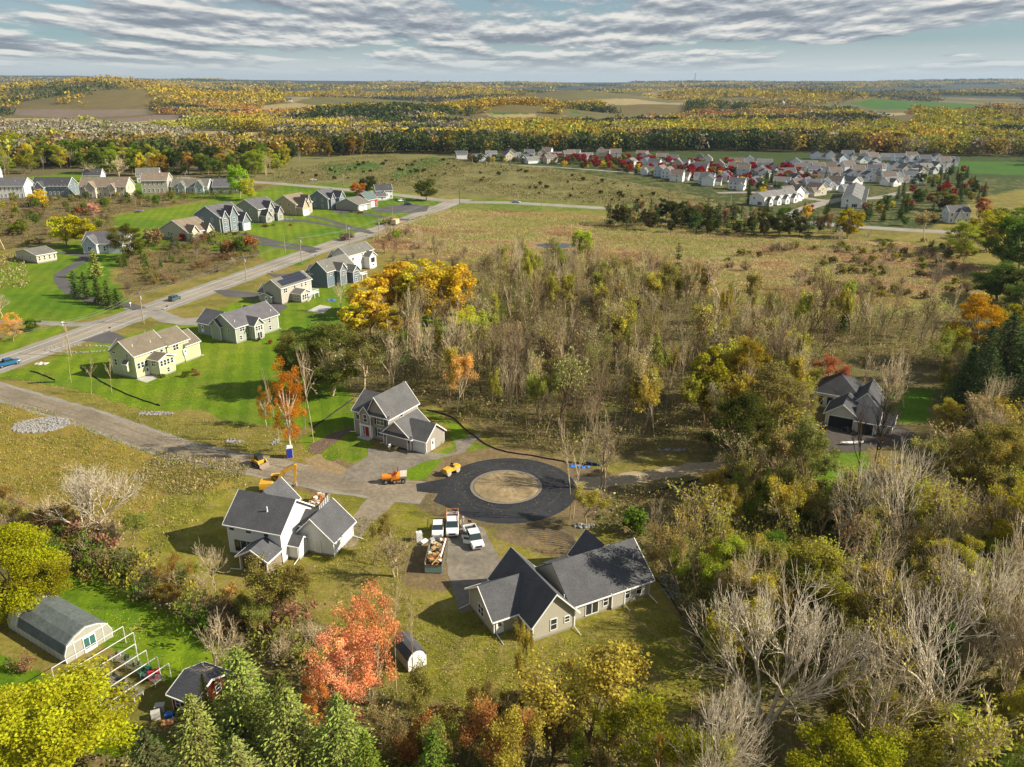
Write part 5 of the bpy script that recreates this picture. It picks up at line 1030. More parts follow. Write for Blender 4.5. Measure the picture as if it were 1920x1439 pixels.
# ---- mailboxes
for px_, py_, lb in ((207, 622, 'black mailbox at the dark drive of the sage green house'), (314, 581, 'black mailbox at the pale drive of the grey green house'), (511, 515, 'black mailbox before the solar roofed house'), (592, 484, 'black mailbox before the slate blue house'), (245, 575, 'white mailbox at the left drive across the road'), (118, 612, 'white mailbox beside the long pale drive'), (688, 447, 'dark mailbox on the far verge')):
    x, y = P(px_, py_); t = thing('mailbox', lb, 'mailbox', (x, y, 0), R(-18)); b = MB(); b.box(-.05, .05, -.05, .05, 0, 1.0); obj('post', b, M_trim if 'white' in lb else M_pole, t)
    b = MB(); b.prism([(-.14, 1.0), (.14, 1.0), (.14, 1.2), (.07, 1.3), (-.07, 1.3), (-.14, 1.2)], -.35, .3); obj('box', b, M_trim if 'white' in lb else M_black, t); b = MB(); b.box(.142, .155, -.1, -.05, 1.15, 1.38); obj('flag', b, M_tail, t)
# ---- silt fences, tarps, rocks
M_silt = mat('silt_cloth', (.02, .02, .022), .8, 2, .2)
for ln, lb in (([(56,697),(75,702),(104,714)], 'black silt fence running down to the corner on the left lawn'), ([(52,720),(80,719),(104,717)], 'black silt fence lying beside the gravel road at left'), ([(150,690),(200,722),(250,745),(300,762)], 'low dark edging below the sage green house'),
               ([(585,803),(610,787),(640,765),(664,748)], 'silt fence curving behind the taupe house'), ([(800,770),(846,783),(880,812),(930,843),(1010,858),(1065,868),(1120,875)], 'long black silt fence between the wood and the turning circle'),
               ([(1225,1082),(1248,1108),(1275,1150),(1300,1185),(1316,1215)], 'black silt fence to the right of the grey ranch house'), ([(1208,932),(1250,916),(1310,900)], 'grey silt fence beside the dirt track')):
    w_ = smooth_line(PP(*ln), 1.2); b = MB(); rn = random.Random(5); n = len(w_)
    V = []; 
    for x, y in w_: q = rn.uniform(-.12, .12); V += [(x, y+q, 0), (x+rn.uniform(-.08, .08), y+.02+q, .28+rn.uniform(-.14, .1)), (x, y+.02+q, 0), (x+rn.uniform(-.02, .02), y+.04+q, .26)]
    F = []
    for i in range(n-1):
        a = 4*i; F += [(a, a+4, a+5, a+1), (a+2, a+3, a+7, a+6), (a+1, a+5, a+7, a+3)]
    b.add(V, F); t = thing('silt_fence', lb, 'silt fence', (0, 0, 0)); obj('fabric', b, M_silt, t); s = MB()
    for x, y in w_[::2]: s.box(x-.03, x+.03, y+.10, y+.16, 0, .6)
    obj('stake', s, M_pole, t); s_ = t.children[-1]; s_['kind'] = 'stuff'
def crumple(name, label, cat, px_, py_, lx, ly, m, seed, h_=.35, rz=0):
    rn = random.Random(seed); n, k = 14, 7; V = [((i/(n-1)-.5)*lx+rn.uniform(-.1, .1), (j/(k-1)-.5)*ly*(.7+.3*math.sin(i*.9+seed))+rn.uniform(-.1, .1), .03+rn.uniform(0, h_)*(0 < i < n-1)*(0 < j < k-1)) for i in range(n) for j in range(k)]
    F = [(i*k+j, (i+1)*k+j, (i+1)*k+j+1, i*k+j+1) for i in range(n-1) for j in range(k-1)]; b = MB(); b.add(V, F); o = obj(name, b, m); o.location = (*P(px_, py_), .02); o.rotation_euler.z = rz; return tag(o, label, cat)
M_blue = mat('blue_tarp', (.02, .14, .52), .5, 2, .2)
crumple('tarp', 'blue plastic sheet spread on the grass behind the turning circle', 'tarp', 1087, 876, 3.6, 1.3, M_blue, 1, rz=-.15); crumple('tarp', 'narrow dark blue sheet above the larger blue sheet', 'tarp', 1112, 871, 2.8, .5, mat('dark_blue_tarp', (.01, .05, .2), .5, 2, .2), 4, rz=-.5)
crumple('tarp', 'pale grey sheet beside the trunk at the dirt track', 'tarp', 1125, 918, 2.2, .6, M_conc, 7, rz=.4); crumple('tarp', 'blue cover lying under the deck of the slate blue house', 'tarp', 672, 556, 6, 3, mat('deep_blue', (.03, .10, .30), .5, 2, .3), 8, .5, .4)
crumple('tarp', 'white cloth heap on the verge near the blue pickup', 'tarp', 78, 683, 3, 2, M_conc, 9, .4); crumple('tarp', 'blue cover on the white deck house patio', 'tarp', 622, 563, 3.2, 2, M_blue, 12, .3)
def rocks(label, px_, py_, rx, ry, n, seed, r=(.15, .5), col=(.36, .35, .33), ring=0):
    rn = random.Random(seed); b = MB(); x0, y0 = P(px_, py_)
    for i in range(n):
        a = rn.uniform(0, 6.28); q = math.sqrt(rn.uniform(ring, 1)); x, y = x0+rx*q*math.cos(a), y0+ry*q*math.sin(a); s = rn.uniform(*r); k = len(b.v); b.ball((0, 0, 0), s, 5, 4, rn.uniform(.7, 1.3), rn.uniform(.7, 1.3), rn.uniform(.5, .9))
        M = Matrix.Translation((x, y, s*.3)) @ Matrix.Rotation(rn.uniform(0, 6), 4, 'Z') @ Matrix.Rotation(rn.uniform(-.6, .6), 4, 'X'); b.v[k:] = [tuple(M @ Vector((p[0]*rn.uniform(.85, 1.15), p[1], p[2]))) for p in b.v[k:]]
    return tag(obj('rock_bed', b, mat('rock_grey', col, .9, 1.2, .3)), label, 'rocks', kind='stuff')
rocks('oval bed of pale broken stone beside the gravel road at left', 77, 798, 5.6, 4.0, 900, 1, (.12, .30), (.25, .24, .225)); rocks('small heap of stones on the slope above the gravel road', 440, 828, 1.8, 1.0, 90, 2, (.1, .3), (.34, .28, .24))
rocks('line of pale stones where the lawn drains, above the gravel road', 292, 776, 3.8, 1.0, 150, 3, (.12, .3)); rocks('stones at the foot of the leaning trunk beside the ranch', 1095, 987, 1.8, .6, 40, 4, (.15, .35)); rocks('short strip of pale stones in the ditch', 516, 829, .6, 1.7, 60, 5, (.1, .25))
rocks('stones edging the flower bed beside the main road', 150, 655, 9.5, 3.2, 220, 6, (.12, .3), (.40, .33, .30), .72); rocks('stones along the wood edge at right', 1260, 845, 3.5, .5, 40, 7, (.15, .35)); rocks('stones along the fence right of the ranch', 1255, 1098, 1.4, 3.2, 90, 8, (.1, .25))
rocks('low wall of stones before the third house of the row', 520, 412, 8, 1.2, 160, 9, (.2, .45), (.45, .42, .38)); rocks('pale stones scattered beside the rubble mound', 330, 868, 5, 2, 60, 10, (.1, .3))
# trampoline, play set, canoe, bikes
x, y = P(262, 398); t = thing('trampoline', 'round trampoline with a pale rim on the upper lawn', 'trampoline', (x, y, 0)); b = MB(); b.tube((0, 0, .85), (0, 0, .88), 2.0, 2.0, 24); obj('mat', b, M_black, t); b = MB()
for i in range(24):
    a0, a1 = i*math.pi/12, (i+1)*math.pi/12; b.tube((2.1*math.cos(a0), 2.1*math.sin(a0), .9), (2.1*math.cos(a1), 2.1*math.sin(a1), .9), .12, .12, 5)
obj('rim', b, mat('trampoline_pad', (.35, .22, .42), .6), t)
for i in range(6): b = MB(); a0 = i*math.pi/3; b.tube((2.05*math.cos(a0), 2.05*math.sin(a0), 0), (2.05*math.cos(a0), 2.05*math.sin(a0), .85), .04, .04, 5); obj('leg', b, M_rim, t)
def canoe(label, px_, py_, rz, m):
    t = thing('canoe', label, 'canoe', (*P(px_, py_), .1), rz); V = []; F = []; n = 12
    for i in range(n+1):
        u = i/n*2-1; w_ = .45*(1-abs(u)**2.4)+.01; z_ = .12*u*u
        V += [(u*2.4, -w_, .42+z_*1.6), (u*2.4, -w_*.7, .1+z_), (u*2.4, w_*.7, .1+z_), (u*2.4, w_, .42+z_*1.6)]
        if i: a = 4*i-4; F += [(a, a+1, a+5, a+4), (a+1, a+2, a+6, a+5), (a+2, a+3, a+7, a+6)]
    b = MB(); b.add(V, F); obj('hull', b, m, t); b = MB(); b.box(-1.1, -.9, -.4, .4, .36, .4).box(.8, 1.0, -.4, .4, .36, .4); obj('seat', b, mat('wood_skid', (.35, .22, .12)), t)
canoe('white canoe lying on the dark gravel before the open garage', 1597, 834, .15, M_wpaint); canoe('pale canoe lying left of the motorcycle among bare branches', 1532, 802, .7, mat('pale_hull', (.5, .52, .55), .5))
x, y = P(1584, 808); t = thing('quad_bike', 'dark quad bike standing before the open garage of the white house', 'quad bike', (x, y, 0), -.5); body_loft([(-.8, .3, .25, .45, .8), (0, .3, .2, .4, .9), (.5, .35, .25, .45, .95), (.9, .3, .2, .45, .75)], mat('dark_green', (.02, .05, .04), .4), 'body', t)
b = MB(); b.box(-.6, .1, -.18, .18, .88, 1.0); obj('seat', b, M_black, t); b = MB(); b.tube((.4, -.4, 1.15), (.4, .4, 1.15), .025, .025, 5).tube((.5, 0, .9), (.4, 0, 1.15), .03, .03, 5); obj('handlebar', b, M_black, t)
for xx in (-.6, .65):
    for yy in (-.5, .5): wheel(t, xx, yy, .3, .25)
x, y = P(772, 620); t = thing('play_tower', 'orange wooden play tower beyond the yellow trees', 'play tower', (x, y, 0), .4); b = MB()
for i in (-1, 1):
    for j in (-1, 1): b.box(i*1.2-.07, i*1.2+.07, j*1.0-.07, j*1.0+.07, 0, 3)
obj('post', b, mat('play_wood', (.50, .20, .05), .8), t); b = MB(); b.box(-1.3, 1.3, -1.1, 1.1, 1.4, 1.5).box(-1.3, -1.22, -1.1, 1.1, 1.5, 2.2).box(-1.3, 1.3, -1.1, -1.02, 1.5, 2.2); obj('platform', b, mat('play_wood', (.50, .20, .05)), t); b = MB(); b.prism([(-1.5, 2.9), (1.5, 2.9), (0, 3.7)], -1.3, 1.3); obj('roof', b, mat('play_roof', (.60, .26, .07), .8), t)
# ---- greenhouse and nursery yard
GX, GY = P(125.8, 1245.3); t = thing('greenhouse', 'long arched greenhouse under white film and grey shade cloth at lower left', 'greenhouse', (GX, GY, 0), R(58))
arch = [(0, 0), (-.05, 1.2), (.45, 2.3), (1.5, 2.95), (3, 3.4), (4.5, 2.95), (5.55, 2.3), (6.05, 1.2), (6, 0)]
def shell(mb, pr, y0, y1, th, n=1):
    for (x0, z0), (x1, z1) in zip(pr, pr[1:]):
        c = Vector((3, 0, 1)); 
        def o(x, z, k): d = (Vector((x, 0, z))-c).normalized(); return (x+d.x*k, z+d.z*k)
        a, b_, c_, d_ = o(x0, z0, 0), o(x1, z1, 0), o(x1, z1, th), o(x0, z0, th)
        mb.add([(a[0], y0, a[1]), (b_[0], y0, b_[1]), (c_[0], y0, c_[1]), (d_[0], y0, d_[1]), (a[0], y1, a[1]), (b_[0], y1, b_[1]), (c_[0], y1, c_[1]), (d_[0], y1, d_[1])], [(0, 1, 2, 3), (7, 6, 5, 4), (0, 4, 5, 1), (1, 5, 6, 2), (2, 6, 7, 3), (3, 7, 4, 0)])
b = MB(); shell(b, arch, 0, 13, .03); obj('film_cover', b, mat('white_film', (.42, .42, .37), .45, .8, .12), t)
b = MB()
for k in range(9): shell(b, arch[1:-2], .25+k*1.15, .25+k*1.15+1.13, .07 + .01*(k % 2))
obj('shade_cloth', b, mat('shade_cloth', (.10, .115, .11), .8, .8, .2, ns2=3, na2=.2), t)
b = MB()
for k in range(0, 14): 
    for (x0, z0), (x1, z1) in zip(arch, arch[1:]): b.tube((x0, k-.02*(k == 0), z0), (x1, k, z1), .05, .05, 5)
obj('hoop', b, M_trim, t)
b = MB(); n = len(arch); b.add([(x, .0, z) for x, z in arch]+[(x, .04, z) for x, z in arch], [tuple(range(n)), tuple(range(2*n-1, n-1, -1))]); obj('end_wall', b, mat('end_film', (.33, .32, .27), .6, 1, .1), t)
b = MB(); b.add([(x, 13.0, z) for x, z in arch]+[(x, 12.96, z) for x, z in arch], [tuple(range(n)), tuple(range(2*n-1, n-1, -1))]); obj('end_wall', b, mat('end_film', (.45, .43, .36)), t)
b = MB(); b.box(2.3, 3.9, -.10, -.01, 0, 2.2); d_ = obj('door', b, M_trim, t)
for x0 in (2.4, 3.15): b = MB(); b.box(x0, x0+.65, -.13, -.10, .5, 2.0); obj('pane', b, mat('teal_pane', (.04, .13, .12), .3), d_)
b = MB()
for x0 in (1.2, 4.9): b.box(x0-.04, x0+.04, -.06, -.01, 0, 2.6)
b.box(.3, 5.7, -.065, -.012, 2.25, 2.33); obj('end_frame', b, M_trim, t)
M_pvc = mat('galvanised', (.55, .54, .54), .5); t = thing('shade_frame', 'open white pipe frame above the plant benches beside the greenhouse', 'pipe frame', (GX, GY, 0), R(20))
b = MB(); u = Vector((.79, .61, 0)); v_ = Vector((.61, -.79, 0)); o0 = Vector((-.7, -3.7, 0))
for k in range(6):
    p = o0+v_*(k*2.15)+u*(0 if k < 2 else .4); q = p+u*(9.0 if k < 2 else 7.4)
    b = MB(); b.tube((p.x, p.y, 2.5), (q.x, q.y, 2.5), .055, .055, 6)
    obj('cross_bar', b, M_pvc, t)
    for e in (p, q): b = MB(); b.tube((e.x, e.y, 0), (e.x, e.y, 2.5), .05, .05, 6); obj('post', b, M_pvc, t)
rn = random.Random(3)
M_bench = mat('bench_mesh', (.30, .30, .32), .8, 3, .3)
for bi, (uo, lb) in enumerate(((1.4, 'left'), (3.9, 'centre'), (6.6, 'right'))):
    t = thing('plant_bench', lb+' wire topped plant bench between the greenhouse and the red shed', 'plant bench', (GX, GY, 0), R(20), 'plant benches')
    p0 = o0+u*uo+v_*1.6; L_ = 8.8; b = MB()
    ca = Matrix.Translation((p0.x, p0.y, 0)) @ Matrix.Rotation(math.atan2(v_.y, v_.x), 4, 'Z')
    for i in range(9): b.box(0, L_, -.62+i*.155-.02, -.62+i*.155+.02, .80, .84, ca)
    for x in np.arange(0, L_+.1, 1.1): b.box(x-.02, x+.02, -.65, .65, .76, .80, ca)
    obj('bench_top', b, M_bench, t)
    for x in (.1, 2.9, 5.8, 8.6):
        for y in (-.55, .55): b = MB(); b.box(x-.04, x+.04, y-.04, y+.04, 0, .76, ca); obj('leg', b, M_pvc, t)
    G0 = Matrix.Translation((GX, GY, 0)) @ Matrix.Rotation(R(20), 4, 'Z') @ ca
    for i in range(13):
        kind = rn.choice(('pot', 'pot', 'tray')); lx, ly = rn.uniform(.4, 8.4), rn.uniform(-.4, .4); Mp = G0 @ Matrix.Translation((lx, ly, .84)); b = MB()
        if kind == 'pot': b.tube((0, 0, 0), (0, 0, .22), .10, .15, 8)
        else: b.box(-.28, .28, -.2, .2, 0, .08)
        tt = thing('potted_plant' if kind == 'pot' else 'plant_tray', '', '', (0, 0, 0)); tt.matrix_world = Mp
        tag(tt, ('small pot plant' if kind == 'pot' else 'flat seedling tray')+' standing on the '+lb+' plant bench', 'pot plant' if kind == 'pot' else 'plant tray', 'pots and trays on the benches')
        obj('pot', b, mat('pot_%d' % (i % 3), ((.10, .04, .02), (.03, .05, .04), (.04, .04, .05))[i % 3], .8), tt); b = MB()
        for q in range(26): a = rn.uniform(0, 6.28); r_ = rn.uniform(0, .2); z_ = rn.uniform(.15, .45); s = .07; b.add([(r_*math.cos(a)-s, r_*math.sin(a), z_), (r_*math.cos(a), r_*math.sin(a)-s, z_+.05), (r_*math.cos(a)+s, r_*math.sin(a), z_+.03), (r_*math.cos(a), r_*math.sin(a)+s, z_+.06)], [(0, 1, 2, 3)])
        obj('leaves', b, mat('pot_leaf_%d' % (i % 4), ((.06, .12, .02), (.12, .07, .03), (.05, .09, .04), (.16, .14, .05))[i % 4], .9), tt)
def crate(label, lx, ly, rz, s, m, h_=.4):
    M = Matrix.Translation((GX, GY, 0)) @ Matrix.Rotation(R(20), 4, 'Z') @ Vector((lx, ly, 0)); t = thing('crate', label, 'crate', (M.x, M.y, 0), rz); b = MB(); b.box(-s, s, -s*.7, s*.7, 0, .05).box(-s, -s+.05, -s*.7, s*.7, .05, h_).box(s-.05, s, -s*.7, s*.7, .05, h_).box(-s+.05, s-.05, -s*.7, -s*.7+.05, .05, h_).box(-s+.05, s-.05, s*.7-.05, s*.7, .05, h_); obj('side', b, m, t); b = MB(); b.box(-s-.03, s+.03, -s*.7-.03, s*.7+.03, h_, h_+.05); obj('lid', b, m, t)
crate('green crate among the plant benches', 9.2, -5.4, .5, .6, mat('crate_green', (.01, .25, .13), .5), .9); crate('red crate next to the green crate', 10.1, -6.3, .5, .6, mat('crate_red', (.50, .03, .05), .5), .9)
crate('pale crate beside the red shed door', 11.0, -12.2, .2, .5, M_conc, .8); crate('second pale crate nearest the red shed', 10.6, -13.3, .4, .45, M_conc, .9); crate('blue barrel shaped crate behind the red shed corner', 12.0, -13.6, .1, .4, M_blue, .5); crate('orange board crate on the ground beside the shed', 11.8, -14.6, .3, .6, mat('crate_wood', (.42, .20, .08), .8), .2)
# ------------------------------------------------------------------ vegetation
rs = np.random.RandomState(7)
def tubes(segs, n):
    "segs: (k,8) p0 p1 r0 r1 -> arrays"
    s = np.asarray(segs, float); p0, p1, r0, r1 = s[:, :3], s[:, 3:6], s[:, 6], s[:, 7]
    d = p1-p0; d /= np.linalg.norm(d, axis=1, keepdims=True)+1e-9
    ref = np.where(np.abs(d[:, 2:3]) < .9, np.array([[0, 0, 1.]]), np.array([[1., 0, 0]])); a = np.cross(d, ref); a /= np.linalg.norm(a, axis=1, keepdims=True)+1e-9; b = np.cross(d, a)
    t = np.arange(n)*2*np.pi/n; ca, sa = np.cos(t)[None, :, None], np.sin(t)[None, :, None]
    ring = a[:, None, :]*ca+b[:, None, :]*sa
    V = np.concatenate([p0[:, None]+ring*r0[:, None, None], p1[:, None]+ring*r1[:, None, None]], 1).reshape(-1, 3)
    k = np.arange(len(s))[:, None]*2*n; i = np.arange(n)[None]; j = (i+1) % n
    return V, np.stack([k+i, k+j, k+n+j, k+n+i], -1).reshape(-1, 4)
def skeleton(seed, h, levels, first, spread, up=.35, trunk=.35, r0=.02, curve=.18, ratio=.62, forks=1):
    "recursive branching; returns segments per level and tips"
    q = random.Random(seed); out = [[] for _ in range(levels+1)]; tips = []
    def grow(p, d, L, r, lv):
        n = 4 if lv < 2 else 3; pts = [p]; dd = d
        for i in range(n):
            dd = (dd+Vector((q.gauss(0, curve), q.gauss(0, curve), q.gauss(0, curve)*.6+up*.16))).normalized(); np_ = pts[-1]+dd*(L/n)
            ra, rb = r*(1-.6*i/n), r*(1-.6*(i+1)/n); out[lv].append((*pts[-1], *np_, ra, rb)); pts.append(np_)
        if lv == levels: tips.append((pts[-1], dd)); tips.append((pts[-2], dd)); return
        k = first[lv]
        for i in range(k):
            f = q.uniform(.35 if lv else trunk, 1.0) if i else 1.0; idx = f*n; a = min(int(idx), n-1); bp = pts[a].lerp(pts[a+1], idx-a)
            ax = dd.orthogonal().normalized(); ax.rotate(Matrix.Rotation(q.uniform(0, 6.283), 3, dd)); ang = spread*q.uniform(.55, 1.25)*(1 if i else .35)
            nd = dd.copy(); nd.rotate(Matrix.Rotation(ang, 3, ax)); nd = (nd+Vector((0, 0, up))).normalized()
            grow(bp, nd, L*ratio*q.uniform(.75, 1.2)*(1.15-.35*f if lv else 1.25-.5*f), r*.52, lv+1)
    for f in range(forks):
        d = Vector((q.uniform(-.12, .12)*(1+forks), q.uniform(-.12, .12)*(1+forks), 1)).normalized(); grow(Vector((q.uniform(-.3, .3)*(forks > 1), q.uniform(-.3, .3)*(forks > 1), -.1)), d, h*.55, h*r0, 0)
    return out, tips
def diamonds(c, s, rnd, flat=.0, asp=.62, droop=None):
    n = len(c); a = rnd.normal(size=(n, 3)); a[:, 2] *= (1-flat)
    if droop is not None: a = droop+a*.25
    a /= np.linalg.norm(a, axis=1, keepdims=True)+1e-9; b = rnd.normal(size=(n, 3)); b -= a*np.sum(a*b, 1, keepdims=True); b /= np.linalg.norm(b, axis=1, keepdims=True)+1e-9
    s = np.broadcast_to(np.asarray(s).reshape(-1, 1), (n, 1)); V = np.stack([c-a*s, c-b*s*asp, c+a*s, c+b*s*asp], 1).reshape(-1, 3)
    return V, np.arange(4*n).reshape(-1, 4)
M_bark = None
def bark_mat():
    m = bpy.data.materials.new('bark'); m.use_nodes = True; t = m.node_tree; b = t.nodes['Principled BSDF']; oi = N(t, 'ShaderNodeObjectInfo'); tc = N(t, 'ShaderNodeTexCoord')
    n = N(t, 'ShaderNodeTexNoise'); n.inputs['Scale'].default_value = 3; n.inputs['Detail'].default_value = 4; t.links.new(tc.outputs['Object'], n.inputs['Vector'])
    t.links.new(mixc(t, 1.0, oi.outputs['Color'], ramp(t, n.outputs[0], [(.3, .6), (.7, 1.3)]), 'MULTIPLY'), b.inputs['Base Color']); b.inputs['Roughness'].default_value = .95; b.inputs['Specular IOR Level'].default_value = .1; return m
M_bark = bark_mat(); M_leaf = leaf_mat('leaf'); M_needle = leaf_mat('needles', transl=.1); M_leafc = leaf_mat('leaf_by_face', obj=False, transl=.25)
PROTO = {}
def fit(parts, h0, w0=None):
    "scale so that the tree stands h0 tall (and w0 wide)"
    zmax = max(V[:, 2].max() for V in parts); k = h0/zmax; kk = k
    if w0:
        al = parts[-1]; wd = np.percentile(np.hypot(al[:, 0], al[:, 1]), 94)*2; kk = w0/wd
    return [V*np.array([kk, kk, k]) for V in parts]
def make_bare(key, seed, first, spread, up, trunk, h0=10, w0=6, r0=.016, ratio=.62, forks=1, n2=3, curve=.18, leaves=0, ls=.14, minr=.016):
    L = len(first); sk, tips = skeleton(seed, h0, L, first, spread, up, trunk, r0, curve, ratio, forks)
    a = np.array(sk[0]+sk[1]); b = np.array([x for l in sk[2:] for x in l]); b[:, 6:8] = np.maximum(b[:, 6:8], minr)
    Va, Fa = tubes(a, 6); Vb, Fb = tubes(b, n2); parts = [Va, Vb]
    if leaves:
        rnd = np.random.RandomState(seed); T = np.array([tuple(t[0]) for t in tips]); c = T[rnd.randint(0, len(T), leaves)]+rnd.normal(size=(leaves, 3))*.28; Vl, Fl = diamonds(c, ls*rnd.uniform(.6, 1.3, leaves), rnd); parts.append(Vl)
    zmax = max(V[:, 2].max() for V in parts); wd = np.percentile(np.hypot(Vb[:, 0], Vb[:, 1]), 95)*2; S = np.array([w0/wd, w0/wd, h0/zmax])
    out = [('trunk', npmesh('trunk', Va*S, Fa, M_bark), 'b'), ('branches', npmesh('branches', Vb*S, Fb, M_bark), 'b')]
    if leaves: out.append(('crown', npmesh('crown', Vl*S, Fl, M_leaf, attrs=np.clip(np.random.RandomState(seed).rand(leaves)*.8+.1+.25*np.sin(c[:, 0]*1.7+c[:, 2]*1.3), 0, 1)), 'l'))
    PROTO.setdefault(key, []).append((out, h0, w0))
def make_full(key, seed, nl, ls, h0=10, w0=8, base=.22, clumps=26, cr=.30, shape='round', sk_first=(6, 4), bare_low=False):
    rnd = np.random.RandomState(seed); H = h0; cz0 = H*base; cen = []
    while len(cen) < clumps:
        p = rnd.uniform(-1, 1, 3); r = np.linalg.norm(p)
        if r > 1 or r < .45: continue
        z = (p[2]+1)/2
        wk = {'round': 1, 'tall': 1, 'cone': (1.15-z), 'vase': .55+.6*z, 'flat': 1}[shape]
        cen.append((p[0]*w0/2*wk*.82, p[1]*w0/2*wk*.82, cz0+z*(H-cz0)*.92))
    cen = np.array(cen); w_ = rnd.uniform(.6, 1.3, clumps); idx = rnd.choice(clumps, nl, p=w_/w_.sum()); R_ = cr*w0*.5*w_[idx][:, None]
    d = rnd.normal(size=(nl, 3)); d /= np.linalg.norm(d, axis=1, keepdims=True); c = cen[idx]+d*R_*(rnd.rand(nl, 1)**.45)*np.array([1, 1, .8])
    V, F = diamonds(c, ls*rnd.uniform(.55, 1.3, nl), rnd, flat=.2)
    vv = np.clip(.5+(rnd.rand(clumps)-.5)[idx]*.55+(rnd.rand(nl)-.5)*.6, 0, 1)
    sk, tips = skeleton(seed, H*.8, 2, sk_first, .75, .3, .3, .022, .12, .6); s = [x for l in sk for x in l]
    s += [(0, 0, H*.3+rnd.rand(), *cc, H*.008, H*.003) for cc in cen[:12]]
    Va, Fa = tubes(s, 5); zm = Va[:, 2].max(); Va[:, 2] *= min(1, H*.86/zm); rad = np.hypot(Va[:, 0], Va[:, 1]); k = np.minimum(1, w0*.42/np.maximum(rad, .01)); Va[:, 0] *= k; Va[:, 1] *= k
    PROTO.setdefault(key, []).append(([('trunk', npmesh('trunk', Va, Fa, M_bark), 'b'), ('crown', npmesh('crown', V, F, M_leaf, attrs=vv), 'l')], h0, w0))
def make_conifer(key, seed, h0=10, w0=4.6, layers=30, nb=9, nq=9, ls=.26, gap=.0):
    rnd = np.random.RandomState(seed); C_ = []; D_ = []; v = []; segs = [(0, 0, -.1, 0, 0, h0*.5, h0*.016, h0*.01), (0, 0, h0*.5, 0, 0, h0*.97, h0*.01, h0*.002)]
    for l in range(layers):
        f = (l+.5)/layers; z = h0*(.06+.93*f); R_ = w0/2*(1-f)**.72*rnd.uniform(.8, 1.12)+.08; n = max(4, int(nb*(1-f*.55)))
        if rnd.rand() < gap: continue
        a0 = rnd.rand()*6.28
        for b in range(n):
            a = a0+b*6.283/n+rnd.normal()*.15; r_ = R_*rnd.uniform(.55, 1.22); vb = rnd.rand()
            if l % 2 == 0: segs.append((0, 0, z, r_*.8*math.cos(a), r_*.8*math.sin(a), z-r_*.12, .03, .01))
            m = max(3, int(nq*(.35+.65*(1-f))))
            for k in range(m):
                t = (k+.6)/m; side = rnd.normal()*.16*r_*(1-t*.4); x = r_*t*math.cos(a)-side*math.sin(a); y = r_*t*math.sin(a)+side*math.cos(a)
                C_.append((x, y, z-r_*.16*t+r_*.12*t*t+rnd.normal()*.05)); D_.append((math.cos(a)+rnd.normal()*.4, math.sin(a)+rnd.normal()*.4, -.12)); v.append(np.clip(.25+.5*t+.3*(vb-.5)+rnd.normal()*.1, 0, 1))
    C_ = np.array(C_); V, F = diamonds(C_, ls*rnd.uniform(.6, 1.25, len(C_)), rnd, droop=np.array(D_), asp=.5); Va, Fa = tubes(segs, 5)
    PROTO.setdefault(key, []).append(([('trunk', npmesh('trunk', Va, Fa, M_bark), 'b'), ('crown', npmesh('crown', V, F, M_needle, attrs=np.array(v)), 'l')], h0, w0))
for s in range(4): make_bare('bare_big', 40+s, (7, 6, 4, 3), .62, .14, .22, 12, 10, .019, .68, forks=1+(s % 2)*2, minr=.015, curve=.15)
for s in range(5): make_bare('bare', 60+s, (8, 6, 5), .68, .2, .35, 12, 6.5, .015, .62, forks=1+(s == 2), minr=.022, curve=.2)
for s in range(5): make_bare('fuzzy', 260+s, (7, 6, 5), .66, .2, .32, 12, 6.5, .015, .62, leaves=800, ls=.15, minr=.024, curve=.18)
for s in range(3): make_bare('pole', 80+s, (9, 4, 3), .75, .15, .5, 12, 4.2, .010, .42, minr=.026)
for s in range(4): make_bare('sparse', 100+s, (6, 5, 5), .6, .3, .3, 11, 7, .014, .64, leaves=7000, ls=.105, minr=.016)
for s in range(4): make_bare('sparse_mid', 120+s, (6, 5, 4), .6, .3, .3, 11, 6, .013, .62, leaves=3000, ls=.17, minr=.022)
for s in range(2): make_full('full_big', 140+s, 42000, .105, 11, 11, .10, 90, .22)
for s in range(4): make_full('full', 150+s, 4200, .24, 11, 8, .16, 40, .27)
for s in range(3): make_full('tall', 160+s, 4200, .22, 12, 5.5, .18, 34, .34, 'tall')
for s in range(2): make_full('maple', 170+s, 10500, .085, 11, 7.5, .12, 60, .20, 'tall')
for s in range(3): make_full('near', 240+s, 22000, .09, 11, 7.5, .12, 64, .21, 'tall')
for s in range(3): make_full('round', 180+s, 1100, .34, 6, 6, .08, 22, .34)
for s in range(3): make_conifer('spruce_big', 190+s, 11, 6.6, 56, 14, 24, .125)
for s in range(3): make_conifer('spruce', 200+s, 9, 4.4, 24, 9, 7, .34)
make_conifer('pine', 210, 11, 6, 18, 8, 8, .42, gap=.25); make_conifer('pine', 211, 11, 6, 16, 8, 8, .42, gap=.3)
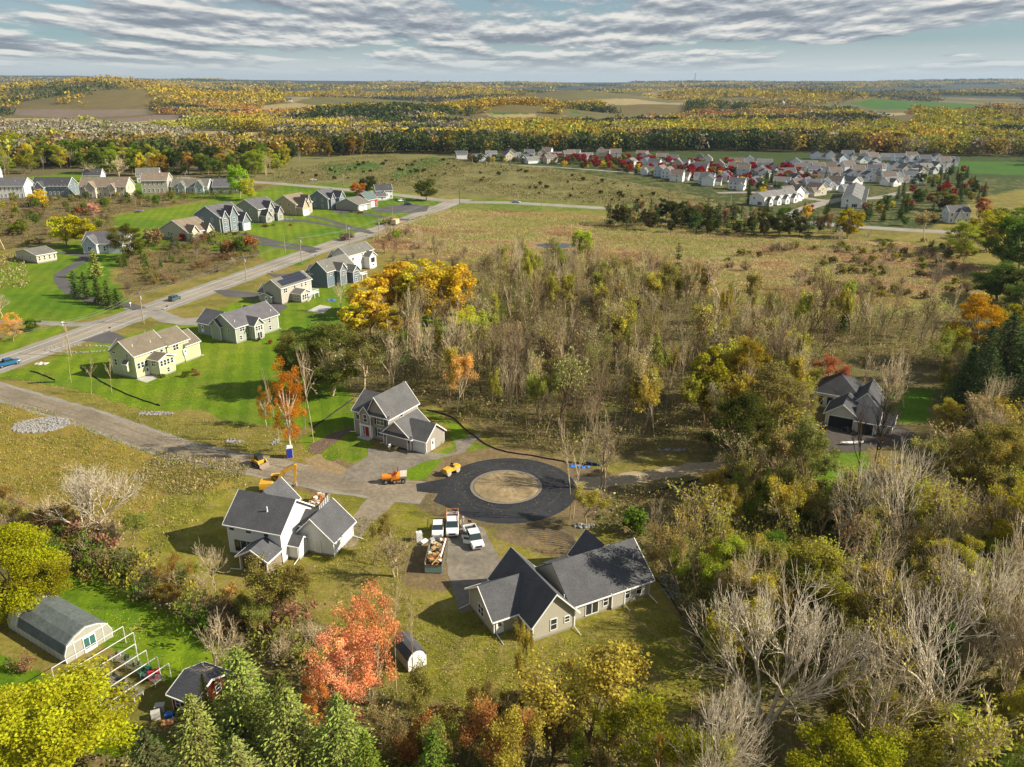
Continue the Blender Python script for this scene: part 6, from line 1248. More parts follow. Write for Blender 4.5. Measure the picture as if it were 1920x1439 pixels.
def make_shrub(key, seed, h0=2.6, w0=3.4, nl=500, ls=.16, stems=34):
    rnd = np.random.RandomState(seed); segs = []
    for i in range(stems):
        a, t = rnd.rand()*6.28, rnd.rand()**.6; r = w0/2*t; p = (r*math.cos(a), r*math.sin(a), h0*(1-.5*t*t)*rnd.uniform(.7, 1.05)); m = (p[0]*.4, p[1]*.4, p[2]*.5); segs += [(0+rnd.normal()*.1, rnd.normal()*.1, 0, *m, .03, .02), (*m, *p, .02, .008)]
        for j in range(4): q = np.array(m)+(np.array(p)-m)*rnd.rand(); segs.append((*q, *(q+rnd.normal(size=3)*.35+np.array([0, 0, .15])), .015, .007))
    Va, Fa = tubes(segs, 3); out = [('stems', npmesh('stems', Va, Fa, M_bark), 'b')]
    if nl:
        k = rnd.randint(0, 14, nl); cen = rnd.normal(size=(14, 3))*np.array([w0*.26, w0*.26, h0*.16])+np.array([0, 0, h0*.55]); c = cen[k]+rnd.normal(size=(nl, 3))*.3*np.array([w0/3, w0/3, .7]); c[:, 2] = np.abs(c[:, 2]); V, F = diamonds(c, ls*rnd.uniform(.6, 1.3, nl), rnd)
        out.append(('foliage', npmesh('foliage', V, F, M_leaf, attrs=np.clip(.5+(rnd.rand(14)-.5)[k]*.5+(rnd.rand(nl)-.5)*.6, 0, 1)), 'l'))
    PROTO.setdefault(key, []).append((out, h0, w0))
for s in range(4): make_shrub('shrub', 220+s)
for s in range(2): make_shrub('twiggy', 230+s, nl=0, stems=60)
for s in range(2): make_shrub('twiggy', 234+s, nl=120, stems=50)
BARK = dict(pale=(.50, .40, .25), grey=(.36, .28, .17), brown=(.22, .16, .095), dark=(.08, .06, .045), white=(.54, .46, .34))
KINDNAME = dict(bare_big='bare_tree', bare='bare_tree', pole='bare_sapling', sparse='thin_leaved_tree', sparse_mid='thin_leaved_tree', fuzzy='twiggy_tree', near='leafy_tree', full_big='leafy_tree', full='leafy_tree', tall='autumn_tree', maple='maple_tree', round='bush', spruce_big='spruce_tree', spruce='spruce_tree', pine='pine_tree', shrub='shrub', twiggy='bare_shrub')
tq = random.Random(99); NTREE = {}
def tree(kind, x, y, H_, W_, col, label, cat=None, group=None, bark='grey', var=.12, rz=None, name=None, z=0):
    vs_ = PROTO[kind]; out, h0, w0 = vs_[tq.randrange(len(vs_))]; nm = name or KINDNAME[kind]
    t = bpy.data.objects.new(nm, None); C.objects.link(t); t.empty_display_size = .3; t.location = (x, y, z); t.rotation_euler.z = tq.uniform(0, 6.283) if rz is None else rz
    t.scale = (W_/w0, W_/w0, H_/h0); tag(t, label, cat or ('shrub' if nm in ('shrub', 'bush', 'bare_shrub') else 'tree'), group)
    bc = BARK[bark]; k = tq.uniform(.82, 1.15); cc = [max(.003, c*tq.uniform(1-var, 1+var)) for c in (col or bc)]
    for pn, me, ty in out:
        o = bpy.data.objects.new(pn, me); C.objects.link(o); o.parent = t; o.color = (*(cc if ty == 'l' else [c*k for c in bc]), 1)
    NTREE[group or 'x'] = NTREE.get(group or 'x', 0)+1
    return t
def T(kind, px_, py_, top, wpx, col, label, bark='grey', **k):
    "a tree placed by its foot, its top and its width in the photograph"
    cap = 20 if kind == 'bare_big' else 26 if (kind in ('spruce_big', 'maple') and py_ < 800) else 13.5 if py_ >= 1500 else (19 if px_ > 1290 and py_ > 700 else 24)
    while rise(px_, py_, top) > cap: py_ -= 6
    x, y = P(px_, py_); H_ = max(1.2, rise(px_, py_, top)); z_ = H_*.6-EYE; dep = y*cp-z_*sp; W_ = wpx*dep/FOC
    return tree(kind, x, y, H_, W_, col, label, bark=bark, **k)
Yg = (.50, .50, .025); Gold = (.64, .51, .045); Or = (.78, .42, .11); Ol = (.30, .275, .060); OlY = (.42, .37, .055); Gr = (.14, .20, .025); Dk = (.065, .095, .022); Sp = (.24, .265, .060); SpD = (.075, .105, .032); Cr = (.30, .012, .022); Tn = (.40, .31, .14); Pk = (.80, .47, .30); Lime = (.36, .44, .03); Br = (.34, .23, .11)
# --- foreground
T('full_big', 90, 1600, 1275, 380, Yg, 'big bright yellow green tree filling the lower left corner')
for px_, py_, tp, w_, c_, lb in ((470, 1500, 1212, 190, Sp, 'tall pale green spruce, second from the left of the foreground clump'), (560, 1560, 1290, 210, Sp, 'broad green spruce in the middle of the foreground clump'), (650, 1580, 1300, 200, Sp, 'green spruce at the right side of the foreground clump'),
    (390, 1560, 1300, 180, Sp, 'green spruce below the red shed'), (310, 1620, 1365, 190, SpD, 'dark spruce between the yellow tree and the foreground clump'), (470, 1640, 1380, 200, Sp, 'low green spruce at the bottom edge below the clump'), (400, 1395, 1262, 66, Sp, 'slim young spruce standing against the red shed'),
    (455, 1410, 1310, 80, SpD, 'dark spruce just right of the red shed'), (545, 1440, 1255, 130, (.12, .14, .03), 'yellowish spruce behind the foreground clump'), (820, 1560, 1370, 150, Gr, 'dark green spruce at the bottom centre'), (700, 1620, 1370, 150, Gr, 'small green spruce at the bottom edge right of the clump')):
    T('spruce_big', px_, py_, tp, w_, c_, lb, 'brown')
T('maple', 700, 1320, 1062, 150, (.80, .36, .15), 'salmon red maple leaning over the small shed', 'grey'); T('maple', 655, 1370, 1150, 170, (.80, .42, .20), 'orange red maple left of the small shed', 'grey'); T('maple', 600, 1400, 1240, 60, Or, 'narrow orange maple at the foot of the salmon red maple', 'grey')
T('pole', 744, 1300, 1060, 60, None, 'tall thin bare trunk in front of the small shed', 'pale'); T('pole', 775, 1312, 1090, 50, None, 'slender bare sapling at the corner of the small shed', 'grey')
for px_, py_, tp, w_, c_, lb, k_ in ((790, 1450, 1275, 130, Ol, 'olive leaved tree below the small shed', 'sparse'), (860, 1500, 1310, 150, Ol, 'olive leaved tree at the bottom, left of the orange tinted one', 'sparse'), (925, 1500, 1290, 120, (.42, .21, .07), 'orange tinted thin tree at the bottom centre', 'sparse'),
    (1010, 1520, 1300, 190, OlY, 'thin yellow leaved tree at the bottom with forked dark trunk', 'sparse'), (1120, 1500, 1235, 240, OlY, 'large thin yellow leaved tree below the ranch lawn', 'sparse'), (1220, 1540, 1290, 180, (.30, .27, .02), 'yellow green thin tree right of the large one', 'sparse'), (1290, 1600, 1380, 150, Yg, 'low yellow tree at the bottom edge right of the ranch lawn', 'sparse'),
    (1000, 1345, 1158, 64, OlY, 'young thin tree at the corner of the ranch house', 'sparse'), (740, 1440, 1310, 90, Br, 'brown leaved small tree beside the orange maple', 'sparse'), (1560, 1640, 1350, 240, (.34, .31, .015), 'yellow olive tree at the bottom edge between the big bare trees', 'near'), (890, 1380, 1270, 60, Ol, 'small olive sapling on the dry grass below the ranch', 'sparse')):
    T(k_, px_, py_, tp, w_, c_, lb, 'brown')
for i, (px_, py_, tp, w_, lb) in enumerate(((1430, 1580, 1075, 360, 'largest pale bare tree, spreading beside the ranch lawn'), (1570, 1640, 1180, 300, 'pale bare tree right of the largest one'), (1770, 1620, 1120, 330, 'pale bare tree at the lower right'), (1890, 1560, 1020, 300, 'pale bare tree at the right edge, low'),
    (1650, 1350, 1000, 250, 'pale bare tree with upward fan of branches above the lower right one'), (1800, 1330, 1010, 230, 'pale bare tree between two yellow tinted ones at right'), (1330, 1640, 1240, 240, 'pale bare tree at the edge of the ranch lawn, bottom'),
    (1910, 1350, 960, 220, 'pale bare tree at the right edge, middle'), (1700, 1120, 840, 200, 'pale bare tree right of the small clearing'), (1620, 1060, 850, 150, 'pale bare tree at the edge of the small clearing'))):
    T('bare_big', px_, py_, tp, w_, None, lb, ('white', 'pale', 'white')[i % 3])
# --- beside the turning circle, house and roads
T('pole', 1068, 974, 775, 60, None, 'tall bare tree leaning left at the right edge of the turning circle', 'pale'); T('pole', 1075, 972, 800, 60, None, 'second tall bare trunk, right of the leaning one by the turning circle', 'pale'); T('bare', 1130, 920, 770, 90, None, 'bare tree beside the dirt track', 'grey')
T('near', 1640, 1420, 1290, 130, (.44, .44, .05), 'yellow green tree between the large bare trees at lower right', 'brown'); T('near', 1780, 1480, 1330, 150, (.40, .38, .05), 'yellow olive tree in front of the lower right bare tree', 'brown'); T('bare', 1228, 1042, 925, 60, None, 'bare forked tree behind the right end of the ranch', 'pale'); T('round', 1185, 1000, 955, 56, Gr, 'green rounded bush behind the ranch roof', 'brown', name='shrub', cat='shrub'); T('sparse', 1100, 990, 915, 70, OlY, 'small yellow leaved tree between the turning circle and the ranch')
T('bare_big', 165, 1015, 865, 200, None, 'wide pale willow like bare tree in the left field', 'white'); T('bare', 408, 1135, 990, 90, None, 'bare tree in front of the white house back wall', 'pale'); T('sparse', 510, 1190, 1060, 120, Ol, 'olive tree before the sunroom of the white house', 'brown'); T('sparse', 590, 1180, 1055, 120, (.25, .18, .04), 'brownish olive tree below the white garage', 'brown')
T('bare_big', 400, 1270, 1130, 150, None, 'bare bush like tree with pale twigs above the spruces', 'pale'); T('bare', 740, 1080, 985, 90, None, 'bare small tree left of the waste container', 'grey'); T('sparse', 700, 1060, 975, 90, Ol, 'thin olive tree between the white garage and the container', 'brown')
T('full_big', 30, 1150, 990, 230, (.34, .33, .015), 'broad yellow green bush like tree above the greenhouse'); T('near', 90, 1140, 1030, 120, (.30, .30, .02), 'smaller yellow green tree right of the broad one above the greenhouse')
T('maple', 548, 855, 660, 80, (.50, .22, .018), 'orange maple beside the portable toilet', 'white'); T('maple', 500, 800, 720, 40, (.46, .20, .02), 'small orange tree left of the orange maple', 'white')
T('pole', 588, 830, 640, 50, None, 'pale barked bare tree right of the orange maple', 'pale'); T('pole', 525, 835, 690, 36, None, 'pale barked bare tree left of the orange maple', 'pale'); T('pole', 572, 805, 640, 44, None, 'thin pale barked tree behind the orange maple', 'grey')
T('near', 622, 742, 595, 150, (.20, .19, .045), 'wide grey olive willow behind the taupe house', 'pale'); T('near', 570, 735, 610, 110, (.19, .19, .05), 'grey olive willow left of the wide one', 'pale'); T('sparse', 680, 745, 610, 100, (.20, .18, .05), 'thin olive tree right of the wide willow', 'pale')
T('bare', 735, 740, 600, 90, None, 'bare tree behind the roof of the taupe house', 'pale'); T('bare', 800, 720, 590, 90, None, 'bare tree at the back of the small lawn', 'pale'); T('bare', 850, 740, 560, 90, None, 'bare tree below the yellow grove', 'pale')
T('sparse', 857, 778, 655, 72, Or, 'small orange leaved tree at the wood edge behind the garage', 'pale'); T('sparse', 870, 690, 575, 60, Gold, 'small golden tree at the right end of the yellow grove')
for i, (px_, py_, tp, w_) in enumerate(((790, 592, 476, 84), (748, 590, 482, 70), (835, 602, 482, 80), (868, 610, 486, 60), (722, 600, 500, 60), (810, 612, 500, 70), (770, 602, 505, 60), (695, 628, 510, 84), (668, 640, 560, 60), (730, 640, 575, 60), (885, 655, 565, 54))):
    T('tall', px_, py_, tp, w_, Gold, ['first', 'second', 'third', 'fourth', 'fifth', 'sixth', 'seventh', 'eighth', 'ninth', 'tenth', 'eleventh'][sorted((790, 748, 835, 868, 722, 810, 770, 695, 668, 730, 885)).index(px_)]+' golden tree from left in the yellow grove', 'brown', group='yellow grove')
T('bare', 640, 590, 525, 50, None, 'bare small tree on the lawn below the slate blue house', 'pale')
for px_, py_, tp, w_, lb in ((134, 718, 598, 26, 'leftmost bare young tree on the lawn corner, in a ring of mulch'), (172, 742, 670, 34, 'middle bare young tree on the lawn corner'), (210, 738, 665, 30, 'rightmost bare young tree on the lawn corner')): T('pole', px_, py_, tp, w_, None, lb, 'pale')
# --- left upper
T('full', 125, 462, 400, 68, Yg, 'yellow tree, left of the pair behind the pale blue house'); T('full', 158, 465, 402, 62, (.44, .34, .01), 'golden yellow tree, right of the pair behind the pale blue house')
T('near', 243, 487, 414, 74, (.13, .14, .02), 'broad dark olive tree before the pale blue house'); T('round', 288, 462, 425, 40, Br, 'brown rounded bush right of the broad olive tree', name='shrub', cat='shrub'); T('spruce', 183, 522, 468, 36, Sp, 'broad blue green spruce above the curved drive', 'brown')
for i, (px_, py_, tp) in enumerate(((144, 556, 508), (163, 561, 509), (186, 569, 513), (205, 573, 525), (222, 579, 540))): T('spruce', px_, py_, tp, 30, (.08, .11, .025), ['first', 'second', 'third', 'fourth', 'fifth'][i]+' spruce from left in the row beside the main road', 'brown', group='spruces beside the road')
T('spruce', 326, 468, 436, 24, (.07, .10, .06), 'blue spruce before the tan ranch house', 'brown'); T('maple', 25, 640, 578, 52, Or, 'bright orange maple at the left edge of the long lawn'); T('round', 64, 620, 596, 32, Gr, 'round green bush beside the long pale drive', name='shrub', cat='shrub'); T('bare', 8, 600, 545, 60, None, 'pale bare tree at the left edge above the orange maple', 'pale')
T('tall', 178, 404, 378, 24, Pk, 'pink red small tree in the scrub above the yellow pair'); T('round', 152, 402, 386, 18, (.40, .13, .05), 'low reddish bush left of the pink red tree', name='shrub', cat='shrub'); T('full', 76, 388, 352, 36, Gold, 'golden tree before the dark green sided house')
T('round', 468, 470, 438, 34, (.42, .17, .04), 'round orange bush in the roadside scrub', name='shrub', cat='shrub'); T('round', 432, 478, 450, 28, (.30, .15, .03), 'round brown orange bush left of the orange one', name='shrub', cat='shrub'); T('round', 450, 480, 440, 24, Gr, 'green bush between the two orange bushes', name='shrub', cat='shrub')
T('full', 672, 368, 339, 36, (.44, .15, .015), 'round orange maple behind the red barn'); T('full', 690, 364, 327, 42, Dk, 'dark green tree behind the orange maple'); T('full', 800, 376, 332, 52, (.13, .14, .02), 'olive tree at the road junction'); T('full', 450, 372, 304, 44, Lime, 'lime yellow tree behind the third house of the row'); T('full', 468, 376, 330, 34, Yg, 'yellow tree beside the lime one')
T('round', 650, 450, 436, 30, (.30, .20, .12), 'tan pampas clump on the striped lawn', name='shrub', cat='shrub'); T('round', 730, 420, 404, 34, Tn, 'tan clump beside the utility pole', name='shrub', cat='shrub'); T('round', 745, 447, 430, 22, Lime, 'lime green bush beside the delivery truck', name='shrub', cat='shrub'); T('round', 1093, 476, 428, 46, Lime, 'lime green willow beside the pond', name='willow_tree', cat='tree')
T('spruce', 205, 0+368, 350, 10, SpD, 'tiny spruce on the left rise', 'brown'); T('round', 345, 452, 436, 16, (.35, .03, .03), 'small red bush before the tan ranch house', name='shrub', cat='shrub')
for px_, py_, tp, w_, c_, k_, lb in ((15, 328, 245, 90, (.34, .34, .01), 'full', 'yellow green tree at the far left edge'), (75, 322, 252, 80, Gr, 'full', 'green tree second from the left edge above the rise'), (140, 322, 258, 96, (.11, .17, .01), 'full', 'broad bright green tree above the rise'), (190, 326, 272, 60, Gr, 'full', 'green tree right of the broad one above the rise'),
    (300, 336, 288, 46, (.38, .22, .012), 'full', 'orange gold tree behind the beige house'), (222, 335, 290, 50, None, 'bare', 'bare rounded tree behind the gambrel outbuilding'), (262, 330, 276, 50, (.22, .25, .01), 'tall', 'yellow green tree left of the orange gold one'), (40, 345, 285, 70, (.28, .24, .02), 'sparse_mid', 'thin yellow tree at the left behind the green sided house'), (180, 340, 300, 44, None, 'bare', 'bare tree right of the green trees'),
    (8, 480, 380, 70, None, 'bare_big', 'pale bare tree standing at the left edge behind the trailer cottage'), (40, 440, 410, 40, (.20, .22, .02), 'full', 'olive green tree behind the trailer cottage')): T(k_, px_, py_, tp, w_, c_, lb, 'pale' if 'bare' in k_ else 'brown')
# --- right side landmarks
T('near', 1822, 690, 550, 130, (.46, .27, .012), 'golden orange tree beside the dark spruces at right'); T('full', 1780, 690, 600, 60, Gold, 'small golden tree left of the golden orange one'); T('full', 1880, 640, 560, 80, (.26, .24, .015), 'yellow olive tree above the dark spruces')
for i, (px_, py_, tp, w_) in enumerate(((1865, 765, 590, 150), (1915, 780, 580, 160), (1835, 790, 650, 110), (1935, 700, 545, 140))): T('spruce_big', px_, py_, tp, w_, SpD, ['large dark spruce right of the golden orange tree', 'dark spruce at the right edge beside the large one', 'smaller dark spruce in front of the large one', 'dark spruce cut by the right edge'][i], 'brown')
for i, (px_, py_, tp, w_) in enumerate(((1800, 775, 650, 100), (1875, 715, 585, 120), (1835, 740, 610, 110), (1905, 830, 670, 130))): T('spruce_big', px_, py_, tp, w_, SpD, ['dark spruce at the left foot of the evergreen mass', 'dark spruce at the back of the evergreen mass', 'dark spruce in the middle of the evergreen mass', 'dark spruce at the lower right of the evergreen mass'][i], 'brown')
for px_, py_, tp, w_, c_, lb in ((1800, 482, 412, 80, (.40, .42, .04), 'yellow green tree left of the yellow one at right'), (1890, 505, 402, 120, Gr, 'broad green tree below the green willow at the right edge'), (1870, 565, 480, 110, (.12, .17, .03), 'dark green rounded tree above the golden orange one'), (1915, 620, 520, 110, (.13, .19, .03), 'green tree at the right edge just above the evergreens'), (1930, 440, 380, 90, (.40, .42, .05), 'yellow green tree cut by the right edge')): T('near', px_, py_, tp, w_, c_, lb, 'brown')
T('spruce', 1577, 622, 570, 36, SpD, 'lone dark spruce in the middle of the marsh', 'brown'); T('pine', 1270, 505, 455, 30, SpD, 'lone pine before the marsh', 'dark'); T('full', 1880, 450, 385, 90, (.13, .19, .02), 'green willow at the right edge behind the yellow one'); T('full', 1910, 520, 400, 100, (.10, .15, .02), 'green tree at the right edge')
T('full', 1850, 470, 388, 90, (.42, .37, .02), 'yellow tree left of the green willow'); T('tall', 1838, 420, 366, 30, (.46, .18, .07), 'salmon orange tree beside the tall white farmhouse'); T('full', 1860, 560, 510, 80, Gr, 'rounded green tree above the golden orange one'); T('full', 1900, 575, 500, 90, (.10, .14, .025), 'rounded green tree at the right edge above the spruces')
T('full', 1590, 448, 384, 54, (.36, .34, .012), 'yellow green tree beside the village street'); T('sparse_mid', 1735, 455, 395, 50, Tn, 'tan bare looking tree before the white farmhouse', 'pale'); T('full', 1765, 395, 355, 60, (.16, .15, .03), 'olive tree beside the white farmhouse'); T('tall', 1258, 412, 375, 28, (.44, .24, .02), 'orange tree among the roadside pines')
T('full', 1310, 415, 377, 42, (.16, .17, .02), 'olive tree right of the orange roadside one'); T('sparse', 1556, 745, 662, 66, (.46, .17, .06), 'salmon orange tree over the hipped roof at right', 'pale')
for px_, py_, tp, w_, lb in ((1612, 745, 655, 60, 'bare tree behind the white garage, left'), (1650, 790, 650, 70, 'bare tree over the white garage roof'), (1695, 765, 655, 80, 'bare tree at the lawn edge behind the white garage'), (1610, 900, 745, 60, 'dark thin bare tree before the open garage'), (1640, 885, 700, 60, 'dark bare tree right of the open garage')): T('bare', px_, py_, tp, w_, None, lb, 'pale' if py_ < 800 else 'dark')
T('near', 1375, 960, 730, 150, (.085, .10, .02), 'dark olive green tree left of the yellowish clump by the dirt track', 'brown'); T('near', 1440, 985, 680, 170, (.27, .24, .07), 'tall tan yellow tree by the end of the dirt track', 'brown'); T('near', 1390, 850, 625, 110, (.33, .28, .025), 'tall yellow tree at the right of the wood', 'brown'); T('tall', 1320, 860, 635, 80, (.32, .30, .02), 'yellow green tree at the right of the wood, left of the tall one', 'brown')
T('near', 1500, 1000, 780, 130, (.26, .24, .06), 'tan olive tree left of the small clearing', 'brown'); T('near', 1890, 1130, 870, 160, (.42, .34, .02), 'yellow tree at the right edge above the bare trees', 'brown'); T('near', 1830, 1000, 770, 150, (.24, .21, .05), 'olive tan tree right of the white garage', 'brown'); T('near', 1440, 760, 700, 80, (.40, .24, .10), 'peach tinted tree at the right of the wood', 'brown')
# --- scattered woods (individuals)
PONDP = [(1000,440),(1120,440),(1120,485),(1000,485)]
def scatter(poly, n, kinds, group, label, avoid=(), hr=(9, 14), mind=2.0, grow=1.0, named=None, z=0, clus=0):
    made = {}
    pl = PP(*poly); xs = [p[0] for p in pl]; ys = [p[1] for p in pl]; av = [PP(*a) for a in list(avoid)+[PONDP]]; pts = []; tries = 0
    while len(pts) < n and tries < n*60:
        tries += 1; x, y = tq.uniform(min(xs), max(xs)), tq.uniform(min(ys), max(ys)); X = np.array([x]); Y = np.array([y])
        if not inpoly(X, Y, pl)[0] or any(inpoly(X, Y, a)[0] for a in av): continue
        if clus and float(fbm(X/clus+3, Y/clus, 55)[0]) < tq.uniform(.36, .60): continue
        if any((x-a)**2+(y-b)**2 < mind**2 for a, b in pts[-250:]): continue
        pts.append((x, y)); k = tq.choices(kinds, weights=[q[1] for q in kinds])[0]; H_ = tq.uniform(*hr)*k[3]; asp = k[4]
        c = tq.choice(k[2]) if k[2] else None
        o_ = tree(k[0], x, y, H_, H_*asp*tq.uniform(.8, 1.2), c, (label[k[5]] if isinstance(label, dict) else label), group=group+(' '+k[5] if isinstance(label, dict) else ''), bark=tq.choice(k[6]), name=named if (named and k[0] not in ('bare', 'spruce')) else None); made.setdefault(o_['label'], []).append((x/y, o_))
    for lb, l in made.items():
        if len(l) <= len(ORDS):
            for i, (q_, o_) in enumerate(sorted(l, key=lambda e: e[0])): o_['label'] = ORDS[i]+' from left, '+lb
ORDS = 'first second third fourth fifth sixth seventh eighth ninth tenth eleventh twelfth thirteenth fourteenth fifteenth sixteenth seventeenth eighteenth nineteenth twentieth twenty-first twenty-second twenty-third twenty-fourth'.split()
BK = ['pale', 'grey', 'brown', 'brown']
CLEAR = [[(1790,650),(1960,600),(1960,800),(1800,800)], [(1330,1290),(1540,1270),(1600,1460),(1520,1700),(1300,1700)], [(560,640),(700,590),(760,640),(700,760),(640,760),(560,760)], [(1500,690),(1770,690),(1770,860),(1660,990),(1500,980)], [(1030,855),(1320,850),(1370,870),(1350,905),(1210,915),(1130,930),(1120,1010),(1040,1000)], [(1060,965),(1250,1060),(1250,1130),(1060,1060)]]
LW = dict(fuzzy='tan twiggy tree with few leaves in the wood behind the turning circle', bare='bare grey brown tree in the wood behind the turning circle', leafy='yellow olive tree in the wood behind the turning circle', pole='thin straight bare trunk in the wood behind the turning circle')
scatter([(700,700),(760,640),(880,640),(905,540),(1000,525),(1280,570),(1480,610),(1760,620),(1800,700),(1560,720),(1500,800),(1330,850),(1120,866),(1010,846),(880,795)], 430, [('bare', 2.6, None, 1, .42, 'bare', BK), ('fuzzy', 3.8, [Tn, (.40, .33, .16), (.44, .38, .12), Ol], 1, .42, 'fuzzy', BK), ('pole', 2.4, None, 1, .26, 'pole', ['pale', 'pale', 'grey', 'brown']), ('sparse_mid', 2.4, [Ol, OlY, (.46, .42, .07), (.38, .38, .06)], .85, .44, 'leafy', BK)], 'wood behind the turning circle,', LW, CLEAR, (11, 20), 1.5, clus=11)
LR = dict(fuzzy='tan twiggy tree with few leaves in the wood at right', bare='pale bare tree in the wood at right', leafy='olive or tan leaved tree in the wood at right', fan='pale bare tree with fanned branches in the wood at right')
scatter([(1260,1000),(1400,900),(1480,720),(1760,690),(1990,760),(2010,1650),(1330,1700),(1310,1400),(1330,1250),(1260,1100)], 210, [('bare_big', .8, None, 1, .8, 'fan', ['pale', 'grey', 'brown']), ('fuzzy', 2.4, [Tn, OlY, (.46, .40, .06)], .95, .6, 'fuzzy', ['pale', 'grey']), ('sparse', 3.2, [Ol, OlY, (.36, .30, .10), (.46, .38, .06)], .85, .7, 'leafy', ['grey', 'brown']), ('near', 2.6, [Ol, (.42, .42, .05), Gr, OlY, (.34, .38, .04)], .7, .68, 'leafy', ['brown'])], 'wood at right,', LR, CLEAR, (9, 16), 2.2, clus=9)
LB = dict(leafy='thin olive leaved tree in the strip along the bottom edge', bare='small bare tree in the strip along the bottom edge', shrub='brown and olive shrub in the strip along the bottom edge')
scatter([(700,1330),(900,1370),(1250,1380),(1310,1700),(680,1700)], 46, [('sparse', 3, [Ol, OlY, (.24, .19, .05), (.36, .18, .06)], 1, .7, 'leafy', ['brown', 'dark']), ('bare', 1, None, 1, .5, 'bare', ['brown', 'grey']), ('shrub', 2, [Ol, Br, OlY], .4, 1.3, 'shrub', ['brown'])], 'strip along the bottom edge,', LB, (), (5, 8), 2.0)
LT = dict(shrub='olive or rust leaved shrub in the thicket between the greenhouse lawn and the left field', bare='bare twiggy shrub in the thicket above the greenhouse lawn', leafy='small leafy tree in the thicket above the greenhouse lawn')
scatter([(-60,960),(60,965),(180,990),(290,1060),(430,1140),(560,1180),(640,1210),(640,1290),(440,1220),(260,1125),(170,1080),(90,1060),(-60,1060)], 85, [('shrub', 5, [Ol, OlY, Br, (.40, .24, .09), Gr, (.38, .20, .12)], 1, 1.1, 'shrub', ['brown', 'grey']), ('twiggy', 2.5, None, 1, 1.1, 'bare', ['pale', 'grey']), ('sparse', 1.4, [Ol, (.30, .20, .05)], 1.5, .8, 'leafy', ['grey'])], 'thicket above the greenhouse lawn,', LT, (), (2.6, 4.6), 1.5)
scatter([(-60,1090),(60,1090),(110,1110),(20,1130),(0,1180),(60,1260),(30,1300),(-80,1260)], 14, [('shrub', 3, [Ol, (.34, .36, .04), Br], 1, 1.1, 'shrub', ['brown'])], 'bushes around the greenhouse,', dict(shrub='bush crowding the greenhouse'), (), (1.4, 2.6), 1.0)
LM = dict(shrub='olive or yellow shrub on the marsh', bare='bare twiggy shrub on the marsh', leafy='small bare tree at the marsh edge')
scatter([(1180,500),(1400,510),(1560,570),(1800,590),(1840,480),(1780,450),(1500,455),(1300,500)], 150, [('round', 4, [Ol, (.24, .25, .05), (.30, .28, .04), (.22, .17, .06)], .8, 1.2, 'shrub', ['grey']), ('twiggy', 2, None, 1, 1.1, 'bare', ['grey', 'brown']), ('bare', .8, None, 2.2, .6, 'leafy', ['pale'])], 'marsh growth,', LM, (), (1.8, 4.4), 1.5, clus=14)
scatter([(760,440),(960,505),(900,560),(700,480),(740,430)], 46, [('bare', 3, None, 2.0, .6, 'leafy', ['grey', 'brown', 'pale']), ('twiggy', 2, None, 1, 1.1, 'bare', ['grey', 'brown'])], 'marsh growth,', LM, (), (2.8, 4.4), 3.0)
LV = dict(red='crimson maple among the village houses', dark='dark green tree among the village houses', gold='yellow or orange tree among the village houses')
scatter([(1000,300),(1200,302),(1480,318),(1560,345),(1480,350),(1330,345),(1180,325),(1060,312)], 150, [('full', 6, [Cr, (.36, .03, .03)], .9, .85, 'red', ['brown']), ('spruce', 1, [SpD], 1, .5, 'dark', ['brown']), ('full', 1, [Gold, Ol], .8, .8, 'gold', ['brown'])], 'village trees,', LV, (), (6.5, 9.5), 4, named='village_tree')
scatter([(1400,330),(1560,345),(1800,320),(1860,370),(1740,430),(1450,420),(1400,380)], 120, [('full', 1, [Cr], .7, .85, 'red', ['brown']), ('spruce', 3, [SpD, Dk], 1, .5, 'dark', ['brown']), ('full', 2, [Dk, Gr], .9, .8, 'dark', ['brown']), ('full', 1.4, [Gold, Ol, (.30, .14, .04)], .8, .8, 'gold', ['brown'])], 'village trees,', LV, [[(1420,370),(1510,362),(1700,300),(1720,330),(1640,395),(1560,400),(1440,400)]], (6, 10), 6, named='village_tree')
LP = dict(dark='dark evergreen in the screen along the crossing road', bare='bare or tan tree in the screen along the crossing road')
scatter([(1130,420),(1180,408),(1400,418),(1580,432),(1600,448),(1400,446),(1180,432)], 100, [('pine', 2, [SpD, Dk], 1, .55, 'dark', ['dark']), ('full', 1.5, [(.07, .08, .02), (.10, .10, .02)], .9, .7, 'dark', ['brown']), ('sparse_mid', 1.2, [Tn, Br], .9, .6, 'bare', ['grey'])], 'screen along the crossing road,', LP, (), (7, 13), 3.0)
LS = dict(shrub='olive or rust shrub in the scrub across the main road', bare='bare twiggy shrub in the scrub across the main road', dark='small dark evergreen in the scrub across the main road')
scatter([(220,490),(260,460),(430,440),(480,455),(480,485),(420,508),(240,555)], 60, [('shrub', 3, [Ol, Br, Gr, (.28, .14, .06)], 1, 1.2, 'shrub', ['brown']), ('twiggy', 2, None, 1, 1.2, 'bare', ['brown', 'grey']), ('spruce', 1, [(.08, .12, .02)], 1.5, .5, 'dark', ['brown'])], 'scrub across the main road,', LS, (), (2.5, 4.2), 2.5)
LU = dict(shrub='olive or brown shrub on the slope below the left rise', leafy='small leafy or bare tree on the slope below the left rise')
scatter([(0,385),(60,375),(300,370),(480,352),(480,360),(330,382),(215,402),(210,432),(120,445),(60,460),(-40,480)], 130, [('shrub', 4, [Ol, Br, Gr, (.18, .16, .05)], .8, 1.3, 'shrub', ['brown']), ('full', 1.3, [Ol, Gr, OlY], 1.5, .8, 'leafy', ['brown']), ('bare', 1, None, 1.6, .6, 'leafy', ['grey'])], 'slope below the left rise,', LU, (), (2.8, 5), 3.0)
LN = dict(shrub='dark bush dotting the open meadow hill')
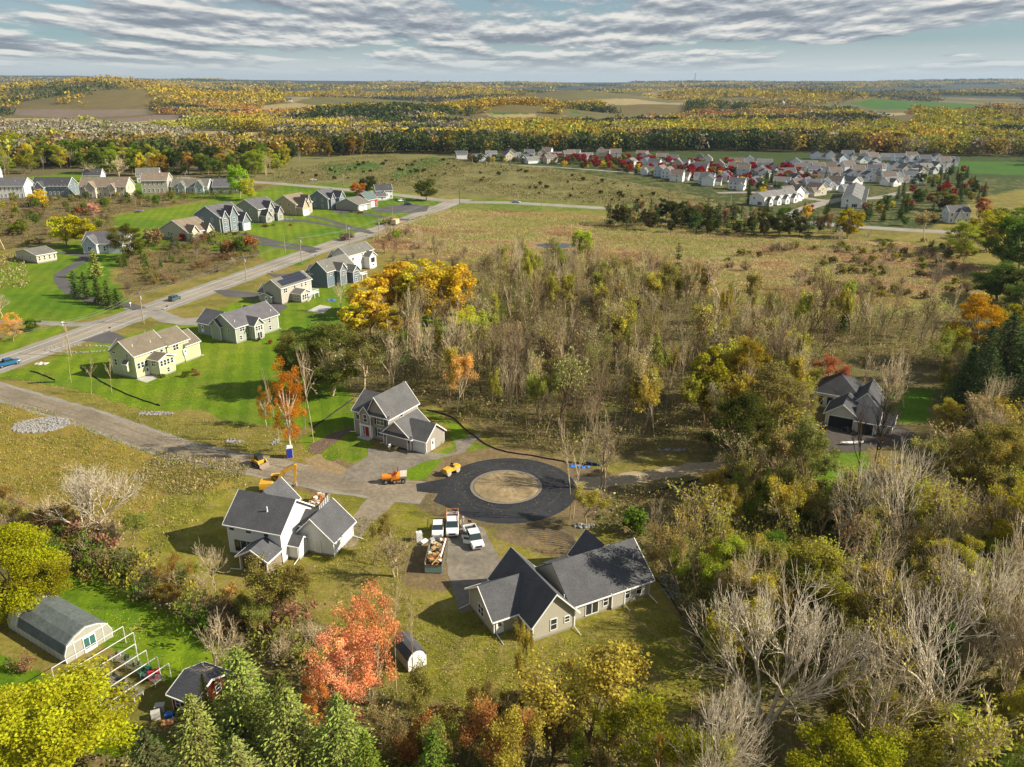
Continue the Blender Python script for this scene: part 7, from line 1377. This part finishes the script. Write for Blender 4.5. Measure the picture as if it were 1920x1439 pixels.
scatter([(510,335),(700,300),(830,300),(1060,325),(1300,372),(1380,400),(1200,385),(900,362),(700,345)], 80, [('round', 1, [(.05, .065, .015), (.07, .05, .02), (.09, .09, .02)], 1, 1.3, 'shrub', ['dark'])], 'meadow hill,', LN, (), (1.2, 3.2), 2, clus=25)
for hx_, hy_, n_, lb_ in ((350,458,9,'tan ranch'),(414,440,8,'steel blue house'),(490,424,7,'grey house of the row'),(640,400,6,'garage wing'),(280,702,6,'sage green house'),(470,640,5,'grey green ranch')):
    x0_, y0_ = P(hx_, hy_)
    for i in range(n_): tree('round', x0_+tq.uniform(-1, 16), y0_-2.5+i*.9+tq.uniform(-.6, .6), tq.uniform(.8, 1.6), tq.uniform(1.2, 2.4), tq.choice([Gr, Dk, (.34, .10, .04), Ol, (.40, .22, .08)]), 'small garden bush planted near the '+lb_, group='garden bushes near the '+lb_)
# --- stuff nobody could count
PAL = {'wood': [(.30, .26, .08), (.22, .22, .05), (.32, .24, .12), (.38, .31, .17), (.15, .18, .035), (.20, .12, .06)], 'marsh': [(.34, .33, .10), (.42, .35, .15), (.50, .41, .20), (.42, .29, .15), (.34, .20, .10)], 'rough': [(.32, .28, .07), (.25, .27, .035), (.40, .34, .14), (.18, .22, .025)], 'meadow': [(.24, .22, .08), (.18, .18, .05), (.30, .25, .12), (.13, .10, .05)], 'lawn': [(.09, .15, .01), (.12, .18, .012)]}
def pts_in(poly, n, seed, avoid=(), clump=0, thr=.0, sc=9):
    rnd = np.random.RandomState(seed); pl = PP(*poly); xs = [p[0] for p in pl]; ys = [p[1] for p in pl]; k = int(n*3.2); x = rnd.uniform(min(xs), max(xs), k); y = rnd.uniform(min(ys), max(ys), k)
    m = inpoly(x, y, pl)
    for a in avoid: m &= ~inpoly(x, y, PP(*a))
    if thr: m &= fbm(x/sc, y/sc, seed) > thr
    x, y = x[m], y[m]
    return x[:n], y[:n]
def stuff(name, label, cat, x, y, pal, hr, nq, spread, size, seed, upright=.0, z0=0, mat_=None, colfn=None, vr=1.0):
    rnd = np.random.RandomState(seed); n = len(x); h = rnd.uniform(hr[0], hr[1], n); c = np.repeat(np.stack([x, y, terrain(x, y)+z0], -1), nq, 0); hh = np.repeat(h, nq); k = n*nq
    c[:, 0] += rnd.normal(size=k)*spread*hh; c[:, 1] += rnd.normal(size=k)*spread*hh; c[:, 2] += hh*rnd.uniform(.15, 1.0, k)
    s = size*hh*rnd.uniform(.6, 1.3, k)
    if upright:
        dr = np.stack([rnd.normal(size=k)*.3, rnd.normal(size=k)*.3, np.ones(k)], -1); V, F = diamonds(c, s, rnd, droop=dr, asp=upright)
    else: V, F = diamonds(c, s, rnd)
    pc = np.array(PAL[pal] if isinstance(pal, str) else pal); ci = (colfn(x, y, rnd) if colfn else rnd.randint(0, len(pc), n)); col = np.repeat(pc[ci]*rnd.uniform(.75, 1.25, (n, 1)), nq, 0)
    me = npmesh(name, V, F, mat_ or M_leafc, attrs=.5+(rnd.rand(k)-.5)*vr, col=col); return tag(obj(name, me, None), label, cat, kind='stuff')
WOODP = [(700,640),(880,630),(905,510),(1040,500),(1280,550),(1500,600),(2000,570),(2020,1720),(1270,1720),(1300,1200),(1240,1080),(1200,1020),(1080,985),(1150,915),(1290,890),(1290,852),(1120,874),(1010,855),(880,805),(790,745),(700,720)]
x, y = pts_in(WOODP, 16000, 1, CLEAR[3:], thr=.36, sc=6); stuff('underbrush', 'olive and brown underbrush covering the floor of the woods', 'underbrush', x, y, 'wood', (.5, 2.2), 12, .38, .11, 11)
x, y = pts_in([(700,690),(760,640),(880,640),(905,540),(1000,525),(1280,570),(1480,610),(1760,620),(1800,700),(1560,720),(1500,800),(1330,850),(1120,866),(1010,846),(880,795)], 3000, 31, CLEAR, thr=.40, sc=12); stuff('young_growth', 'brushy tan and olive young growth between the trees of the wood', 'young growth', x, y, [(.34, .26, .15), (.30, .24, .12), (.28, .25, .08), (.36, .29, .19), (.24, .25, .06), (.24, .16, .09)], (1.5, 4.2), 40, .17, .055, 32, upright=.22)
x, y = pts_in([(1260,1000),(1400,900),(1480,720),(1760,690),(1990,760),(2010,1650),(1330,1700),(1310,1400),(1330,1250),(1260,1100)], 1500, 33, CLEAR, thr=.38, sc=10); stuff('young_growth', 'olive and yellow young growth under the trees of the right hand wood', 'young growth', x, y, [(.40, .34, .16), (.40, .38, .07), (.28, .28, .06), (.44, .38, .26), (.50, .44, .06), (.16, .20, .03)], (2.0, 6.0), 60, .20, .045, 34, upright=.4)
x, y = pts_in([(-80,960),(100,980),(260,1060),(420,1140),(560,1160),(650,1190),(700,1310),(850,1370),(1240,1390),(1300,1720),(-100,1720),(-100,1450),(260,1400),(430,1350),(430,1230),(250,1130),(90,1060),(-60,1060)], 2600, 2, [[(0,1180),(430,1180),(430,1350),(0,1450)]]); stuff('underbrush', 'mixed brush under the trees along the bottom and the left thicket', 'underbrush', x, y, 'wood', (.5, 2.0), 14, .38, .11, 12)
x, y = pts_in([(560,640),(700,600),(760,640),(860,800),(800,745),(640,732),(560,750)], 700, 3); stuff('underbrush', 'scrub behind the taupe house', 'underbrush', x, y, 'wood', (.5, 1.8), 12, .4, .12, 13)
x, y = pts_in([(700,440),(790,405),(850,392),(1000,398),(1180,412),(1400,442),(1700,458),(1900,520),(1900,600),(1500,600),(1300,545),(1080,505),(900,495),(800,480),(700,470)], 60000, 4, thr=.28, sc=12)
m = np.hypot((x-px0)/15, (y-py0)/10) > 1.05; stuff('marsh_reeds', 'tan and golden reeds covering the marsh', 'reeds', x[m], y[m], 'marsh', (.3, .85), 3, .55, .36, 14, upright=.45, vr=.35, colfn=lambda a, b, r: np.clip(((fbm(a/26, b/13, 8)-.5)*16+r.normal(size=len(a))*.6+2).astype(int), 0, 4))
x, y = pts_in([(500,345),(520,320),(700,292),(860,298),(1060,322),(1300,367),(1400,392),(1200,388),(960,372),(800,350)], 9000, 5, thr=.42, sc=25); stuff('meadow_grass', 'rough brown green grass tussocks on the meadow hill', 'grass', x, y, 'meadow', (.4, 1.2), 4, .8, .40, 15, upright=.6, vr=.4)
x, y = pts_in([(510,335),(700,300),(850,300),(1060,325),(1300,372),(1400,400),(1200,385),(900,362),(700,345)], 3200, 41, thr=.50, sc=22); stuff('meadow_scrub', 'dark brown scrub patches spread over the meadow hill', 'scrub', x, y, [(.16, .10, .05), (.12, .11, .04), (.20, .14, .07), (.09, .11, .03)], (.4, 1.3), 7, .8, .22, 42, vr=.5)
x, y = pts_in([(-80,740),(90,770),(300,855),(480,905),(420,925),(400,940),(300,1040),(240,990),(120,965),(-60,955)], 9000, 6, [[(30,780),(135,780),(135,820),(30,820)]]); stuff('field_grass', 'dry ochre grass of the left field', 'grass', x, y, 'rough', (.12, .42), 4, .8, .45, 16, upright=.35)
x, y = pts_in([(650,960),(800,1000),(740,1120),(860,1140),(1000,1225),(1230,1130),(1300,1210),(1330,1380),(900,1390),(700,1330),(600,1200),(560,1130)], 9000, 7, [[(780,985),(960,985),(960,1110),(860,1120),(780,1100)]], thr=.36, sc=5); stuff('field_grass', 'rough olive grass around the ranch house', 'grass', x, y, 'rough', (.08, .32), 4, .9, .45, 17, upright=.35)
x, y = pts_in([(0,700),(130,745),(350,830),(520,860),(560,830),(500,800),(400,790),(300,775),(150,735),(60,716)], 5000, 8); stuff('field_grass', 'unmown grass between the lawns and the gravel road', 'grass', x, y, 'rough', (.1, .35), 4, .8, .45, 18, upright=.35)
x, y = pts_in([(300,850),(440,865),(470,880),(440,905),(420,900),(380,930),(310,925),(240,900)], 1300, 9); stuff('tall_grass', 'pale tall grass on the rubble mound beside the gravel road', 'grass', x, y, [(.40, .33, .17), (.34, .28, .12), (.16, .17, .03), (.28, .22, .10)], (.2, .6), 7, .9, .35, 19, upright=.4)
x, y = pts_in([(-60,480),(40,480),(60,540),(-60,545)], 500, 20); stuff('tall_grass', 'pale tall grass at the left edge of the long lawn', 'grass', x, y, [(.40, .33, .17), (.26, .20, .08)], (.4, 1.2), 5, .5, .4, 21, upright=.4)
x, y = pts_in([(215,500),(260,455),(430,435),(490,450),(490,490),(420,510),(240,560)], 1500, 22); stuff('underbrush', 'low brown scrub across the main road', 'underbrush', x, y, [(.20, .12, .06), (.15, .13, .03), (.10, .12, .02), (.24, .16, .09)], (.5, 1.8), 10, .5, .14, 23)
x, y = pts_in([(-60,385),(60,375),(300,370),(490,350),(490,358),(330,386),(215,404),(212,436),(120,448),(60,462),(-60,480)], 2400, 24); stuff('underbrush', 'brush on the slope below the left rise', 'underbrush', x, y, [(.17, .12, .05), (.14, .13, .035), (.09, .10, .02), (.22, .16, .08)], (.6, 2.2), 10, .5, .14, 25)
def fallen(label, px_, py_, rx, ry, n, cols, seed):
    r_ = np.random.RandomState(seed); x0, y0 = P(px_, py_); a = r_.uniform(0, 6.283, n); q = np.abs(r_.normal(size=n))*.55; c = np.stack([x0+rx*q*np.cos(a), y0+ry*q*np.sin(a), np.full(n, .06)], -1); V, F = diamonds(c, r_.uniform(.05, .13, n), r_, flat=.9)
    V[:, 2] = np.abs(V[:, 2]-.06)*.3+.05; pc = np.array(cols)[r_.randint(0, len(cols), n)]; me = npmesh('fallen_leaves', V, F, M_leafc, attrs=r_.rand(n), col=pc); tag(obj('fallen_leaves', me, None), label, 'fallen leaves', kind='stuff')
fallen('fallen orange leaves around the maple beside the portable toilet', 546, 850, 14, 9, 1500, [Or, Gold, Tn], 1); fallen('fallen leaves on the ranch lawn', 1020, 1270, 30, 12, 5000, [Tn, Br, OlY, Gold], 2); fallen('fallen leaves below the yellow grove', 780, 625, 26, 14, 3000, [Gold, Yg, Tn], 3)
fallen('fallen leaves across the left field', 200, 900, 40, 22, 5000, [Tn, Br, OlY], 4); fallen('fallen leaves on the greenhouse lawn', 250, 1180, 14, 9, 1200, [Yg, Tn], 5); fallen('leaves blown over the turning circle and its island', 950, 915, 13, 12, 900, [Tn, Br], 6); fallen('leaf litter on the lawn below the sage green house', 380, 740, 30, 16, 2500, [Tn, OlY, Gold], 7)
# --- the woods beyond: nearest rows are trees of their own, the rest one mass
LF = dict(dark='dark green tree in the front row of the far wood', gold='orange or gold tree in the front row of the far wood', bare='bare pale tree in the front row of the far wood', lime='yellow green tree in the front row of the far wood')
scatter([(-60,300),(60,300),(200,318),(380,330),(520,312),(700,288),(860,290),(1000,284),(1300,282),(1500,282),(1920,290),(1960,298),(1960,284),(1500,272),(1000,274),(700,276),(400,310),(200,300),(-60,270)], 290, [('full', 2.4, [Dk, (.05, .07, .015), (.06, .085, .015)], 1, .62, 'dark', ['brown']), ('tall', 2.6, [(.26, .15, .02), (.30, .18, .02), (.34, .22, .015), (.20, .13, .02)], 1, .5, 'gold', ['brown']), ('bare', 1.0, None, .9, .5, 'bare', ['pale', 'grey']), ('full', .9, [(.28, .27, .015), (.16, .18, .015)], .9, .62, 'lime', ['brown'])], 'front row of the far wood,', LF, (), (14, 22), 4.5, named='wood_edge_tree')
LG = dict(green='green or yellow tree in the wood behind the left rise', gold='gold tree in the wood behind the left rise', bare='bare grey tree in the wood behind the left rise')
scatter([(-60,338),(40,330),(140,324),(300,338),(420,338),(520,330),(540,312),(420,318),(300,312),(120,300),(-60,290)], 105, [('near', 3, [(.30, .36, .03), Gr, (.16, .24, .03), Dk, (.42, .42, .04)], 1, .72, 'green', ['brown']), ('tall', 1.5, [Gold, (.40, .36, .05), (.45, .30, .05)], 1, .55, 'gold', ['brown']), ('bare', 1.6, None, .85, .6, 'bare', ['pale', 'grey'])], 'wood behind the left rise,', LG, [[(90,338),(250,332),(280,345),(60,348)]], (14, 22), 6, named='rise_tree')
scatter([(860,300),(1000,298),(1180,310),(1300,330),(1340,352),(1200,330),(1040,314),(870,310)], 60, [('full', 2, [Dk, (.12, .12, .03), (.20, .17, .04)], .9, .8, 'dark', ['brown']), ('full', 1.5, [Gold, Ol, (.40, .34, .05)], .8, .8, 'gold', ['brown'])], 'village trees,', LV, (), (5, 9), 4, named='village_tree')
FW = np.array([(.075, .095, .03), (.05, .07, .03), (.15, .13, .04), (.32, .22, .04), (.40, .27, .04), (.42, .33, .04), (.33, .32, .06), (.24, .25, .04), (.26, .22, .15), (.32, .28, .20), (.42, .20, .07), (.28, .23, .15), (.05, .07, .05), (.09, .10, .06), (.26, .19, .08)])
def fw_choice(a, b, r):
    "patches of the same kind of tree, as woods grow"
    px_ = 960+FOC*a/(b*cp+EYE*sp); d = b; n = np.where(b < 2000, fbm(a/150, b/110, 12), fbm(a/420, b/360, 19))+r.normal(size=len(a))*.035; o = np.zeros(len(a), int)
    right = px_ > 980; ridge = d > 1400
    z1 = np.where(n < .38, 0, np.where(n < .46, 2, np.where(n < .54, 3, np.where(n < .62, 8, 6))))
    z2 = np.where(n < .38, 1, np.where(n < .43, 11, np.where(n < .48, 3, np.where(n < .55, 6, np.where(n < .61, 5, np.where(n < .66, 7, 4))))))   # yellow belt at right
    z3 = np.where(n < .40, 8, np.where(n < .56, 9, np.where(n < .62, 7, 6)))                          # pale bare belt at left
    front = (d < 860)
    o = np.where(front, z1, np.where(right, z2, z3)); o = np.where((~front) & (px_ > 430) & (px_ < 980), np.where(n < .40, 0, np.where(n < .5, 1, np.where(n < .58, 8, 5))), o)
    hl = terrain(a, b) > 9; far_ = np.where(n < .40, 1, np.where(n < .47, 2, np.where(n < .53, 3, np.where(n < .58, 11, np.where(n < .64, 4, 10))))); far_ = np.where((~hl) & (b > 2200), np.where(n < .46, 12, np.where(n < .54, 13, np.where(n < .60, 14, 11))), far_); far_ = np.where(b > 3000, np.where(n < .56, 12, np.where(n < .62, 13, 11)), far_); o_far = np.where(hl, np.where(n < .44, 0, np.where(n < .50, 3, np.where(n < .57, 5, 4))), far_)
    _f = np.where(n < .36, 1, np.where(n < .44, 11, np.where(n < .50, 3, np.where(n < .56, 10, np.where(n < .62, 4, 8)))))
    o = np.where(ridge, o_far, o); o = np.where(front & hl, 3, o); mix = r.rand(len(a)) < .06; o = np.where(mix, r.randint(0, 12, len(a)), o); return o
def clearings(x, y):
    m = np.ones(len(x), bool)
    for name, pts in ZONES:
        if name in ('stubble', 'plough', 'crop', 'lawn', 'village', 'meadow'):
            pl = PP(*pts); m &= ~inpoly(x, y, pl)
            if name in ('stubble', 'plough', 'crop') and min(p[1] for p in pl) > 1000:
                for k in (1.06, 1.12, 1.18): m &= ~inpoly(x*k, y*k, pl)
    return m
def farwood(name, label, d0, d1, n, hr, nq, seed, thr=.0, spread=.20, size=.16, sc=260, amax=.66, vr=1.0):
    rnd = np.random.RandomState(seed); d = np.sqrt(rnd.uniform(d0**2, d1**2, int(n*2.4))); t = rnd.uniform(-amax, amax, len(d)); x = d*t; y = d*np.sqrt(np.maximum(.2, 1-(t*.6)**2)); m = clearings(x, y)
    if thr: m &= fbm(x/sc+5, y/sc, 61) > thr
    hill_m = terrain(x, y) > 12
    x, y = x[m], y[m]; x, y = x[:n], y[:n]
    stuff(name, label, 'woodland', x, y, FW, hr, nq, spread, size, seed, colfn=fw_choice, mat_=M_leafc, vr=vr)
farwood('far_wood', 'autumn wood in green, gold and bare grey beyond the meadow and village', 745, 1250, 9500, (12, 19), 60, 71, 0, size=.095, vr=.75)
farwood('far_wood', 'woodland stretching behind the far village towards the hills', 1250, 2000, 9000, (10, 16), 24, 72, .44, .32, .15, 200, vr=.7)
farwood('far_wood', 'woods and hedgerows on the distant low hills', 2000, 4200, 16000, (9, 16), 10, 73, .46, .55, .24, 420, vr=.6)
farwood('far_wood', 'faint dark woods towards the horizon', 4200, 10500, 15000, (10, 20), 6, 74, .47, 1.2, .45, 900, vr=.5)
# distant farms, mast and water tower
def farm(px_, py_, lb, s=1.0):
    x, y = P(px_, py_); z = float(terrain(x, y)); h = House('farm_building', lb, 'farm building', (x, y), 0, 10, S_white, R_i, .4, z=z); h.block(0, 18*s, 0, 12*s, 5*s, 9*s, 'x'); h.gdoor(6*s, -.01, 'S', 4*s, 3*s); h.done()
for i, (a, b, lb) in enumerate(((1433, 205, 'white farmhouse on the distant green field at right'), (1456, 203, 'white barn beside the distant farmhouse at right'), (475, 190, 'long white barn on the distant tan field'), (455, 192, 'white farmhouse left of the long distant barn'), (535, 191, 'white distant house beside the orange tree'), (624, 216, 'white house at the foot of the wooded hill'), (520, 160, 'white building on the distant ridge'), (640, 205, 'pale distant house among gold trees'))): farm(a, b, lb, .9 if i else 1.1)
x, y = P(1467, 206); z = float(terrain(x, y)); t = thing('farm_silo', 'pale silo beside the distant white barn', 'silo', (x, y, z)); b = MB(); b.tube((0, 0, 0), (0, 0, 17), 3.2, 3.2, 14); obj('cylinder_wall', b, M_conc, t); b = MB(); b.ball((0, 0, 17), 3.3, 14, 6, 1, 1, .7); obj('dome', b, M_trim, t)
x, y = P(1301, 176); z = float(terrain(x, y)); t = thing('radio_mast', 'thin radio mast above the distant ridge', 'mast', (x, y, z)); b = MB()
for i in range(3): a = i*2.094; b.tube((2*math.cos(a), 2*math.sin(a), 0), (.9*math.cos(a), .9*math.sin(a), 70), .45, .3, 4)
for k in range(1, 24):
    for i in range(3): a, c_ = i*2.094, (i+1)*2.094; r_ = 2-1.1*k/24; b.tube((r_*math.cos(a), r_*math.sin(a), k*2.9), (r_*math.cos(c_), r_*math.sin(c_), k*2.9+1.4), .2, .2, 3)
obj('lattice', b, M_found, t); b = MB(); b.tube((0, 0, 66), (0, 0, 78), .6, .3, 6); obj('antenna', b, M_trim, t)
# ------------------------------------------------------------------ haze: one closed box of thin air round everything
hb = MB(); hb.box(-16000, 16000, -400, 16000, -3, 175); hz_o = obj('haze', hb, None); hz_o['kind'] = 'stuff'; hz_o['label'] = 'thin blue autumn haze over the distant hills'
hm = bpy.data.materials.new('haze_air'); hm.use_nodes = True; ht = hm.node_tree; ht.nodes.clear(); pv = N(ht, 'ShaderNodeVolumePrincipled'); pv.inputs['Color'].default_value = (.42, .57, .80, 1); pv.inputs['Density'].default_value = 3.8e-5; pv.inputs['Anisotropy'].default_value = .2
ho = N(ht, 'ShaderNodeOutputMaterial'); ht.links.new(pv.outputs[0], ho.inputs['Volume']); hz_o.data.materials.append(hm)
print('TREES', NTREE, 'objects', len(bpy.data.objects))
